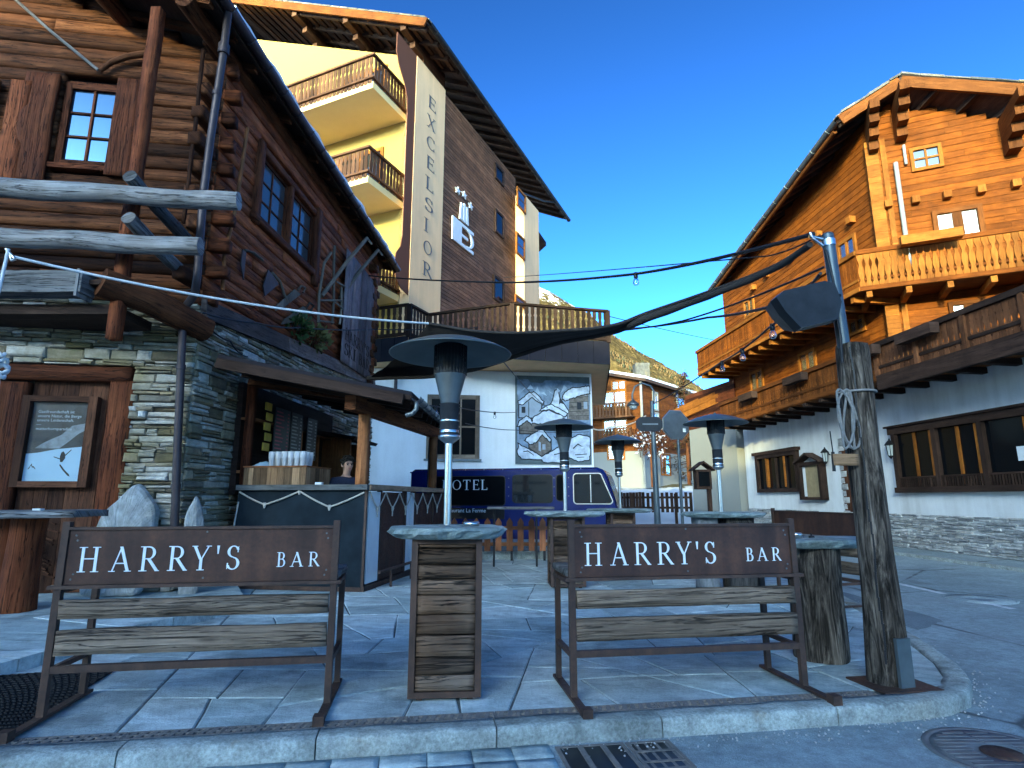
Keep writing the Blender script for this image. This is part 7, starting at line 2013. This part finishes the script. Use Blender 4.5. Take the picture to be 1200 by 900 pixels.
m = MB(); pts2 = [(x * 1.06, z * 1.06) for x, z in pts]; m.prism(s_ + Vector((-.005, .018, 0)), Vector((.96, .28, 0)), (0, 0, 1), pts2, .012); m.build('plate_rim', M_steel, t)
m = MB(); m.tube([Vector((s_.x + .06, 17.66, ST_Z)), Vector((s_.x + .06, 17.66, s_.z + .35))], .045, 10); m.build('pole', M_pole, t)
m = MB(); m.prism(s_ + Vector((.2, -.0, -.22)), Vector((.96, .28, 0)), (0, 0, 1), [(0, 0), (.09, 0), (.09, .11), (0, .11)], .025); m.build('sticker', M_whitepaint, t)

# ================================================================ FAR SIDE OF THE STREET
# snowy bank rising behind the fence
m = MB(); rows_ = []
for i in range(30):
    x = -4 + i * 1.3; row = []
    for j in range(26):
        y = 28.5 + j * 1.1; f_ = j / 25
        z = -.2 + 1.0 * min(1, j / 3) + 2.2 * f_ + .25 * noise.noise(Vector((x * .25, y * .25, 0))) + .06 * noise.noise(Vector((x, y, 4)))
        row.append(Vector((x, y, z)))
    rows_.append(row)
m.grid(rows_)
def mat_bank():
    t = NT('snow_bank'); o = t.coord(); n = t.noise(o, .7, 7, .7); gt_ = t.n('ShaderNodeSeparateXYZ'); t.l(o, gt_.inputs[0])
    k = t.math('ADD', n, t.math('MULTIPLY', t.math('SUBTRACT', gt_.outputs[1], 41.5), .05))
    c = t.ramp(k, [(.60, (.6, .63, .66)), (.66, (.10, .085, .04))])
    return t.bsdf(c, .7, 0, n, .4, .1, .2)
tag(m.build('snow_field', mat_bank()), kind='structure')
ff = thing('paling_fence', 'dark brown paling fence in front of the snowy bank', 'fence', at(770, 600, 27.5))
z0 = at(770, 601, 27.5).z; z1 = at(770, 577, 27.5).z; xa = at(690, 600, 27.5).x; xb = at(812, 600, 27.5).x
m = MB(); k = xa
while k < xb: m.box(k, k + .13, 27.46, 27.5, z0 + .02, z1 + rnd.uniform(-.02, .02)); k += (.22 if k > at(750, 600, 27.5).x else .145)
m.build('pales', W_dark, ff)
m = MB()
for f_ in (.25, .75): m.box(xa, xb, 27.51, 27.56, z0 + (z1 - z0) * f_ - .05, z0 + (z1 - z0) * f_ + .05)
k = xa
while k <= xb: m.box(k, k + .12, 27.56, 27.66, -.2, z1 - .05); k += 2.0
m.build('rail', W_dark, ff)
def far_house(name, label, corner, d1, L1, d2, L2, zb, zw, zt, mats, winL, winR, roof_over=.6, rise=1.2, snow=True):
    t = thing(name, label, 'house', corner); d1 = Vector((*d1, 0)).normalized(); d2 = Vector((*d2, 0)).normalized(); c = Vector((corner[0], corner[1], 0))
    n1 = Vector((d1.y, -d1.x, 0)); n1 = n1 if n1.y < 0 else -n1
    n2 = Vector((d2.y, -d2.x, 0)); n2 = n2 if n2.y < 0 else -n2
    def blk(z0, z1, mt_, nm, ins=0.0):
        m = MB(); p = [c, c + d2 * L2, c + d2 * L2 + d1 * L1, c + d1 * L1]; m.hexa([q + Vector((0, 0, z0)) for q in p] + [q + Vector((0, 0, z1)) for q in p]); return m.build(nm, mt_, t)
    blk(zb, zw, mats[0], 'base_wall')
    m = MB(); p = [c, c + d2 * L2, c + d2 * L2 + d1 * L1, c + d1 * L1]; z = zw
    while z < zt:
        h = min(.28, zt - z); m.hexa([q + Vector((0, 0, z)) for q in p] + [q + Vector((0, 0, z + h - .012)) for q in p]); z += h
    m.hexa([p[0] + Vector((0, 0, zt)), p[3] + Vector((0, 0, zt)), p[3].lerp(p[0], .5) + Vector((0, 0, zt + rise * .95)), p[3].lerp(p[0], .501) + Vector((0, 0, zt + rise * .95))] + [q + d2 * .2 for q in (p[0] + Vector((0, 0, zt)), p[3] + Vector((0, 0, zt)), p[3].lerp(p[0], .5) + Vector((0, 0, zt + rise * .95)), p[3].lerp(p[0], .501) + Vector((0, 0, zt + rise * .95)))])
    m.build('timber_wall', mats[1], t)
    o = roof_over; e0 = c - d2 * o - d1 * o; e1 = c + d2 * (L2 + o) - d1 * o; r0 = c - d2 * o + d1 * L1 / 2; r1 = c + d2 * (L2 + o) + d1 * L1 / 2; f0 = c - d2 * o + d1 * (L1 + o); f1 = c + d2 * (L2 + o) + d1 * (L1 + o)
    def slab(h0, h1, nm, mt_):
        m = MB(); Zl = Vector((0, 0, zt - .12 + h0)); Zh = Vector((0, 0, zt + rise + h0)); H = Vector((0, 0, h1 - h0))
        m.hexa([e0 + Zl, e1 + Zl, r1 + Zh, r0 + Zh, e0 + Zl + H, e1 + Zl + H, r1 + Zh + H, r0 + Zh + H]); m.hexa([r0 + Zh, r1 + Zh, f1 + Zl, f0 + Zl, r0 + Zh + H, r1 + Zh + H, f1 + Zl + H, f0 + Zl + H]); return m.build(nm, mt_, t)
    rf = slab(0, .22, 'roof', W_eave)
    if snow: o2 = slab(.225, .4, 'roof_snow', M_snow); o2.parent = rf
    for wl, d, nn, A in ((winL, d1, n1, None), (winR, d2, n2, None)):
        Wl = Wall((c.x, c.y), math.atan2(d.x, d.y), 1)
        if (Wl.n - nn).length > .1: Wl = Wall((c.x, c.y), math.atan2(d.x, d.y), -1)
        for (a, z, w, h, kd) in wl:
            if kd == 'b':
                m = MB(Wl.M); m.box(a - w / 2, a + w / 2, 0, .9, z - .12, z); b_ = m.build('balcony', W_hotel, t)
                m = MB(); balusters(m, Wl.w(a - w / 2, .9, 0), Wl.w(a + w / 2, .9, 0), z, z + h, .16, .24, PLANK); m.M = Wl.M; m.box(a - w / 2, a + w / 2, .86, .96, z + h, z + h + .1); m.M = Matrix.Identity(4); m.build('balustrade', W_hotel, b_)
            elif kd == 'd': 
                m = MB(Wl.M); m.box(a - w / 2, a + w / 2, .0, .05, z, z + h); m.build('door', W_door, t)
            else: window(t, Wl, (a - w / 2, a + w / 2, z, z + h), 2, 1, M_greywall if kd == 'w' else W_larch2, M_clear, fw=.12, mw=.1, proud=.06, curtain=M_paleglow)
    return t, c, d1, d2
K = at(757, 566, 43.0)
zz_ = lambda y, Y=43.0: at(757, y, Y).z
fc = far_house('far_chalet', 'tall brown chalet with snowy roof and sunlit gable beyond the snow bank', (K.x, K.y, zz_(566)), (-.86, .5), 9, (.66, .75), 14, zz_(572), zz_(528), zz_(447), (M_greywall, W_balc),
    [(2.2, zz_(478), 2.0, 1.5, 'l'), (2.2, zz_(508), 2.0, 1.5, 'l'), (2.2, zz_(538), 1.4, 1.2, 'l'), (2.4, zz_(487), 3.6, .9, 'b'), (2.4, zz_(517), 3.6, .9, 'b'), (1.8, zz_(455), 1.2, .8, 'l')],
    [(2.0, zz_(478), .9, 1.5, 'w'), (2.0, zz_(503), .9, 1.5, 'w'), (6.5, zz_(474), 1.6, 1.4, 'w'), (3.2, zz_(556), 1.6, 1.7, 'l'), (7.5, zz_(560), 1.2, 2.4, 'd'), (9.5, zz_(500), 1.6, 1.4, 'w'), (10, zz_(522), 1.6, 1.4, 'w')])
t, c, d1, d2 = fc
m = MB(); p = c + d2 * 6 + d1 * 3; m.box(p.x - .6, p.x + .6, p.y - .6, p.y + .6, zz_(447), zz_(415) + .6); m.build('chimney', M_slate, t)
m = MB(); m.tube([c + Vector((-.1, -.12, zz_(447))), c + Vector((-.1, -.12, zz_(566)))], .1, 8); m.build('downpipe', M_greywall, t)
K2 = at(790, 566, 50.0)
far_house('far_cottage', 'small pale cottage with lit front beyond the snow bank, behind the street lamp', (K2.x, K2.y, at(790, 566, 50).z), (-.95, .3), 5.5, (.6, .8), 6, at(790, 572, 50).z, at(790, 540, 50).z, at(790, 533, 50).z, (M_greywall, W_balc), [(2.5, at(790, 552, 50).z, 1.2, 1.1, 'l'), (4.6, at(790, 555, 50).z, 1.0, 1.3, 'l')], [(2.5, at(790, 553, 50).z, 1.1, 1.0, 'w')], .5, 1.0)
# trees
M_needle = mat_plain('larch_twig', (.055, .036, .016), .9, 0, .5, 3, .2); M_needleg = mat_plain('fir_needle', (.014, .018, .009), .9, 0, .5, 3, .2)
def conifer(c, h, rad, label, mt_, n=1500, snowy=False):
    t = thing('conifer_tree', label, 'tree', c, 0, 'trees beyond the snow bank')
    m = MB(frame(c)); m.tube([(0, 0, -.5), (.05, 0, h * .5), (0, 0, h)], [.16, .1, .02], 8)
    mm = MB(frame(c))
    for k in range(60):
        z = h * (.12 + .86 * k / 60); R_ = rad * (1 - z / h) ** .8 + .1; a = rnd.uniform(0, 2 * PI); e = Vector((math.cos(a) * R_, math.sin(a) * R_, z - R_ * .25)); m.tube([(0, 0, z), e], [.03, .01], 4, cap=False)
        for _ in range(n // 60):
            f_ = rnd.uniform(.2, 1); p = Vector((0, 0, z)).lerp(e, f_) + Vector((rnd.gauss(0, .12), rnd.gauss(0, .12), rnd.gauss(0, .1))); d = Vector((rnd.uniform(-1, 1), rnd.uniform(-1, 1), rnd.uniform(-.9, .3))).normalized() * rnd.uniform(.15, .35); s_ = d.cross(Vector((rnd.uniform(-1, 1), rnd.uniform(-1, 1), 1))).normalized() * .06
            mm.add([p - s_, p + d, p + s_], [(0, 1, 2)])
    m.build('trunk', W_log, t); mm.build('crown', mt_, t)
c = at(808, 572, 46); conifer(Vector((c.x, 46, c.z)), 9.5, 2.0, 'brownish bare larch beside the stop sign pole', M_needle)
c = at(765, 560, 52); conifer(Vector((c.x + 1.2, 56, c.z)), 8.5, 1.8, 'dark fir behind the far cottage', M_needleg)
# snow laden shrub
for k, (px, py, lab, w) in enumerate(((762, 515, 'snow covered bush on the bank, left of the street lamp', 1.5), (783, 470, 'large snow covered bush by the far chalet roof', 1.7))):
    c = at(px, py, 40.5 + 14 * k); t = thing('snowy_bush', lab, 'bush', c, 0, 'snow covered bushes')
    m = MB(); 
    for _ in range(260):
        v = Vector((rnd.gauss(0, 1), rnd.gauss(0, .6), rnd.gauss(0, .8))); v = v.normalized() * w * rnd.uniform(.4, 1); d = Vector((rnd.uniform(-.6, .6), rnd.uniform(-.3, .3), rnd.uniform(.1, 1))).normalized() * .5; m.tube([c + v, c + v + d], [.03, .008], 4, cap=False)
    m.tube([Vector((c.x, c.y, 2.0)), c], .08, 6); m.build('branch', W_log, t)
    m = MB(); leaf_clump(m, c, w, 150, .26, .2); m.build('snow_clumps', M_snow, t)

# ================================================================ MOUNTAIN
SIL = [(-1.4, .30), (-.8, .46), (-.3, .50), (-.05, .45), (.031, .394), (.077, .369), (.138, .329), (.182, .289), (.241, .25), (.299, .2114), (.335, .189), (.45, .13), (.7, .08), (1.2, .10), (1.8, .14)]
def sil(u):
    for (a, b), (c, d) in zip(SIL, SIL[1:]):
        if a <= u <= c: return b + (d - b) * (u - a) / (c - a)
    return SIL[-1][1]
m = MB(); rows_ = []
us = [-1.3 + .05 * k for k in range(26)] + [-.02 + .0035 * k for k in range(120)] + [.42 + .05 * k for k in range(26)]
us = sorted(us)
for u in us:
    row = []
    for j in range(90):
        f_ = j / 89; Y = 330 + 1270 * f_; zr_ = sil(u) * 1600 + CH
        p = Vector((u * Y, Y, 0)); 
        nz = noise.fractal(p * .006, .9, 2.1, 6) * 26 * min(1, f_ * 4) + noise.noise(p * .06) * 4 * min(1, f_ * 3)
        if j == 89: nz *= .25
        row.append(Vector((p.x, p.y, -1 + zr_ * (f_ ** 1.25) * .98 + nz)))
    for dj in (1, 2): row.append(Vector((u * (1600 + 250 * dj), 1600 + 250 * dj, row[89].z - 140 * dj)))
    rows_.append(row)
m.grid(rows_)
def mat_mountain():
    t = NT('mountain_side'); o = t.coord(); sp = t.n('ShaderNodeSeparateXYZ'); t.l(o, sp.inputs[0])
    n = t.noise(o, .012, 8, .7); n2 = t.noise(o, .06, 6, .75); tr = t.vor(o, .09)
    c = t.ramp(n2, [(.3, (.014, .011, .005)), (.5, (.055, .04, .016)), (.7, (.11, .084, .038))])
    d = t.ramp(t.math('ADD', tr, t.math('MULTIPLY', n, .5)), [(.42, 1.0), (.62, 0.0)])
    c = t.mix(t.math('MULTIPLY', d, .8), c, (.045, .035, .02))
    g_ = t.n('ShaderNodeNewGeometry'); s2 = t.n('ShaderNodeSeparateXYZ'); t.l(g_.outputs['Normal'], s2.inputs[0])
    hgt = t.math('ADD', t.math('MULTIPLY', t.math('SUBTRACT', sp.outputs[2], 520), .004), t.math('ADD', n2, t.math('MULTIPLY', t.math('SUBTRACT', n, .5), 1.2)))
    sn = t.ramp(hgt, [(.58, 0.0), (.70, 1.0)])
    c = t.mix(sn, c, (.6, .62, .64))
    return t.bsdf(c, .95, 0, t.math('ADD', n2, tr), .8, 4.0, .05)
tag(m.build('mountain', mat_mountain()), kind='structure')

fo = MB(); fo2 = MB()
def slope_pt(u, f_):
    k = min(range(len(us)), key=lambda q: abs(us[q] - u)); j = f_ * 89; j0 = min(88, int(j)); k = min(k, len(us) - 2) if us[k] <= u else k - 1; w_ = (u - us[k]) / (us[k + 1] - us[k]); return rows_[k][j0].lerp(rows_[k][j0 + 1], j - j0).lerp(rows_[k + 1][j0].lerp(rows_[k + 1][j0 + 1], j - j0), w_)
for _ in range(9000):
    u = rnd.uniform(.0, .37); f_ = rnd.uniform(.12, .995); p = slope_pt(u, f_)
    if noise.noise(p * .011) + .35 * noise.noise(p * .05) < -.02 + .35 * max(0, f_ - .6) + (.35 if u < .1 and f_ > .75 else 0): continue
    h = rnd.uniform(4.5, 10); r_ = h * rnd.uniform(.14, .22); q = fo if rnd.random() < .6 else fo2; vs = []
    for z, k in ((0, .25), (.18, 1), (.5, .62), (.52, .75), (1, .02)):
        for a in range(6): g_ = a * PI / 3 + p.x; vs.append(p + Vector((math.cos(g_) * r_ * k * rnd.uniform(.75, 1.2), math.sin(g_) * r_ * k * rnd.uniform(.75, 1.2), z * h - 1)))
    q.add(vs, [(i * 6 + a, i * 6 + (a + 1) % 6, i * 6 + 6 + (a + 1) % 6, i * 6 + 6 + a) for i in range(4) for a in range(6)])
tag(fo.build('forest', M_needle), 'brown bare larch forest spread over the sunlit mountain slope', 'forest', kind='stuff')
tag(fo2.build('forest', M_needleg), 'dark green firs scattered over the sunlit mountain slope', 'forest', kind='stuff')

# ================================================================ SHADE SAIL AND CABLES
A_ = POLE_TOP + Vector((-.04, 0, -.06)); B_ = at(432, 443, 10.6); C_ = at(503, 379, 8.4)
def curve(p, q, sag, n): return [p.lerp(q, k / n) + Vector((0, 0, -4 * sag * (k / n) * (1 - k / n))) for k in range(n + 1)]
N_ = 36
# lower edge and upper edge of the gathered sail
low = [A_, at(905, 316, 4.9), at(830, 347, 5.7), at(760, 373, 6.6), at(715, 389, 7.2), at(650, 402, 8.0), at(600, 418, 8.7), at(556, 432, 9.3), at(510, 440, 9.8), B_]
upp = [A_ + Vector((0, 0, .012)), at(905, 312.5, 4.9), at(830, 342, 5.7), at(760, 366, 6.7), at(715, 382, 6.9), at(650, 388, 7.3), at(600, 390, 7.7), at(556, 388, 8.0), at(525, 383, 8.25), C_]
def catmull(P, n):
    out = []
    for i in range(len(P) - 1):
        p0, p1, p2, p3 = P[max(i - 1, 0)], P[i], P[i + 1], P[min(i + 2, len(P) - 1)]
        for k in range(n):
            t_ = k / n; out.append(.5 * ((2 * p1) + (p2 - p0) * t_ + (2 * p0 - 5 * p1 + 4 * p2 - p3) * t_ ** 2 + (3 * p1 - p0 - 3 * p2 + p3) * t_ ** 3))
    out.append(P[-1]); return out
lo, hi = catmull(low, 6), catmull(upp, 6)
m = MB(); rows_ = []
for i, (a, b) in enumerate(zip(lo, hi)):
    w = (a - b).length; row = []
    for j in range(13):
        f_ = j / 12; row.append(a.lerp(b, f_) + Vector((0, 0, -.10 * w * .3 * math.sin(PI * f_) + .012 * math.sin(f_ * 22 + i * .2) * min(1, w))))
    rows_.append(row)
m.grid(rows_)
sail = thing('shade_sail', 'grey brown shade sail gathered into a roll and tied to the steel pole', 'sail', A_)
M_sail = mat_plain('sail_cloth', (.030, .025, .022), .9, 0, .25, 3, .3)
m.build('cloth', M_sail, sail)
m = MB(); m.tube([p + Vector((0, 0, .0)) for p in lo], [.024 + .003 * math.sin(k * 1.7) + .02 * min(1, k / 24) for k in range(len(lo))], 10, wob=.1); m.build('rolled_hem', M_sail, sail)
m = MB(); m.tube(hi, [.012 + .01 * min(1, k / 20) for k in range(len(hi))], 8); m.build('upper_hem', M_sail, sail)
def cable(label, pts, r, sag, bulbs=(), mat=M_cable, nm='cable', cat='cable', group='cables across the street'):
    P = []
    for a, b in zip(pts, pts[1:]): c = curve(a, b, sag, 18); P += c if not P else c[1:]
    t = thing(nm, label, cat, P[0], 0, group if mat is M_cable else None); m = MB(); m.tube(P, r, 7); m.build('line', mat, t)
    for f_ in bulbs:
        p = P[min(len(P) - 1, int(f_ * (len(P) - 1)))]
        m = MB(); m.lathe(p, [(.0, .02), (.028, .015), (.028, -.05), (.022, -.06)], 10); b_ = m.build('bulb_socket', M_cable, t)
        m = MB(); m.lathe(p + Vector((.0, 0, -.06)), [(.02, 0), (.035, -.03), (.042, -.06), (.03, -.09), (0, -.1)], 12); m.build('bulb', M_clear, b_)
    return t
cable('thick dark cable with one clear bulb from the log house eave to the pole', [at(432, 323, 14.5), at(590, 331, 10.0), at(745, 321, 7.2), POLE_TOP + Vector((0, 0, .03))], .018, .03, (.67,))
cable('thin wire high across the street parallel to the bulb cable', [at(590, 325, 15.5), at(900, 300, 5.0), POLE_TOP + Vector((.05, 0, .02))], .007, .02)
cable('dark cable from the loudspeaker to the roof terrace', [sc_ + Vector((-.1, 0, .05)), at(830, 372, 6.6), at(740, 385, 9.0), at(640, 396, 14.5)], .014, .02)
cable('second dark cable hanging just above the loudspeaker cable', [POLE_TOP + Vector((.05, 0, -.25)), at(800, 376, 6.5), at(700, 389, 9.0), at(600, 396, 13.8)], .010, .03)
cable('thin wire from the terrace rail to the corner of the large chalet', [at(715, 371, 16.8), at(840, 399, 24.5)], .012, .03)
cable('bulb string dropping from the steel pole to the street lamp with swan neck', [POLE_TOP + Vector((.02, 0, -.3)), at(900, 385, 6.5), at(846, 424, 8.5), at(766, 473, 16.9)], .013, .03, (.3, .5, .68, .85))
cable('pale loose cord from the street lamp towards the far chalet', [at(757, 487, 16.9), at(716, 500, 17.5), at(690, 500, 17.4)], .02, .1, (), M_rope, 'cord', 'cord')
cable('string light cable with small bulbs from the bar roof to the mural', [at(478, 466, 8.0), at(530, 476, 11.0), at(605, 483, 17.4)], .010, .06, (.3, .55, .8))
cable('thin wire along the white wall below the mural middle', [at(545, 496, 12.2), at(605, 504, 17.3), at(690, 506, 17.5)], .010, .04)
cable('black cable slung along the log wall above the ledge', [on_side(236, 366, .2), on_side(300, 378, .25), on_side(350, 384, .25), on_side(440, 386, .3), at(560, 384, 16.2)], .014, .03)
cable('drooping black cable on the masonry above the bar roof', [on_side(238, 375, .12), on_side(270, 400, .12), on_side(290, 418, .15)], .012, .05)
cable('wire from the shade sail hem down to the mural top', [at(590, 424, 9.0), at(642, 478, 17.4)], .009, .06)
# white rope with snap hook
h0 = at(16, 301, 5.6)
t = thing('guy_rope', 'white rope with a steel snap hook stretched from the left edge to the shade sail', 'rope', h0)
m = MB(); m.tube(curve(h0, C_, .12, 30), .016, 8); m.tube([at(10, 292, 5.6), at(-6, 360, 5.5), at(-20, 430, 5.4)], .016, 8); m.build('line', M_whiterope, t)
m = MB(); q = at(12, 297, 5.6); m.tube([q + Vector((-.05, 0, .05)), q + Vector((0, 0, 0)), q + Vector((.05, -.02, -.04)), q + Vector((.07, -.01, -.07)), q + Vector((.03, 0, -.08)), q + Vector((-.0, 0, -.02))], .014, 8); m.build('snap_hook', M_steel, t)
t = thing('rope_bundle', 'white rope tied in a hanging bundle at the left edge, before the poster', 'rope', at(2, 420, 5.4))
m = MB(); q = at(-3, 430, 5.4)
for k in range(5): m.tube([q + Vector((.07 * math.sin(a + k) , .05 * math.cos(a), .05 * k - .09 + .02 * math.sin(3 * a))) for a in [2 * PI * i / 14 for i in range(15)]], .017, 6, cap=False)
m.tube([q + Vector((.02, 0, -.06)), q + Vector((.03, 0, -.22))], .02, 6); m.build('coils', M_whiterope, t)

# ================================================================ ADDED UNSEEN BLOCKS BEHIND THE CAMERA (sized to throw the evening shade)
AZ, EL = R(22), R(12)
sv = Vector((math.sin(AZ), math.cos(AZ), 0)); tv = Vector((math.cos(AZ), -math.sin(AZ), 0))
def shade_house(label, t0, t1, top, s0=-60):
    c = sv * s0 + tv * ((t0 + t1) / 2)
    t = thing('shade_blocker', label, 'house', (c.x, c.y, ST_Z))
    M = Matrix(((tv.x, sv.x, 0, 0), (tv.y, sv.y, 0, 0), (0, 0, 1, 0), (0, 0, 0, 1))); m = MB(M)
    e = top - 2.2
    m.box(t0 + .01, t1 - .01, s0 - 5, s0 + 5, ST_Z - .05, e + .1); m.build('wall', M_cream, t)
    m = MB(M); m.hexa([(t0, s0 - 6, e - .2), (t1, s0 - 6, e - .2), (t1, s0, top - .2), (t0, s0, top - .2), (t0, s0 - 6, e), (t1, s0 - 6, e), (t1, s0, top), (t0, s0, top)]); m.hexa([(t0, s0, top - .2), (t1, s0, top - .2), (t1, s0 + 6, e - .2), (t0, s0 + 6, e - .2), (t0, s0, top), (t1, s0, top), (t1, s0 + 6, e), (t0, s0 + 6, e)]); m.build('roof', W_eave, t)
    m = MB(M)
    for zz in (3.2, 6.4):
        m.box(t0 + 1, t1 - 1, s0 + 5, s0 + 5.06, zz, zz + .3)
        k = t0 + 1.5
        while k < t1 - 2: m.box(k, k + 1.1, s0 + 5, s0 + 5.05, zz - 2.2, zz - .7); k += 2.6
    m.build('windows', W_dark, t)
shade_house('added unseen long block behind the viewer on the left, casting the evening shade', -46, -6.4, 21.5)
shade_house('added unseen low block behind the viewer, left of the lowest one casting the shade', -6.395, -2.0, 21.8)
shade_house('added unseen middle block behind the viewer, lowest of the row casting the shade', -1.995, .9, 21.15)
shade_house('added unseen long block behind the viewer on the right, casting the evening shade', .905, 60, 22.0)

# ================================================================ LIGHT, SKY, CAMERA
w = bpy.data.worlds.new('World'); S.world = w; w.use_nodes = True; nt = w.node_tree; nt.nodes.clear()
sky = nt.nodes.new('ShaderNodeTexSky'); sky.sky_type = 'NISHITA'; sky.sun_disc = False; sky.sun_elevation = EL; sky.sun_rotation = R(180) + AZ
sky.altitude = 1600; sky.air_density = .57; sky.dust_density = 4.0; sky.ozone_density = 3.1
bg = nt.nodes.new('ShaderNodeBackground'); bg.inputs[1].default_value = .15; ou = nt.nodes.new('ShaderNodeOutputWorld')
gm = nt.nodes.new('ShaderNodeGamma'); gm.inputs[1].default_value = 1.75   # deep winter blue of the thin air
nt.links.new(sky.outputs[0], gm.inputs[0]); nt.links.new(gm.outputs[0], bg.inputs[0]); nt.links.new(bg.outputs[0], ou.inputs[0])
sl = bpy.data.lights.new('sun', 'SUN'); sl.energy = 2.3; sl.angle = R(.5); sl.color = (1.0, .80, .46)
so = bpy.data.objects.new('sun', sl); COL.objects.link(so)
L = Vector((-math.sin(AZ) * math.cos(EL), -math.cos(AZ) * math.cos(EL), math.sin(EL)))
so.rotation_euler = L.to_track_quat('Z', 'Y').to_euler(); so.location = L * 50
cd_ = bpy.data.cameras.new('camera'); co = bpy.data.objects.new('camera', cd_); COL.objects.link(co)
co.location = (0, 0, CH); co.rotation_euler = (R(90) + TILT, 0, 0)
cd_.sensor_fit = 'HORIZONTAL'; cd_.sensor_width = 36; cd_.lens = FPX / 1200 * 36; cd_.clip_start = .05; cd_.clip_end = 6000
S.camera = co
S.view_settings.view_transform = 'Standard'; S.view_settings.look = 'None'; S.view_settings.gamma = 1; S.view_settings.use_curve_mapping = False
S.view_settings.exposure = 1.58
S.view_settings.use_white_balance = True; S.view_settings.white_balance_temperature = 6950; S.view_settings.white_balance_tint = -21
S.render.engine = 'CYCLES'
S.cycles.max_bounces = 6; S.cycles.transparent_max_bounces = 12
